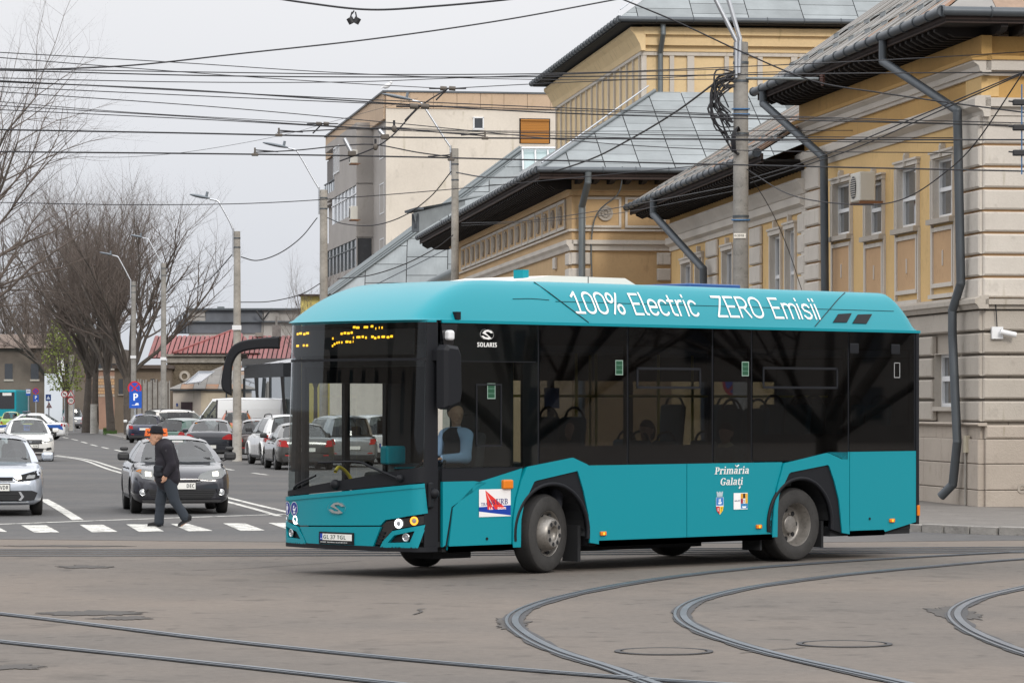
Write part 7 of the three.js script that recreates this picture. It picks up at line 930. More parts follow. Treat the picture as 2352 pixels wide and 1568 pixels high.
// --- wheels ---
function busWheel(cx, z, sg, steer, dual) {
  const w = sub(bus, 'wheel'); w.position.set(cx, 0.47, z); w.rotation.y = steer; const R = 0.465, o = sg > 0 ? 0 : Math.PI; const mm = TRS(0, 0, 0, 0, o, 0).multiply(TRS(0, 0, 0, Math.PI / 2, 0, 0));
  const W2 = 0.26; mb().lathe([[0.27, -W2], [0.37, -W2], [0.43, -W2 + 0.01], [R - 0.012, -W2 + 0.035], [R, -W2 + 0.06], [R, -0.055], [R - 0.012, -0.03], [0.44, -0.012], [0.36, 0.0], [0.275, -0.004]], mm, 48).build('tyre', BM.tread, w);
  mb().lathe([[R - 0.02, -0.032], [0.44, -0.008], [0.36, 0.004], [0.278, -0.002], [0.272, -0.03]], mm, 48).build('sidewall', BM.wall, w);
  const grooves = mb(); for (const y of [-0.1, -0.155, -0.21]) grooves.lathe([[R + 0.001, y - 0.006], [R + 0.0015, y], [R + 0.001, y + 0.006]], mm, 40); grooves.build('tread_groove', BM.inner, w);
  if (!dual) { mb().lathe([[0.272, -0.005], [0.262, -0.012], [0.255, -0.05], [0.235, -0.09], [0.215, -0.05], [0.2, 0.01], [0.185, 0.05], [0.165, 0.075], [0.155, 0.078], [0.095, 0.078], [0.09, 0.06], [0.085, 0.0], [0, 0]], mm, 40).build('rim', BM.rimSteel, w); for (let i = 0; i < 8; i++) { const a = i / 8 * 6.2832 + 0.2; mb().add(new THREE.CylinderGeometry(0.026, 0.026, 0.01, 12), mm.clone().multiply(TRS(Math.cos(a) * 0.127, 0.076, Math.sin(a) * 0.127))).build('bolt_hole', BM.inner, w); mb().add(new THREE.SphereGeometry(0.034, 10, 6), mm.clone().multiply(TRS(Math.cos(a + 0.3) * 0.232, -0.06, Math.sin(a + 0.3) * 0.232, 0, 0, 0, 1, 0.7, 1))).build('vent_hole', BM.inner, w); }}
  else { mb().lathe([[0.275, -0.004], [0.268, -0.016], [0.262, -0.05], [0.245, -0.1], [0.24, -0.16], [0.21, -0.185], [0.12, -0.19], [0.11, -0.12], [0.1, -0.1], [0, -0.1]], mm, 40).build('rim', BM.rimSteel, w); for (let i = 0; i < 8; i++) { const a = i / 8 * 6.2832; mb().add(new THREE.CylinderGeometry(0.03, 0.03, 0.01, 12), mm.clone().multiply(TRS(Math.cos(a) * 0.185, -0.184, Math.sin(a) * 0.185))).build('vent_hole', BM.inner, w); mb().add(new THREE.CylinderGeometry(0.016, 0.016, 0.03, 6), mm.clone().multiply(TRS(Math.cos(a + 0.4) * 0.145, -0.18, Math.sin(a + 0.4) * 0.145))).build('wheel_nut', BM.rimSteel, w); } }
  return w;
}
busWheel(2.41, HW - 0.045, 1, 0.26, false); busWheel(2.41, -HW + 0.045, -1, 0.26, false); busWheel(6.85, HW - 0.055, 1, 0, true); busWheel(6.85, -HW + 0.055, -1, 0, true); { const w = busWheel(6.85, HW - 0.37, 1, 0, true); }
mb().bx(2.95, 3.0, 0.12, 0.55, HW - 0.36, HW - 0.1).bx(7.38, 7.42, 0.16, 0.5, HW - 0.36, HW - 0.1).bx(6.2, 6.24, 0.16, 0.5, HW - 0.4, HW - 0.1).build('mud_flap', BM.inner, bus);
// --- chassis and interior ---
mb().bx(0.7, 9.1, 0.3, 0.36, -0.6, 0.6).bx(0.7, 1.75, 0.3, 0.36, -HW + 0.04, HW - 0.06).bx(3.1, 6.15, 0.3, 0.36, -HW + 0.04, HW - 0.06).bx(7.5, 9.1, 0.3, 0.36, -HW + 0.04, HW - 0.06).bx(3.3, 5.9, 0.2, 0.3, -0.5, 0.4).bx(0.9, 1.5, 0.2, 0.3, 0.3, 0.8).bx(2.3, 2.5, 0.35, 0.55, -0.9, 0.9).bx(6.75, 6.95, 0.35, 0.6, -0.9, 0.9).build('chassis', BM.inner, bus);
{
  const it = sub(bus, 'interior'); mb().bx(0.5, 9.15, 0.36, 0.42, -0.6, 0.6).bx(0.6, 1.75, 0.36, 0.42, -HW + 0.05, HW - 0.05).bx(3.1, 6.15, 0.36, 0.42, -HW + 0.05, HW - 0.05).bx(7.5, 9.1, 0.36, 0.42, -HW + 0.05, HW - 0.05).bx(6.0, 9.15, 0.42, 0.62, -0.55, 0.55).bx(0.66, 1.78, 0.42, 1.24, HW - 0.1, HW - 0.06).bx(3.08, 6.15, 0.42, 1.24, HW - 0.1, HW - 0.06).bx(7.52, 9.1, 0.42, 1.24, HW - 0.1, HW - 0.06).bx(1.75, 3.1, 1.12, 1.24, 0.5, HW - 0.06).bx(6.15, 7.55, 1.12, 1.24, 0.5, HW - 0.06).build('floor', BM.inner, it);
  mb().bx(0.75, 9.15, 2.62, 2.7, -HW + 0.08, HW - 0.07).bx(9.1, 9.15, 0.6, 2.6, -HW + 0.05, HW - 0.05).build('ceiling', BM.grey, it);
  mb().bx(0.48, 0.9, 0.42, 1.12, -0.15, HW - 0.12).rbox(0.42, 0.14, 1.1, 0.72, 1.14, 0.55, 0.05).build('dashboard', BM.inner, it); { const w = mb(); w.add(new THREE.TorusGeometry(0.22, 0.018, 8, 24), TRS(0.98, 1.24, 0.62, 0, Math.PI / 2, 0.0).multiply(TRS(0, 0, 0, 0.9))); w.build('steering_wheel', BM.blackPl, it); }
  mb().bx(1.86, 1.9, 0.42, 2.6, 0.05, HW - 0.12).build('cab_partition', BM.inner, it); mb().bx(0.9, 1.86, 0.42, 1.3, 0.02, 0.06).build('cab_door', S(lin(0.1, 0.12, 0.13), 0.6), it); mb().bx(0.95, 1.5, 1.24, 1.26, 0.02, 0.1).rbox(0.3, 0.22, 0.14, 0.92, 1.4, 0.08, 0.03).build('ticket_machine', BM.teal, it);
  mb().bx(1.93, 2.3, 0.42, 2.62, -HW + 0.08, -0.72).build('equipment_cabinet', BM.inner, it); mb().bx(0.62, 1.9, 2.25, 2.62, -HW + 0.1, -HW + 0.4).build('door_gear_cover', BM.inner, it); mb().bx(0.5, 0.8, 2.44, 2.66, -HW + 0.15, HW - 0.15).build('sun_blind', BM.inner, it); mb().bx(2.6, 2.64, 0.42, 1.3, -HW + 0.1, -0.5).build('door_screen', BM.grey, it);
  const seat = (x, z, y, m = BM.seat) => { const s = sub(it, 'seat'); mb().rbox(0.42, 0.09, 0.42, x, y + 0.44, z, 0.04).rbox(0.09, 0.62, 0.42, x + 0.22, y + 0.74, z, 0.045, 0, 0, -0.12).build('cushion', m, s); mb().bx(x - 0.05, x + 0.05, y, y + 0.42, z - 0.05, z + 0.05).build('leg', BM.grey, s); mb().add(new THREE.TorusGeometry(0.16, 0.018, 6, 14, Math.PI), TRS(x + 0.27, y + 1.0, z, 0, Math.PI / 2)).build('grab_handle', BM.blackPl, s); };
  for (const [x, z, y] of [[2.9, 0.85, 0.8], [2.9, 0.4, 0.8], [4.5, 0.85, 0.5], [4.5, 0.4, 0.5], [5.2, 0.85, 0.5], [6.2, 0.85, 0.9], [6.2, 0.4, 0.9], [7.0, 0.85, 0.95], [7.0, 0.4, 0.95], [7.8, 0.85, 0.95], [7.8, 0.4, 0.95], [8.6, 0.85, 0.95], [8.6, 0.4, 0.95], [8.6, -0.5, 0.95], [7.4, -0.8, 0.95], [6.4, -0.8, 0.95], [5.5, -0.8, 0.5]]) seat(x, z, y);
  { const s = sub(it, 'driver_seat'); mb().rbox(0.5, 0.14, 0.5, 1.32, 0.92, 0.62, 0.05).rbox(0.14, 0.75, 0.5, 1.6, 1.3, 0.62, 0.06, 0, 0, -0.15).rbox(0.1, 0.22, 0.28, 1.66, 1.78, 0.62, 0.05).build('cushion', S(lin(0.03, 0.03, 0.035), 0.8), s); mb().bx(1.1, 1.6, 0.42, 0.86, 0.4, 0.85).build('base', BM.inner, s); }
  for (const [x, z] of [[2.75, 0.2], [3.5, -0.6], [4.2, 0.2], [4.9, 0.6], [4.9, -0.6], [6.0, 0.15], [3.35, 0.7]]) mb().bar(V(x, 0.42, z), V(x, 2.62, z), 0.018, 8).build('grab_pole', BM.yellow, it); mb().tube([V(0.7, 1.2, -0.7), V(0.8, 1.25, -0.75), V(1.0, 1.15, -0.8), V(1.15, 0.9, -0.8)], 0.022, 8).build('door_rail', BM.yellow, it); mb().bar(V(2.2, 2.1, 0.25), V(8.5, 2.1, 0.25), 0.016, 8).build('ceiling_rail', BM.yellow, it);
  { const [s, y] = bs(1373, 880); mb().bx(3.2, 3.45, 1.95, 2.2, 0.3, 0.31).build('info_panel', S(lin(0.08, 0.16, 0.35), 0.5), it); }
}
// ---------- cars ----------
const CG = { glass: P(lin(0.62, 0.68, 0.68), 0.02, { transmission: 1, thickness: 0, ior: 1.6, side: THREE.DoubleSide }), dark: S(lin(0.02, 0.021, 0.023), 0.8), trim: S(lin(0.025, 0.025, 0.027), 0.55), red: P(lin(0.42, 0.015, 0.015), 0.2, { clearcoat: 1 }), lampClear: P(lin(0.55, 0.57, 0.58), 0.12, { clearcoat: 1, metalness: 0.4 }), lit: S(lin(1, 0.95, 0.85), 0.3, { emissive: lin(1, 0.93, 0.78), emissiveIntensity: 2.2 }), amber: P(lin(0.7, 0.25, 0.02), 0.2), plate: S(lin(0.7, 0.7, 0.68), 0.5) };
const paint = (r, g, b, m = 0.35) => P(lin(r, g, b), 0.28, { metalness: m, clearcoat: 1, clearcoatRoughness: 0.04 });
const TYPES = { // fractions of length from the middle; heights in metres
  hatch: { L: 4.2, W: 1.76, H: 1.47, belt: 0.95, hood: 0.93, nose: 0.7, ws0: 1.18, ws1: 0.38, rw1: -1.45, rw0: -1.88, deck: 0.95, tail: 0.82, axF: 1.28, axR: -1.26, B: -0.02 },
  sedan: { L: 4.7, W: 1.83, H: 1.46, belt: 0.93, hood: 0.92, nose: 0.68, ws0: 1.18, ws1: 0.42, rw1: -1.0, rw0: -1.72, deck: 0.99, tail: 0.85, axF: 1.38, axR: -1.36, B: 0.0 },
  suv: { L: 4.3, W: 1.82, H: 1.66, belt: 1.06, hood: 1.05, nose: 0.85, ws0: 1.12, ws1: 0.42, rw1: -1.6, rw0: -1.95, deck: 1.06, tail: 0.95, axF: 1.32, axR: -1.32, B: -0.05 },
  wagon: { L: 4.5, W: 1.74, H: 1.66, belt: 1.0, hood: 0.98, nose: 0.78, ws0: 1.3, ws1: 0.6, rw1: -1.95, rw0: -2.1, deck: 1.0, tail: 0.9, axF: 1.4, axR: -1.4, B: 0.1 },
  van: { L: 5.6, W: 2.0, H: 2.35, belt: 1.25, hood: 1.18, nose: 0.9, ws0: 2.15, ws1: 1.35, rw1: -2.65, rw0: -2.72, deck: 1.25, tail: 1.1, axF: 1.95, axR: -1.7, B: 1.0 },
};
const ev = new Evaluator(); ev.attributes = ['position', 'normal']; ev.useGroups = false;
function carBody(t, g0 = 0.2) {
  const hl = t.L / 2, hw = t.W / 2, st = [];
  const put = (x, w, top, bot) => st.push([x, w * hw, top, bot]);
  put(hl, 0.70, t.nose - 0.14, g0 + 0.1); put(hl - 0.03, 0.80, t.nose - 0.05, g0 + 0.04); put(hl - 0.1, 0.89, t.nose + 0.02, g0); put(hl - 0.24, 0.955, t.nose + 0.075, g0); put(hl - 0.45, 0.985, t.nose + 0.13, g0); put(t.axF, 1, t.nose + (t.hood - t.nose) * 0.72, g0); put((t.axF + t.ws0) / 2 - 0.1, 1, t.nose + (t.hood - t.nose) * 0.9, g0); put(t.ws0 - 0.12, 1, t.hood, g0); put(t.ws0 - 0.4, 1, t.belt, g0); put(0, 1, t.belt + 0.01, g0); put(t.axR + 0.3, 1, t.belt + 0.02, g0); put(t.axR, 1, t.belt + 0.02, g0);
  put(Math.min(t.axR - 0.25, t.rw0 + 0.05), 0.985, t.deck, g0); put(-hl + 0.22, 0.955, t.deck - 0.01, g0 + 0.02); put(-hl + 0.08, 0.91, t.deck - 0.05, g0 + 0.04); put(-hl + 0.02, 0.83, t.tail, g0 + 0.09); put(-hl, 0.72, t.tail - 0.12, g0 + 0.16);
  const ring = ([x, w, T_, b]) => { const h = T_ - b, r = [[0, b], [0.55, b], [0.86, b + 0.01], [0.955, b + 0.07], [0.99, b + 0.16], [1, b + 0.34 * h], [1.0, b + 0.55 * h], [0.985, b + 0.74 * h], [0.955, b + 0.88 * h], [0.9, b + 0.965 * h], [0.78, T_], [0.5, T_ + 0.014], [0, T_ + 0.02]]; const f = r.map(([z, y]) => [z * w, y]); return [...f, ...f.slice(1, -1).reverse().map(([z, y]) => [-z, y])].map(([z, y]) => V(x, y, z)); };
  const R = st.map(ring), n = R[0].length, pos = [], idx = []; R.forEach(r => r.forEach(p => pos.push(p.x, p.y, p.z)));
  for (let i = 0; i < R.length - 1; i++) for (let j = 0; j < n; j++) { const a = i * n + j, b = i * n + (j + 1) % n, c = a + n, d = b + n; idx.push(a, c, b, b, c, d); }
  for (const [i, flip] of [[0, false], [R.length - 1, true]]) { const c = pos.length / 3, m = st[i]; pos.push(m[0], (m[2] + m[3]) / 2, 0); for (let j = 0; j < n; j++) { const a = i * n + j, b = i * n + (j + 1) % n; flip ? idx.push(c, b, a) : idx.push(c, a, b); } }
  const g = new THREE.BufferGeometry(); g.setAttribute('position', new THREE.Float32BufferAttribute(pos, 3)); g.setIndex(idx); g.computeVertexNormals();
  if (g.attributes.normal.getY(10) < 0) { for (let i = 0; i < idx.length; i += 3) [idx[i], idx[i + 1]] = [idx[i + 1], idx[i]]; g.setIndex(idx); g.computeVertexNormals(); }
  let br = new Brush(g); br.updateMatrixWorld();
  for (const x of [t.axF, t.axR]) for (const s of [1, -1]) { const c = new Brush(new THREE.CylinderGeometry(t.wr + 0.055, t.wr + 0.055, 0.5, 28).rotateX(Math.PI / 2)); c.position.set(x, t.wr + 0.01, s * (hw + 0.02)); c.updateMatrixWorld(); br = ev.evaluate(br, c, SUBTRACTION); br.updateMatrixWorld(); }
  return { full: g, cut: br.geometry };
}
const rayc = new THREE.Raycaster();
function car(name, label, type, over, pos, heading, paintMat, o = {}) {
  const t = { ...TYPES[type], ...over }; t.wr = over.wr || (type === 'van' ? 0.34 : type === 'suv' ? 0.34 : 0.315); const hl = t.L / 2, hw = t.W / 2;
  const c = thing(name, label, o.cat || 'car', pos, heading, o.group || 'cars in the street'); const { full, cut } = carBody(t);
  const bm = geoMesh('body', boxUV(cut.index ? cut.toNonIndexed() : cut), o.lowerMat || paintMat, c); const probe = new THREE.Mesh(full, new THREE.MeshBasicMaterial({ side: THREE.DoubleSide }));
  const cast = (from, dir) => { rayc.set(from, dir); const h = rayc.intersectObject(probe)[0]; return h ? h.point : null; };
  const mk = (axis, sg) => { const n = axis === 'x' ? V(sg, 0, 0) : V(0, 0, sg), last = {}; const f = (a, y, off) => { const key = a.toFixed(3) + y.toFixed(3); let p = last[key]; if (!p) { p = axis === 'x' ? cast(V(sg * 4, y, a), n.clone().negate()) : cast(V(a, y, sg * 4), n.clone().negate()); if (!p) p = axis === 'x' ? V(sg * (hl - 0.12), y, a) : V(a, y, sg * hw * 0.98); last[key] = p; } return p.clone().addScaledVector(n, off); }; f.n = n; return f; };
  const FR = mk('x', 1), RE = mk('x', -1), SR = mk('z', 1), SL = mk('z', -1);
  const patch = (map, poly, mat, nm, off = 0.006, th_ = 0.02, par = c) => bent(map, poly, off + 0.007, th_ ? th_ + 0.012 : 0, 0.075, 0.06).build(nm, mat, par);
  const both = (map, poly, mat, nm, off, th_) => { patch(map, poly, mat, nm, off, th_); patch(map, mir(poly), mat, nm, off, th_); };
  // cabin
  const yb = t.belt, yr = t.H - 0.05, hb = hw * 0.9, hr = hw * (type === 'van' ? 0.84 : 0.66), xr0 = t.ws1, xr1 = t.rw1;
  const roofP = (x, z) => { const k = z / hr, m = (x - xr1) / (xr0 - xr1); return V(x, yr + 0.05 * (1 - k * k) * Math.min(1, 0.6 + 1.6 * m * (1 - m)) - 0.045 * Math.pow(Math.abs(k), 4) - 0.05 * Math.pow(Math.max(0, m - 0.6) / 0.4, 2) - (o.drop || 0.04) * Math.pow(Math.max(0, 0.35 - m) / 0.35, 2), z); };
  const ed = z => 0.1 * Math.pow(z / hr, 2);
  const S1 = [ // [belt point, roof point] round the right half, front to back
    [V(t.ws0 + 0.07, t.hood + 0.0, 0), roofP(xr0, 0)], [V(t.ws0 + 0.02, t.hood, hb * 0.5), roofP(xr0 - ed(hr * 0.5), hr * 0.5)], [V(t.ws0 - 0.1, t.hood, hb * 0.84), roofP(xr0 - ed(hr * 0.86), hr * 0.88)],
    [V(t.ws0 - 0.24, yb, hb), roofP(xr0 - 0.15, hr)], [V(t.B + 0.06, yb + 0.005, hb + 0.015), roofP(t.B + 0.04, hr)], [V(t.B - 0.05, yb + 0.005, hb + 0.015), roofP(t.B - 0.06, hr)],
    [V(t.C ?? t.axR + 0.12, yb + 0.01, hb), roofP(Math.max(xr1 + 0.25, (t.C ?? t.axR + 0.12) + (type === 'suv' || type === 'wagon' || type === 'van' ? 0 : 0.25)), hr)], [V(t.rw0 + 0.3, t.deck, hb * 0.97), roofP(xr1 + 0.14, hr * 0.98)],
    [V(t.rw0 + 0.1, t.deck, hb * 0.8), roofP(xr1 + 0.03, hr * 0.84)], [V(t.rw0, t.deck, hb * 0.4), roofP(xr1, hr * 0.45)], [V(t.rw0 - 0.02, t.deck, 0), roofP(xr1, 0)],
  ];
  const kind = ['w', 'w', 'p', 's', 'b', 's', 'c', 'p', 'r', 'r']; const opaqueRear = o.panelVan;
  const wall = (a, b, sg, t0, t1, m, out = 0) => { const f = (s, k) => { const p = s[0].clone().lerp(s[1], k); p.z = (p.z + Math.sin(k * Math.PI) * 0.03 * (p.z / hw) + out * (p.z / hb)) * sg; if (out) { const mid = (t.ws0 + t.rw0) / 2; p.x += Math.sign(p.x - mid) * out * (Math.abs(p.x - mid) > 0.9 ? 1 : 0); } return p; }; for (let i = 0; i < 4; i++) { const k0 = t0 + (t1 - t0) * i / 4, k1 = t0 + (t1 - t0) * (i + 1) / 4; const q = [f(a, k0), f(b, k0), f(b, k1), f(a, k1)]; sg > 0 ? m.quad(q[3], q[2], q[1], q[0]) : m.quad(q[0], q[1], q[2], q[3]); } };
  const frames = [mb(), mb()], blacks = [mb(), mb()]; const ws = mb(), rw = mb();
  S1.slice(0, -1).forEach((s, i) => { const e = S1[i + 1]; for (const sg of [1, -1]) { const k = kind[i], frame = frames[sg > 0 ? 0 : 1], black = blacks[sg > 0 ? 0 : 1]; if (k === 'w') wall(s, e, sg, 0.0, 1, ws); else if (k === 'r' && !opaqueRear) wall(s, e, sg, 0.02, 0.97, rw); else if (k === 's' && !(opaqueRear && i > 4)) { const m = mb(); wall(s, e, sg, 0.04, 0.94, m); m.build('side_window', o.tinted && i > 4 ? CGtint : CG.glass, c); wall(s, e, sg, 0, 0.04, black); wall(s, e, sg, 0.93, 1, frame, 0.002); } else if (k === 'c' && o.quarter) { const m = mb(); wall(s, e, sg, 0.1, 0.9, m); m.build('quarter_window', CG.glass, c); wall(s, e, sg, 0, 0.1, frame); wall(s, e, sg, 0.89, 1, frame); } else wall(s, e, sg, 0, 1, k === 'b' ? black : frame); } });
  ws.build('windscreen', CG.glass, c); if (!opaqueRear) rw.build('rear_window', o.tinted ? CGtint : CG.glass, c); for (const f of frames) f.build('side_frame', paintMat, c); for (const f of blacks) f.build('window_trim', CG.trim, c);
  geoMesh('roof', grid(14, 12, (u, v) => { const z = hr * (v * 2 - 1), x = (xr1 - 0.02) + (xr0 - ed(z) + 0.015 - (xr1 - 0.02)) * u; const p = roofP(x, z); p.y += 0.006; return p; }), o.roofMat || paintMat, c);
  // inside: dark floor and seats
  mb().bx(t.rw0 + 0.15, t.ws0 - 0.3, yb - 0.08, yb + 0.03, -hb + 0.1, hb - 0.1).rbox(0.4, 0.12, hb * 1.5, t.ws0 - 0.35, t.hood + 0.02, 0, 0.04).build('dashboard', CG.dark, c);
  for (const z of [-0.36, 0.36]) { if (!opaqueRear) mb().rbox(0.14, 0.42, 0.46, -0.95 + (type === 'wagon' ? 0 : 0.1), yb + 0.08, z, 0.06).build('rear_seat', CG.dark, c); mb().rbox(0.14, 0.5, 0.44, t.B + 0.02, yb + 0.08, z, 0.06, 0, 0, 0.15).rbox(0.1, 0.18, 0.24, t.B - 0.06, yb + 0.36, z, 0.04).build('front_seat', CG.dark, c); }
  { const m = mb(); m.add(new THREE.TorusGeometry(0.17, 0.016, 6, 20), TRS(t.ws0 - 0.6, yb + 0.06, -0.36, 0, Math.PI / 2 - 0.0, 0).multiply(TRS(0, 0, 0, 0.4))); m.build('steering_wheel', CG.dark, c); }
  // wheels
  for (const x of [t.axF, t.axR]) for (const s of [1, -1]) { const w = sub(c, 'wheel'); w.position.set(x, t.wr, s * (hw - 0.02)); w.rotation.y = (x > 0 ? (o.steer || 0) : 0) + (s < 0 ? Math.PI : 0); const mm = TRS(0, 0, 0, Math.PI / 2), R = t.wr; mb().lathe([[R * 0.62, -0.2], [R * 0.9, -0.2], [R, -0.17], [R, -0.035], [R * 0.95, -0.008], [R * 0.8, 0], [R * 0.66, -0.012], [R * 0.64, -0.05]], mm, 28).build('tyre', M.rubber, w); const rim = mb(); rim.lathe([[R * 0.66, -0.012], [R * 0.62, -0.05], [R * 0.5, -0.07], [R * 0.15, -0.035], [0, -0.03]], mm, 24); const rm = rim.build('rim', o.rimMat || CG.dark, w); for (let i = 0; i < 5; i++) { const a = i / 5 * 6.2832; mb().add(new THREE.BoxGeometry(R * 0.6, 0.03, 0.055), mm.clone().multiply(TRS(Math.cos(a) * R * 0.34, -0.028, -Math.sin(a) * R * 0.34, 0, a, 0))).build('spoke', o.spokeMat || M.alloy, rm); } }
  // mirrors, handles, plates
  for (const s of [1, -1]) { const m = sub(c, 'door_mirror'); mb().rbox(0.12, 0.15, 0.22, t.ws0 - 0.42, yb + 0.1, s * (hw + 0.08), 0.05).build('mirror_cap', o.mirrorMat || paintMat, m); mb().bar(V(t.ws0 - 0.4, yb + 0.02, s * (hw - 0.06)), V(t.ws0 - 0.42, yb + 0.06, s * (hw + 0.03)), 0.025, 6).build('stem', CG.trim, m); }
  for (const s of [SR, SL]) for (const x of [t.B + 0.12, t.B - 0.95]) patch(s, [[x, yb - 0.14], [x + 0.18, yb - 0.14], [x + 0.18, yb - 0.11], [x, yb - 0.11]], o.handleMat || paintMat, 'door_handle', 0.025, 0.03);
  for (const s of [SR, SL]) { patch(s, [[t.axR + 0.42, 0.27], [t.axF - 0.42, 0.27], [t.axF - 0.42, 0.33], [t.axR + 0.42, 0.33]], CG.trim, 'sill', 0.006); for (const x of [t.B, t.B - 0.97, t.ws0 - 0.38]) patch(s, [[x - 0.004, 0.34], [x + 0.004, 0.34], [x + 0.004, yb - 0.03], [x - 0.004, yb - 0.03]], CG.dark, 'door_gap', 0.0025, 0); }
  const plateTex = (txt, eu = true) => canvasMat(256, 56, (x, w, h) => { x.fillStyle = '#e6e6e0'; x.fillRect(0, 0, w, h); if (eu) { x.fillStyle = '#2447a8'; x.fillRect(0, 0, 22, h); } x.fillStyle = '#16181c'; x.font = 'bold 46px sans-serif'; x.save(); x.scale(0.84, 1); if (txt.startsWith('GL')) x.fillText(txt, 36, 44); else { x.textAlign = 'right'; x.fillText(txt, w / 0.84 - 10, 44); } x.restore(); });
  const plate = (map, y, txt, sg, zc = 0, w = 0.52, h = 0.115) => { const g = grid(4, 1, (u, v) => { const z = zc + (u - 0.5) * w * -sg; const p = map(zc, y, 0.028); return V(p.x, y - h / 2 + h * v, z); }); geoMesh('number_plate', g, plateTex(txt), c, 'number plate'); const p = map(zc, y, 0.015); mb().bx(p.x - 0.012, p.x + 0.011, y - h / 2 - 0.015, y + h / 2 + 0.015, zc - w / 2 - 0.015, zc + w / 2 + 0.015).build('plate_holder', CG.trim, c); };
  if (o.build) o.build({ c, t, hw, hl, FR, RE, SR, SL, patch, both, plate, roofP, yb, hr, hb, xr0, xr1 });
  return c;
}
const CGtint = P(lin(0.25, 0.27, 0.28), 0.02, { transmission: 1, thickness: 0, ior: 1.6, side: THREE.DoubleSide });
const box4 = (a, b, c, d) => [[a, c], [b, c], [b, d], [a, d]];
const rearStd = (txt, py = 0.55, lampPoly) => k => { k.both(k.RE, lampPoly || [[0.55, 0.72], [0.82, 0.74], [0.82, 0.92], [0.6, 0.9]], CG.red, 'tail_lamp', 0.012); k.plate(k.RE, py, txt, -1); k.patch(k.RE, [[-0.72, 0.26], [0.72, 0.26], [0.76, 0.4], [-0.76, 0.4]], CG.trim, 'rear_bumper_trim', 0.008); k.both(k.RE, [[0.5, 0.43], [0.66, 0.44], [0.66, 0.47], [0.5, 0.46]], CG.red, 'reflector', 0.008); };
const roofRails = k => { for (const s of [1, -1]) mb().tube([k.roofP(k.xr1 + 0.25, s * k.hr * 0.9), k.roofP(k.xr1 + 0.4, s * k.hr * 0.9).add(V(0, 0.075, 0)), k.roofP(0, s * k.hr * 0.9).add(V(0, 0.075, 0)), k.roofP(k.xr0 - 0.35, s * k.hr * 0.9).add(V(0, 0.075, 0)), k.roofP(k.xr0 - 0.2, s * k.hr * 0.9)], 0.02, 6, 30).build('roof_rail', CG.trim, k.c); };
const front = -Math.PI / 2, away = Math.PI / 2;
const G2 = (u, z) => V((u - 1176) / F * z, 0, -z);
// dark grey hatchback waiting at the crossing
car('hatchback', 'dark grey hatchback with lit headlamps waiting behind the walking man', 'hatch', { L: 4.3, W: 1.81, H: 1.41, hood: 0.94, nose: 0.73, belt: 0.94 }, G2(399, 65.2), front + 0.165, paint(0.042, 0.042, 0.052, 0.4), { mirrorMat: CG.trim, build: k => {
  k.both(k.FR, [[0.28, 0.66], [0.5, 0.62], [0.72, 0.66], [0.84, 0.8], [0.74, 0.83], [0.5, 0.8], [0.34, 0.74]].map(([z, y]) => [z, y]), CG.lampClear, 'headlamp', 0.012);
  k.both(k.FR, [[0.56, 0.69], [0.66, 0.7], [0.66, 0.78], [0.56, 0.77]], CG.lit, 'headlight_bulb', 0.022, 0.005); k.patch(k.FR, [[0.74, 0.76], [0.82, 0.79], [0.76, 0.815], [0.72, 0.81]], CG.amber, 'turn_signal', 0.02, 0.005);
  k.patch(k.FR, [[-0.32, 0.605], [0.32, 0.605], [0.34, 0.635], [-0.34, 0.635]], CG.trim, 'upper_grille', 0.008); k.patch(k.FR, [[-0.36, 0.598], [-0.3, 0.578], [0.3, 0.578], [0.36, 0.598], [0.3, 0.592], [-0.3, 0.592]], M.chrome, 'grille_trim', 0.018, 0.01);
  k.patch(k.FR, [[-0.52, 0.28], [0.52, 0.28], [0.62, 0.42], [0.6, 0.46], [-0.6, 0.46], [-0.62, 0.42]], CG.dark, 'lower_grille', 0.008); for (let i = 0; i < 5; i++) k.patch(k.FR, box4(-0.54 - i * 0.012, 0.54 + i * 0.012, 0.3 + i * 0.032, 0.309 + i * 0.032), CG.trim, 'grille_slat', 0.02, 0.01);
  k.both(k.FR, [[0.62, 0.32], [0.76, 0.34], [0.78, 0.47], [0.66, 0.46]], CG.dark, 'fog_recess', 0.006); for (const s of [1, -1]) { const p = k.FR(s * 0.71, 0.4, 0.01); mb().add(new THREE.TorusGeometry(0.052, 0.012, 6, 18), TRS(p.x, p.y, p.z, 0, Math.PI / 2)).build('fog_lamp_ring', M.chrome, k.c); mb().add(new THREE.SphereGeometry(0.045, 12, 8), TRS(p.x, p.y, p.z, 0, 0, 0, 0.4, 1, 1)).build('fog_lamp', CG.lampClear, k.c); }
  k.patch(k.FR, [[-0.7, 0.225], [0.7, 0.225], [0.72, 0.265], [-0.72, 0.265]], CG.trim, 'bumper_lip', 0.02); k.plate(k.FR, 0.52, 'DEC', 1, 0.02);
  mb().bx(k.t.ws0 - 0.25, k.t.ws0 - 0.24, 1.3, 1.33, -0.1, 0.1).build('toll_sticker', CG.plate, k.c);
  for (const s of [1, -1]) mb().rbox(0.1, 0.07, 0.15, k.t.ws0 - 0.42, 1.18, s * (k.hw + 0.07), 0.03).build('instructor_mirror', CG.trim, k.c);
} });
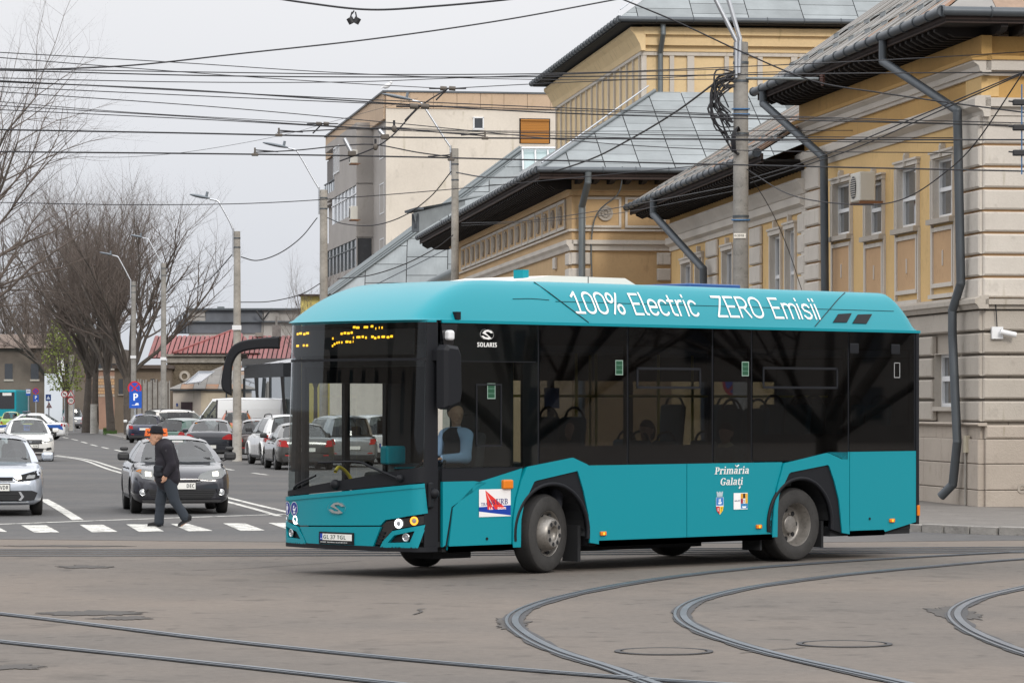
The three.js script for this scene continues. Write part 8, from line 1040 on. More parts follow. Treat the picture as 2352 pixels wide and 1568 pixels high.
{ // orange driving-school roof board on the grey hatchback's roof
  const p = G2(358, 65.9), b = thing('roof_sign', 'orange driving school sign on the grey hatchback roof, reading SCOALA', 'sign', V(p.x, 1.375, p.z), 0.165); mb().prism([[-0.22, 0.02], [0.22, 0.02], [0.2, 0.165], [-0.2, 0.165]], 0.1, TRS(0, 0, -0.05), 0.01).build('board', S(lin(0.8, 0.16, 0.03), 0.5), b); const m = canvasMat(256, 104, (x, w, h) => { x.fillStyle = '#f0702a'; x.fillRect(0, 0, w, h); x.fillStyle = '#1a1410'; x.font = 'bold 76px sans-serif'; x.save(); x.scale(0.78, 1); x.fillText('SCOALA', 8, 80); x.restore(); }); const f = new THREE.Mesh(new THREE.PlaneGeometry(0.39, 0.13), m); f.name = 'lettering'; f.position.set(0, 0.093, 0.053); b.add(f); mb().bx(-0.18, -0.12, -0.02, 0.03, -0.04, 0.04).bx(0.12, 0.18, -0.02, 0.03, -0.04, 0.04).build('foot', CG.trim, b);
}
// silver hatchback cut by the left edge
car('hatchback', 'silver hatchback with LED headlamps at the left edge of the picture', 'hatch', { L: 4.07, W: 1.75, H: 1.45, hood: 0.95, nose: 0.72, belt: 0.95 }, G2(-14, 64.0), front + 0.15, paint(0.46, 0.50, 0.56, 0.5), { build: k => {
  k.both(k.FR, [[0.32, 0.7], [0.42, 0.62], [0.62, 0.64], [0.79, 0.68], [0.81, 0.78], [0.74, 0.81], [0.5, 0.75]], CG.dark, 'headlamp', 0.012); k.both(k.FR, [[0.33, 0.7], [0.4, 0.65], [0.48, 0.67], [0.46, 0.74]], CG.lit, 'daytime_light', 0.02, 0.005); k.both(k.FR, [[0.55, 0.67], [0.7, 0.68], [0.72, 0.74], [0.58, 0.73]], CG.lampClear, 'headlight_lens', 0.018, 0.005);
  k.patch(k.FR, box4(-0.32, 0.32, 0.64, 0.7), CG.dark, 'upper_grille', 0.008); k.patch(k.FR, box4(-0.36, 0.36, 0.615, 0.632), M.chrome, 'chrome_strip', 0.015, 0.01); k.patch(k.FR, [[-0.55, 0.27], [0.55, 0.27], [0.7, 0.29], [0.76, 0.42], [0.66, 0.46], [-0.66, 0.46], [-0.76, 0.42], [-0.7, 0.29]], CG.dark, 'lower_grille', 0.008); k.both(k.FR, [[0.42, 0.29], [0.46, 0.28], [0.52, 0.35], [0.46, 0.44], [0.42, 0.44], [0.47, 0.35]], M.chrome, 'air_blade', 0.018, 0.01); for (let i = 0; i < 3; i++) k.patch(k.FR, box4(-0.42, 0.42, 0.3 + i * 0.045, 0.309 + i * 0.045), CG.trim, 'grille_slat', 0.02, 0.01); k.patch(k.FR, box4(-0.6, 0.6, 0.245, 0.258), M.chrome, 'lower_strip', 0.02, 0.01);
  const p = k.FR(0, 0.66, 0.01); mb().add(new THREE.TorusGeometry(0.075, 0.011, 8, 24), TRS(p.x, p.y, p.z, 0, Math.PI / 2)).build('badge', M.chrome, k.c); k.plate(k.FR, 0.515, 'VDR', 1);
} });
// white hatchback behind it
car('hatchback', 'white hatchback with one headlamp glowing, second car in the left queue', 'hatch', { L: 4.07, W: 1.73, H: 1.52, hood: 0.98, nose: 0.78, belt: 0.98 }, G2(62, 123.2), front + 0.19, paint(0.72, 0.72, 0.7, 0), { build: k => {
  k.both(k.FR, [[0.42, 0.72], [0.5, 0.66], [0.78, 0.72], [0.8, 0.83], [0.6, 0.82], [0.44, 0.79]], CG.lampClear, 'headlamp', 0.012); k.both(k.FR, [[0.46, 0.71], [0.66, 0.73], [0.64, 0.8], [0.46, 0.78]], CG.lit, 'headlight_bulb', 0.02, 0.005); k.patch(k.FR, box4(-0.4, 0.4, 0.62, 0.76), CG.dark, 'upper_grille', 0.008); for (const y of [0.66, 0.7]) k.patch(k.FR, box4(-0.36, 0.36, y, y + 0.012), M.chrome, 'grille_bar', 0.018, 0.008); k.patch(k.FR, [[-0.06, 0.73], [0.06, 0.73], [0.03, 0.65], [-0.03, 0.65]], M.chrome, 'badge', 0.022, 0.01); k.patch(k.FR, [[-0.42, 0.33], [0.42, 0.33], [0.46, 0.46], [-0.46, 0.46]], CG.dark, 'lower_grille', 0.008); k.both(k.FR, [[0.54, 0.38], [0.74, 0.42], [0.72, 0.5], [0.56, 0.48]], CG.dark, 'fog_recess', 0.008); k.plate(k.FR, 0.54, 'ASM', 1); k.patch(k.FR, box4(-0.7, 0.7, 0.24, 0.29), CG.trim, 'bumper_lip', 0.015);
} });
// police car, side on
car('police_car', 'blue and white police saloon with yellow stripe crossing behind the white hatchback', 'sedan', { L: 4.35, W: 1.74, H: 1.5 }, G2(64, 195), Math.PI - 0.03, paint(0.72, 0.73, 0.74, 0), { cat: 'police car', spokeMat: M.alloy, build: k => {
  const blue = paint(0.01, 0.085, 0.36, 0.1), yel = S(lin(0.75, 0.72, 0.03), 0.4); for (const s of [k.SR, k.SL]) { k.patch(s, [[-1.0, 0.42], [1.0, 0.42], [1.0, 0.86], [-1.0, 0.86]], blue, 'blue_band', 0.006); k.patch(s, [[-2.1, 0.56], [-1.72, 0.66], [-1.0, 0.72], [-1.0, 0.86], [-2.0, 0.86]], blue, 'blue_band', 0.006); k.patch(s, [[1.0, 0.72], [1.6, 0.7], [2.05, 0.6], [2.0, 0.8], [1.0, 0.86]], blue, 'blue_band', 0.006); k.patch(s, [[-1.1, 0.87], [1.7, 0.87], [1.7, 0.92], [-1.1, 0.92]], yel, 'yellow_stripe', 0.008); }
  const g = textGeo(FONT, 'POLITIA', 0.2, 1, 0.004), p = g.attributes.position; for (let i = 0; i < p.count; i++) { const q = V(0.55 - p.getX(i), 0.56 + p.getY(i), -(k.hw + 0.008 + p.getZ(i))); p.setXYZ(i, q.x, q.y, q.z); } geoMesh('lettering', boxUV(g), CG.plate, k.c, 'POLITIA in white letters'); const g2 = textGeo(FONT, 'POLITIA', 0.2, 1, 0.004), p2 = g2.attributes.position; for (let i = 0; i < p2.count; i++) p2.setXYZ(i, -0.55 + p2.getX(i), 0.56 + p2.getY(i), k.hw + 0.008 + p2.getZ(i)); geoMesh('lettering', boxUV(g2), CG.plate, k.c, 'POLITIA in white letters');
  mb().rbox(0.3, 0.1, 1.1, 0.1, 1.56, 0, 0.03).build('light_bar', S(lin(0.06, 0.08, 0.1), 0.3), k.c); for (const s of [1, -1]) mb().rbox(0.26, 0.09, 0.35, 0.1, 1.57, s * 0.36, 0.03).build('beacon', S(s > 0 ? lin(0.35, 0.05, 0.03) : lin(0.03, 0.08, 0.35), 0.3), k.c); k.both(k.RE, [[0.6, 0.74], [0.82, 0.76], [0.8, 0.92], [0.66, 0.92]], CG.red, 'tail_lamp', 0.012); for (const s of [k.SR, k.SL]) k.patch(s, [[-2.08, 0.78], [-1.95, 0.78], [-1.95, 0.92], [-2.04, 0.92]], CG.red, 'tail_lamp', 0.01); k.both(k.FR, [[0.5, 0.66], [0.78, 0.68], [0.76, 0.78], [0.5, 0.75]], CG.lampClear, 'headlamp', 0.012);
} });
car('small_car', 'lime green small hatchback seen from behind near the distant bus', 'hatch', { L: 3.5, W: 1.5, H: 1.48, ws0: 1.05, rw1: -1.3, rw0: -1.55, axF: 1.15, axR: -1.1 }, G2(27, 248), away + 0.05, paint(0.30, 0.48, 0.07, 0.1), { build: rearStd('', 0.5, [[0.5, 0.62], [0.7, 0.62], [0.7, 0.78], [0.55, 0.76]]) });
car('estate_car', 'silver estate car parked between the far tree trunks', 'wagon', { L: 4.4 }, G2(161, 286), away + 0.25, paint(0.38, 0.40, 0.43, 0.5), { group: 'cars parked along the street', build: k => { rearStd('', 0.62, [[0.62, 0.7], [0.84, 0.72], [0.84, 1.0], [0.68, 1.0]])(k); roofRails(k); } });
{ // distant bus seen from behind
  const t = thing('distant_bus', 'turquoise bus seen from behind far down the street', 'bus', G2(2, 292), 0); mb().rbox(2.5, 2.85, 9, 0, 1.78, -4.5, 0.18).build('body', BM.teal, t); mb().bx(-1.1, 1.1, 1.6, 3.0, -0.02, 0.02).build('rear_window', BM.blackGloss, t); mb().bx(0.1, 0.85, 2.72, 2.95, 0.02, 0.03).build('route_board', CG.plate, t); for (const s of [1, -1]) { mb().rbox(0.2, 0.3, 0.05, s * 1.05, 1.0, 0.02, 0.03).build('tail_lamp', CG.red, t); mb().add(new THREE.CylinderGeometry(0.46, 0.46, 0.3, 20).rotateZ(Math.PI / 2), TRS(s * 1.0, 0.46, -2.4)).build('wheel', M.rubber, t); } mb().bx(-1.15, 1.15, 0.36, 0.6, 0, 0.03).build('bumper', BM.blackPl, t);
}
// parked cars, far to near
const PK = 'cars parked along the street';
car('hatchback', 'white hatchback parked at the far end of the row, beside the parking sign', 'hatch', { L: 4.1, W: 1.78 }, G2(330, 194), away + 0.2, paint(0.68, 0.69, 0.69, 0), { group: PK, tinted: true, build: rearStd('', 0.45, [[0.2, 0.84], [0.82, 0.86], [0.82, 0.9], [0.2, 0.88]]) });
car('hatchback', 'navy blue car parked second from the far end, its number plate just visible', 'hatch', { L: 4.2, W: 1.76 }, G2(344, 181), away - 0.05, paint(0.018, 0.022, 0.05, 0.3), { group: PK, tinted: true, build: rearStd('', 0.72) });
car('estate_car', 'tall white estate car with black roof rails parked at an angle', 'wagon', { L: 4.5, W: 1.75, H: 1.72, belt: 1.05, deck: 1.05 }, G2(414, 184), away - 0.86, paint(0.66, 0.65, 0.62, 0), { group: PK, quarter: true, tinted: true, build: k => { rearStd('', 0.62, [[0.66, 0.75], [0.84, 0.77], [0.84, 1.3], [0.72, 1.3]])(k); roofRails(k); for (const s of [1, -1]) mb().bx(k.t.rw0 - 0.02, k.t.rw0 + 0.2, 1.0, 1.35, s * k.hb * 0.86 - 0.05, s * k.hb * 0.86 + 0.05).build('tail_lamp_upper', CG.red, k.c); } });
car('hatchback', 'dark green hatchback with red tail lamp parked behind the walking man', 'hatch', { L: 4.05, W: 1.73, H: 1.45 }, G2(434, 139), away - 0.42, paint(0.012, 0.07, 0.045, 0.3), { group: PK, tinted: true, build: k => { rearStd('', 0.62, [[0.58, 0.66], [0.82, 0.7], [0.82, 0.94], [0.66, 0.92]])(k); k.patch(k.RE, box4(-0.5, 0.5, 0.93, 0.945), CG.trim, 'boot_trim', 0.01); } });
car('saloon_car', 'black saloon with red tail lamps and GL plate parked left of the whitewashed pole', 'sedan', { L: 4.79, W: 1.85, H: 1.46, deck: 1.02, tail: 0.9 }, G2(486, 127.5), away + 0.04, paint(0.018, 0.02, 0.028, 0.3), { group: PK, tinted: true, build: k => { k.both(k.RE, [[0.46, 0.74], [0.84, 0.72], [0.85, 0.93], [0.7, 0.93], [0.5, 0.82]], CG.red, 'tail_lamp', 0.014); k.plate(k.RE, 0.47, 'GL', -1); k.patch(k.RE, box4(-0.44, 0.44, 0.74, 0.755), M.zincDark, 'boot_trim', 0.012); k.patch(k.RE, box4(-0.7, 0.7, 0.27, 0.36), CG.trim, 'rear_bumper_trim', 0.01); mb().bx(-1.95, -1.93, 1.3, 1.33, -0.5, -0.43).build('window_sticker', CG.amber, k.c); } });
car('crossover', 'orange crossover with roof rails parked behind the whitewashed pole', 'suv', {}, G2(544, 178), away + 0.06, paint(0.42, 0.085, 0.022, 0.3), { group: PK, tinted: true, build: k => { rearStd('', 0.62, [[0.66, 0.72], [0.86, 0.74], [0.86, 1.0], [0.7, 1.0]])(k); roofRails(k); } });
car('delivery_van', 'white high-roof van parked side on behind the other cars', 'van', {}, G2(548, 186), Math.PI - 0.15, paint(0.7, 0.71, 0.72, 0), { cat: 'van', group: PK, panelVan: true, mirrorMat: CG.trim, build: k => { for (const s of [k.SR, k.SL]) k.patch(s, [[-2.5, 0.62], [1.7, 0.62], [1.7, 0.68], [-2.5, 0.68]], CG.trim, 'side_moulding', 0.008); } });
car('hatchback', 'dark brown car mostly hidden behind the white crossover', 'hatch', { L: 4.0 }, G2(592, 126), away + 0.1, paint(0.035, 0.022, 0.02, 0.3), { group: PK, tinted: true, build: rearStd('', 0.6, [[0.58, 0.66], [0.82, 0.7], [0.82, 0.9], [0.66, 0.9]]) });
car('crossover', 'white crossover with flared arches parked just left of the bus front', 'suv', { L: 4.3, W: 1.82 }, G2(646, 115.5), away + 0.235, paint(0.7, 0.7, 0.69, 0), { group: PK, tinted: true, spokeMat: M.alloy, mirrorMat: CG.trim, build: k => { rearStd('', 0.62, [[0.66, 0.72], [0.86, 0.74], [0.86, 1.0], [0.7, 1.0]])(k); roofRails(k); k.patch(k.SL, [[-1.97, 0.78], [-1.78, 0.78], [-1.8, 1.0], [-1.95, 1.0]], CG.red, 'tail_lamp', 0.012); for (const x of [k.t.axF, k.t.axR]) { const pts = []; for (let i = 0; i <= 10; i++) { const a = Math.PI * i / 10; pts.push(V(x + Math.cos(a) * 0.42, 0.36 + Math.sin(a) * 0.4, -(k.hw + 0.005))); } mb().tube(pts, 0.035, 6, 20).build('arch_flare', k.c.children[0].material, k.c); } } });
car('saloon_car', 'dark grey saloon parked nearest to the bus front, partly hidden by it', 'sedan', { L: 4.5, W: 1.82, H: 1.44 }, G2(684, 107.5), away + 0.18, paint(0.07, 0.068, 0.064, 0.4), { group: PK, tinted: true, spokeMat: M.alloy, mirrorMat: CG.trim, build: k => { rearStd('', 0.62, [[0.55, 0.7], [0.84, 0.72], [0.84, 0.92], [0.62, 0.9]])(k); k.patch(k.SL, [[-2.2, 0.72], [-1.95, 0.74], [-1.95, 0.92], [-2.12, 0.92]], CG.red, 'tail_lamp', 0.012); } });
car('hatchback', 'grey hatchback parked further along, seen through the bus windscreen', 'wagon', { L: 4.3 }, G2(770, 112), away + 0.3, paint(0.3, 0.32, 0.34, 0.4), { group: PK, tinted: true, build: rearStd('', 0.62) });
car('estate_car', 'white estate car seen through the bus windscreen behind the grey one', 'wagon', { L: 4.4 }, G2(850, 118), away + 0.3, paint(0.66, 0.66, 0.66, 0), { group: PK, tinted: true, build: rearStd('', 0.62) });
// ---------- people ----------
function sdfGeo(caps, cell, k = 0.03) {               // tapered capsules joined smoothly and meshed
  const lo = V(9, 9, 9), hi = V(-9, -9, -9); for (const c of caps) { const R = Math.max(c[3], c[7] ?? c[3]) + 0.03; for (const o of [0, 4]) { if (c.length < 5 && o) continue; lo.min(V(c[o] - R, c[o + 1] - R, c[o + 2] - R)); hi.max(V(c[o] + R, c[o + 1] + R, c[o + 2] + R)); } }
  const ext = Math.max(hi.x - lo.x, hi.y - lo.y, hi.z - lo.z) / 2 + cell * 2, ctr = lo.clone().add(hi).multiplyScalar(0.5), n = Math.min(150, Math.ceil(2 * ext / cell)); const mc = new MarchingCubes(n, new THREE.MeshBasicMaterial(), false, false, 200000); mc.isolation = 0; const h = n / 2; mc.field.fill(-1);
  const cs = caps.map(c => { const a = [c[0], c[1], c[2]], b = c.length > 4 ? [c[4], c[5], c[6]] : a; return { a, d: [b[0] - a[0], b[1] - a[1], b[2] - a[2]], r0: c[3], r1: c[7] ?? c[3], fz: c[8] ?? 1 }; });
  for (let z = 0; z < n; z++) { const pz = ctr.z + (z - h) / h * ext; if (pz < lo.z || pz > hi.z) continue; for (let y = 0; y < n; y++) { const py = ctr.y + (y - h) / h * ext; if (py < lo.y || py > hi.y) continue; for (let x = 0; x < n; x++) { const px = ctr.x + (x - h) / h * ext; if (px < lo.x || px > hi.x) continue; let D = 1e3; for (const c of cs) { const qx = px - c.a[0], qy = py - c.a[1], qz = (pz - c.a[2]), L = c.d[0] * c.d[0] + c.d[1] * c.d[1] + c.d[2] * c.d[2], t = L ? Math.max(0, Math.min(1, (qx * c.d[0] + qy * c.d[1] + qz * c.d[2]) / L)) : 0, dx = qx - c.d[0] * t, dy = qy - c.d[1] * t, dz = (qz - c.d[2] * t) * c.fz, d = Math.sqrt(dx * dx + dy * dy + dz * dz) - (c.r0 + (c.r1 - c.r0) * t); if (d < D + k) { const e = Math.max(0, k - Math.abs(D - d)) / k; D = Math.min(D, d) - e * e * k * 0.25; } } mc.field[x + y * n + z * n * n] = -D; } } }
  mc.update(); const c = mc.count, g = new THREE.BufferGeometry(), P1 = new Float32Array(c * 3), N = new Float32Array(c * 3); for (let i = 0; i < c * 3; i += 3) { P1[i] = ctr.x + mc.positionArray[i] * ext; P1[i + 1] = ctr.y + mc.positionArray[i + 1] * ext; P1[i + 2] = ctr.z + mc.positionArray[i + 2] * ext; } g.setAttribute('position', new THREE.BufferAttribute(P1, 3)); let w = mergeVertices(g, 1e-5); w.computeVertexNormals(); w = w.toNonIndexed(); return boxUV(w);
}
const skin = S(lin(0.50, 0.28, 0.185), 0.6), cloth = (r, g, b) => S(lin(r, g, b), 0.92, { bumpMap: T(tBump, 0.08), bumpScale: 0.0015 });
const join = gs => mergeGeometries(gs.map(g => { const q = g.index ? g.toNonIndexed() : g; for (const k of Object.keys(q.attributes)) if (!['position', 'normal', 'uv'].includes(k)) q.deleteAttribute(k); return q; }));
function headCaps(c, f, up = V(0, 1, 0), s = 1) { // centre, facing direction
  const r = up.clone().cross(f).normalize(), p = (a, b, d, ra) => { const q = c.clone().addScaledVector(f, a * s).addScaledVector(up, b * s).addScaledVector(r, d * s); return [q.x, q.y, q.z, ra * s]; }; const cap = (A, B) => [...A, ...B];
  return [cap(p(-0.02, 0.035, 0, 0.088), p(0.012, 0.03, 0, 0.085)), cap(p(0.035, -0.03, 0, 0.066), p(0.045, -0.085, 0, 0.036)), cap(p(0.02, -0.05, 0.04, 0.03), p(0.045, -0.085, 0.015, 0.026)), cap(p(0.02, -0.05, -0.04, 0.03), p(0.045, -0.085, -0.015, 0.026)), cap(p(0.092, 0.005, 0, 0.011), p(0.112, -0.03, 0, 0.015)), cap(p(0.082, 0.022, 0.035, 0.012), p(0.086, 0.022, 0.015, 0.012)), cap(p(0.082, 0.022, -0.035, 0.012), p(0.086, 0.022, -0.015, 0.012)), cap(p(0.084, -0.06, 0.018, 0.011), p(0.084, -0.06, -0.018, 0.011)), cap(p(-0.008, 0.012, 0.086, 0.014), p(-0.004, -0.02, 0.082, 0.011)), cap(p(-0.008, 0.012, -0.086, 0.014), p(-0.004, -0.02, -0.082, 0.011))];
}
function face(parent, c, f, s = 1) { const up = V(0, 1, 0), r = up.clone().cross(f).normalize(), p = (a, b, d) => c.clone().addScaledVector(f, a * s).addScaledVector(up, b * s).addScaledVector(r, d * s); for (const d of [0.032, -0.032]) { mb().add(new THREE.SphereGeometry(0.0095 * s, 8, 6), new THREE.Matrix4().setPosition(p(0.079, 0.004, d))).build('eye', M.black, parent); mb().bar(p(0.09, 0.027, d - 0.014), p(0.09, 0.027, d + 0.014), 0.005 * s, 5).build('eyebrow', S(lin(0.12, 0.09, 0.08), 0.9), parent); } mb().bar(p(0.0945, -0.06, -0.02), p(0.0945, -0.06, 0.02), 0.003 * s, 5).build('mouth', S(lin(0.25, 0.09, 0.075), 0.7), parent); }
function handCaps(w, dir, palmN, spread, curl = 0.5, s = 1) { // wrist, pointing direction, palm normal, thumb side
  const caps = [], pt = v => [v.x, v.y, v.z], k0 = w.clone().addScaledVector(dir, 0.085 * s); caps.push([...pt(w), 0.026 * s, ...pt(w.clone().addScaledVector(dir, 0.04 * s)), 0.024 * s]);
  [[-0.03, 0.062], [-0.011, 0.072], [0.009, 0.068], [0.028, 0.052]].forEach(([o, L]) => { const a = w.clone().addScaledVector(dir, 0.03 * s).addScaledVector(spread, -o * 0.7 * s), b = k0.clone().addScaledVector(spread, -o * s); caps.push([...pt(a), 0.014 * s, ...pt(b), 0.011 * s]); const d1 = dir.clone().addScaledVector(palmN, curl).normalize(), c = b.clone().addScaledVector(d1, L * 0.55 * s), d2 = dir.clone().addScaledVector(palmN, curl * 3).normalize(), e = c.clone().addScaledVector(d2, L * 0.5 * s); caps.push([...pt(b), 0.0095 * s, ...pt(c), 0.0088 * s], [...pt(c), 0.0088 * s, ...pt(e), 0.0078 * s]); });
  const ta = w.clone().addScaledVector(dir, 0.022 * s).addScaledVector(spread, 0.022 * s), tb = ta.clone().addScaledVector(dir, 0.034 * s).addScaledVector(spread, 0.022 * s), tc = tb.clone().addScaledVector(dir, 0.03 * s).addScaledVector(palmN, 0.012 * s); caps.push([...pt(ta), 0.014 * s, ...pt(tb), 0.0105 * s], [...pt(tb), 0.0105 * s, ...pt(tc), 0.009 * s]); return caps;
}
{ // old man walking to the left over the crossing
  const p = gr(381, 1210), t = thing('person', 'person in black hat and dark jacket walking left over the zebra crossing', 'person', V(p.x, 0.009, p.z));
  const K = 0.00115 * 1.0, X = cx => (cx - 860) * K, Y = cy => (1456 - cy) * K, f = V(-0.97, -0.2, 0.12).normalize(), hc = V(X(722), Y(196), 0);
  const N = 0.095; const leg = [[X(835), Y(830), -N, 0.095, X(770), Y(1110), -N, 0.06], [X(770), Y(1110), -N, 0.06, X(752), Y(1390), -N, 0.042]], leg2 = [[X(915), Y(830), N, 0.095, X(985), Y(1085), N, 0.06], [X(985), Y(1085), N, 0.06, X(1135), Y(1325), N, 0.042]];
  const arm = [[X(885), Y(345), 0.19, 0.062, X(955), Y(585), 0.22, 0.05], [X(955), Y(585), 0.22, 0.05, X(878), Y(705), 0.25, 0.034]], arm2 = [[X(865), Y(345), -0.18, 0.062, X(850), Y(590), -0.22, 0.05], [X(850), Y(590), -0.22, 0.05, X(745), Y(690), -0.2, 0.036]];
  const foot = [[X(765), Y(1420), -N, 0.034, X(640), Y(1437), -N, 0.026]], foot2 = [[X(1170), Y(1360), N, 0.034, X(1075), Y(1433), N, 0.026]];
  const torso = [[X(840), Y(350), 0, 0.135, X(880), Y(560), 0, 0.15], [X(880), Y(560), 0, 0.15, X(878), Y(800), 0, 0.15], [X(860), Y(345), -0.1, 0.085, X(860), Y(345), 0.1, 0.085]], neck = [[X(790), Y(300), 0, 0.055, hc.x + 0.03, hc.y - 0.07, 0, 0.05]];
  const hd = V(-0.18, -0.98, 0.02).normalize(); const body = join([sdfGeo([...torso, ...neck, ...leg, ...leg2, ...arm, ...arm2, ...foot, ...foot2], 0.013), sdfGeo([...headCaps(hc, f), ...neck], 0.004, 0.022), sdfGeo([[X(900), Y(672), 0.242, 0.034, X(878), Y(705), 0.25, 0.032], ...handCaps(V(X(876), Y(705), 0.25), hd, V(-0.75, 0, -0.65), V(-0.8, -0.1, 0.6).normalize(), 0.35)], 0.003, 0.008), sdfGeo(handCaps(V(X(742), Y(692), -0.2), hd, V(-0.6, 0, 0.6), V(-0.8, 0, -0.6), 0.4), 0.004, 0.008)]);
  geoMesh('body', body, skin, t); face(t, hc, f);
  const big = (cs, a, b = a) => cs.map(c => { const q = [...c]; q[3] += a; q[7] = (q[7] ?? c[3]) + b; return q; });
  geoMesh('jacket', sdfGeo([...big(torso, 0.028, 0.035), [X(885), Y(560), 0, 0.17, X(880), Y(775), 0.0, 0.19], [X(820), Y(420), 0, 0.13, X(800), Y(760), 0, 0.125], [X(800), Y(560), 0.1, 0.1, X(800), Y(775), 0.12, 0.1], [X(800), Y(560), -0.1, 0.1, X(800), Y(775), -0.12, 0.1], [X(915), Y(420), 0, 0.1, X(965), Y(780), 0, 0.1], [X(960), Y(700), 0.09, 0.1, X(965), Y(780), 0.1, 0.1], [X(960), Y(700), -0.09, 0.1, X(965), Y(780), -0.1, 0.1], ...big(arm, 0.028, 0.022), ...big(arm2, 0.028, 0.022), [X(800), Y(310), 0, 0.082, X(775), Y(290), 0, 0.07]], 0.012, 0.025), cloth(0.013, 0.011, 0.017), t);
  geoMesh('hood', sdfGeo([[X(850), Y(275), -0.07, 0.045, X(850), Y(275), 0.07, 0.045], [X(900), Y(330), -0.08, 0.05, X(900), Y(330), 0.08, 0.05], [X(800), Y(262), -0.05, 0.03, X(850), Y(270), -0.07, 0.04], [X(800), Y(262), 0.05, 0.03, X(850), Y(270), 0.07, 0.04]], 0.008), cloth(0.014, 0.012, 0.018), t);
  geoMesh('trousers', sdfGeo([...big(leg, 0.02, 0.026), ...big(leg2, 0.02, 0.026), [X(870), Y(800), 0, 0.13, X(870), Y(870), 0, 0.12], [X(752), Y(1300), -N, 0.075, X(750), Y(1395), -N, 0.078], [X(1085), Y(1230), N, 0.07, X(1128), Y(1315), N, 0.074]], 0.011, 0.02), cloth(0.026, 0.033, 0.044), t);
  for (const [a, b, z, c] of [[[775, 1424], [612, 1440], -N, 0], [[1185, 1352], [1058, 1438], N, 1]]) { const s = sub(t, 'shoe'); geoMesh('upper', sdfGeo([[X(a[0]), Y(a[1]) + 0.012, z, 0.043, X(b[0]), Y(b[1]) + 0.006, z, 0.03], [X(a[0]) + 0.01, Y(a[1]) + 0.04, z, 0.04]], 0.006), cloth(0.012, 0.012, 0.014), s); mb().beam(V(X(a[0]) + (c ? 0.045 : 0.045), Y(a[1]) - 0.022 + (c ? 0.012 : 0), z), V(X(b[0]) - 0.03, Math.max(0.008, Y(b[1]) - 0.018), z), 0.075, 0.018).build('sole', M.black, s); }
  const hat = sub(t, 'hat'), hm = mb(TRS(hc.x + 0.0, hc.y + 0.075, hc.z, 0, 0, -0.06)); hm.lathe([[0, 0.115], [0.05, 0.118], [0.085, 0.105], [0.098, 0.06], [0.105, 0.0], [0.104, -0.012]], TRS(0, 0, 0, 0, 0, 0, 1.05, 1, 0.92), 28).build('crown', cloth(0.008, 0.008, 0.012), hat); mb(TRS(hc.x, hc.y + 0.07, hc.z, 0, 0, -0.06)).lathe([[0.1, 0.006], [0.135, 0.0], [0.148, 0.01], [0.146, 0.014], [0.13, 0.006], [0.1, 0.012]], TRS(0.008, 0, 0, 0, 0, 0, 1.05, 1, 0.9), 32).build('brim', cloth(0.008, 0.008, 0.012), hat);
  mb().bar(hc.clone().add(V(-0.085, 0.005, 0.05)), hc.clone().add(V(0.0, 0.012, 0.092)), 0.003, 4).add(new THREE.TorusGeometry(0.018, 0.0025, 5, 14), TRS(hc.x - 0.092, hc.y - 0.005, 0.035, 0, -1.1, 0)).build('glasses', M.black, t);
  geoMesh('satchel', sdfGeo([[X(735), Y(615), 0.235, 0.03, X(815), Y(615), 0.235, 0.03], [X(730), Y(720), 0.235, 0.03, X(815), Y(720), 0.235, 0.03], [X(730), Y(615), 0.235, 0.03, X(730), Y(720), 0.235, 0.03], [X(770), Y(660), 0.235, 0.05]], 0.009), cloth(0.014, 0.016, 0.022), t); mb().add(new THREE.TorusGeometry(0.028, 0.003, 5, 20), TRS(X(903), Y(380), 0.275, 0, 0.25, 0, 1.1, 0.75, 1)).build('sleeve_badge', S(lin(0.12, 0.12, 0.13), 0.8), t);
}
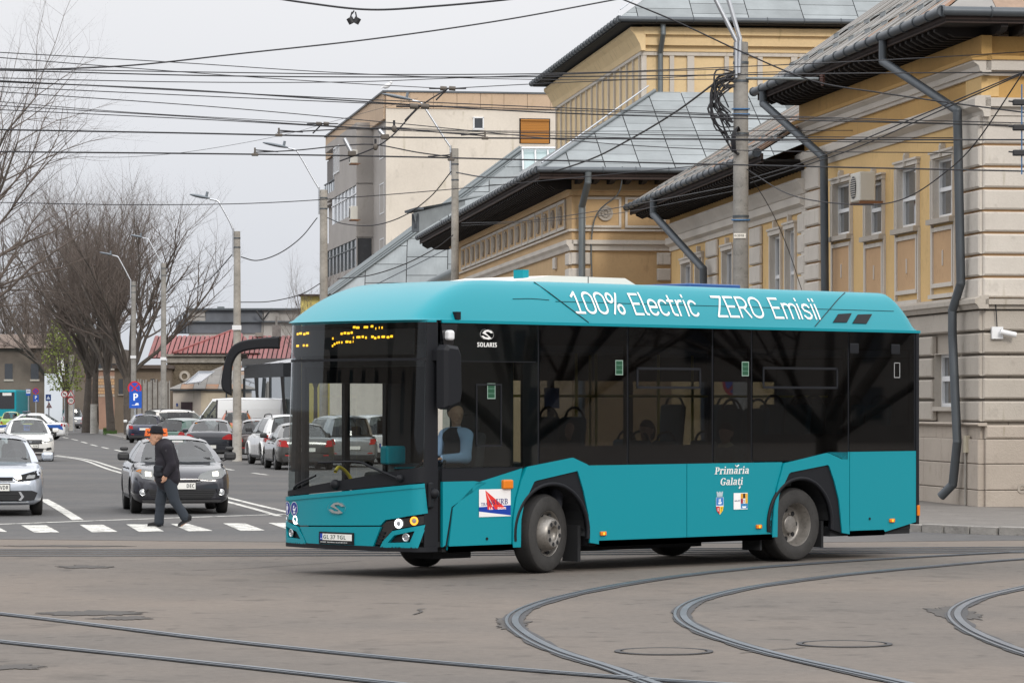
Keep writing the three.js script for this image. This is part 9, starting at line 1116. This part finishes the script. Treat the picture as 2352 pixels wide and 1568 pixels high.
// people in the bus: seated figures placed in the bus's own space
const busAt = (u, v, z) => { let a = 30, b = 60; for (let i = 0; i < 40; i++) { const m = (a + b) / 2; if (toBus(u, v, m).z > z) a = m; else b = m; } return toBus(u, v, a); };
function sitter(label, head, fdir, o) {
  const w = bus.localToWorld(V(head.x, 0, head.z)), t = thing('person', label, 'person', V(w.x, 0, w.z), BT); const h = V(0, head.y, 0), f = fdir.clone().normalize(), sh = head.y - 0.235, hip = head.y - 0.72;
  const sp = V(0, 0, 1); const torso = [[0, sh, -0.13, 0.07, 0, sh, 0.13, 0.07], [0.02, sh - 0.05, 0, 0.125, 0.05, hip, 0, 0.14]], neck = [[0.01, sh + 0.05, 0, 0.055, 0, h.y - 0.08, 0, 0.05]];
  const legs = [-0.1, 0.1].flatMap(z => [[0.05, hip, z, 0.09, -0.38, hip + 0.02, z, 0.065], [-0.38, hip + 0.02, z, 0.065, -0.4, hip - 0.42, z, 0.045], [-0.4, hip - 0.44, z, 0.04, -0.52, hip - 0.46, z, 0.03]]);
  const arms = [-1, 1].flatMap(s => [[0, sh - 0.01, s * 0.19, 0.058, o.el ? -0.08 : -0.02, sh - 0.27, s * 0.25, 0.047], [o.el ? -0.08 : -0.02, sh - 0.27, s * 0.25, 0.047, -0.3, sh - (o.el ? 0.28 : 0.34), s * (o.el ? 0.12 : 0.1), 0.035]]);
  const hands = [-1, 1].map(s => sdfGeo(handCaps(V(-0.3, sh - (o.el ? 0.28 : 0.34), s * (o.el ? 0.12 : 0.1)), V(-0.95, 0, -s * 0.3).normalize(), V(0, -1, 0), V(0, 0, -s), 0.4), 0.005, 0.008));
  geoMesh('body', join([sdfGeo([...torso, ...neck, ...legs, ...arms], 0.016), sdfGeo([...headCaps(h, f), ...neck], 0.005, 0.022), ...hands]), skin, t); face(t, h, f);
  const big = (cs, a) => cs.map(c => { const q = [...c]; q[3] += a; q[7] = (c[7] ?? c[3]) + a; return q; });
  geoMesh('shirt', sdfGeo([...big(torso, 0.016), ...big(arms, 0.018), [0.01, sh + 0.045, 0, 0.068]], 0.013), o.top, t); geoMesh('trousers', sdfGeo(big(legs.filter((_, i) => i % 3 < 2), 0.02), 0.016), cloth(0.02, 0.022, 0.03), t);
  if (o.vest) geoMesh('vest', sdfGeo([...big(torso, 0.03)].map((c, i) => i ? c : [0, sh - 0.02, -0.1, 0.095, 0, sh - 0.02, 0.1, 0.095]), 0.013), o.vest, t);
  const b = f.clone().negate(), hc = h.clone().addScaledVector(b, 0.02), q = (p, r) => [p.x, p.y, p.z, r]; geoMesh('hair', sdfGeo([q(hc.clone().add(V(0, 0.058, 0)).addScaledVector(f, o.long ? 0.02 : -0.005), 0.09), q(hc.clone().addScaledVector(b, 0.025).add(V(0, 0.02, 0)), 0.085), ...(o.long ? [q(hc.clone().addScaledVector(b, 0.03).add(V(0, -0.05, 0)), 0.075)] : [])], 0.007), S(o.hair, 0.85), t);
  if (o.scarf) geoMesh('scarf', sdfGeo([[0, sh + 0.06, -0.05, 0.07, 0, sh + 0.06, 0.05, 0.07]], 0.009), o.scarf, t);
}
sitter('bus driver in light blue shirt and dark vest at the side window', busAt(1047, 952, 0.62), V(-0.35, -0.05, 1), { el: true, top: cloth(0.42, 0.58, 0.82), vest: cloth(0.012, 0.013, 0.022), hair: lin(0.03, 0.026, 0.024) });
sitter('bus passenger with dark hair and yellow scarf seen in the narrow window', busAt(1668, 996, 0.88), V(-1, -0.15, 0.35), { top: cloth(0.015, 0.04, 0.035), scarf: cloth(0.42, 0.36, 0.2), hair: lin(0.035, 0.022, 0.018), long: true });
sitter('bus passenger with cropped hair behind the front wheel window', busAt(1316, 990, 0.85), V(-1, -0.1, -0.1), { top: cloth(0.03, 0.025, 0.05), hair: lin(0.06, 0.045, 0.035) });
sitter('bus passenger in dark red coat in the middle of the bus', busAt(1486, 990, 0.45), V(-1, 0, 0.1), { top: cloth(0.05, 0.02, 0.025), hair: lin(0.05, 0.03, 0.025), long: true });
scene.traverse(o => { if (o.isMesh) { o.castShadow = true; o.receiveShadow = true; } });
renderer.render(scene, camera);
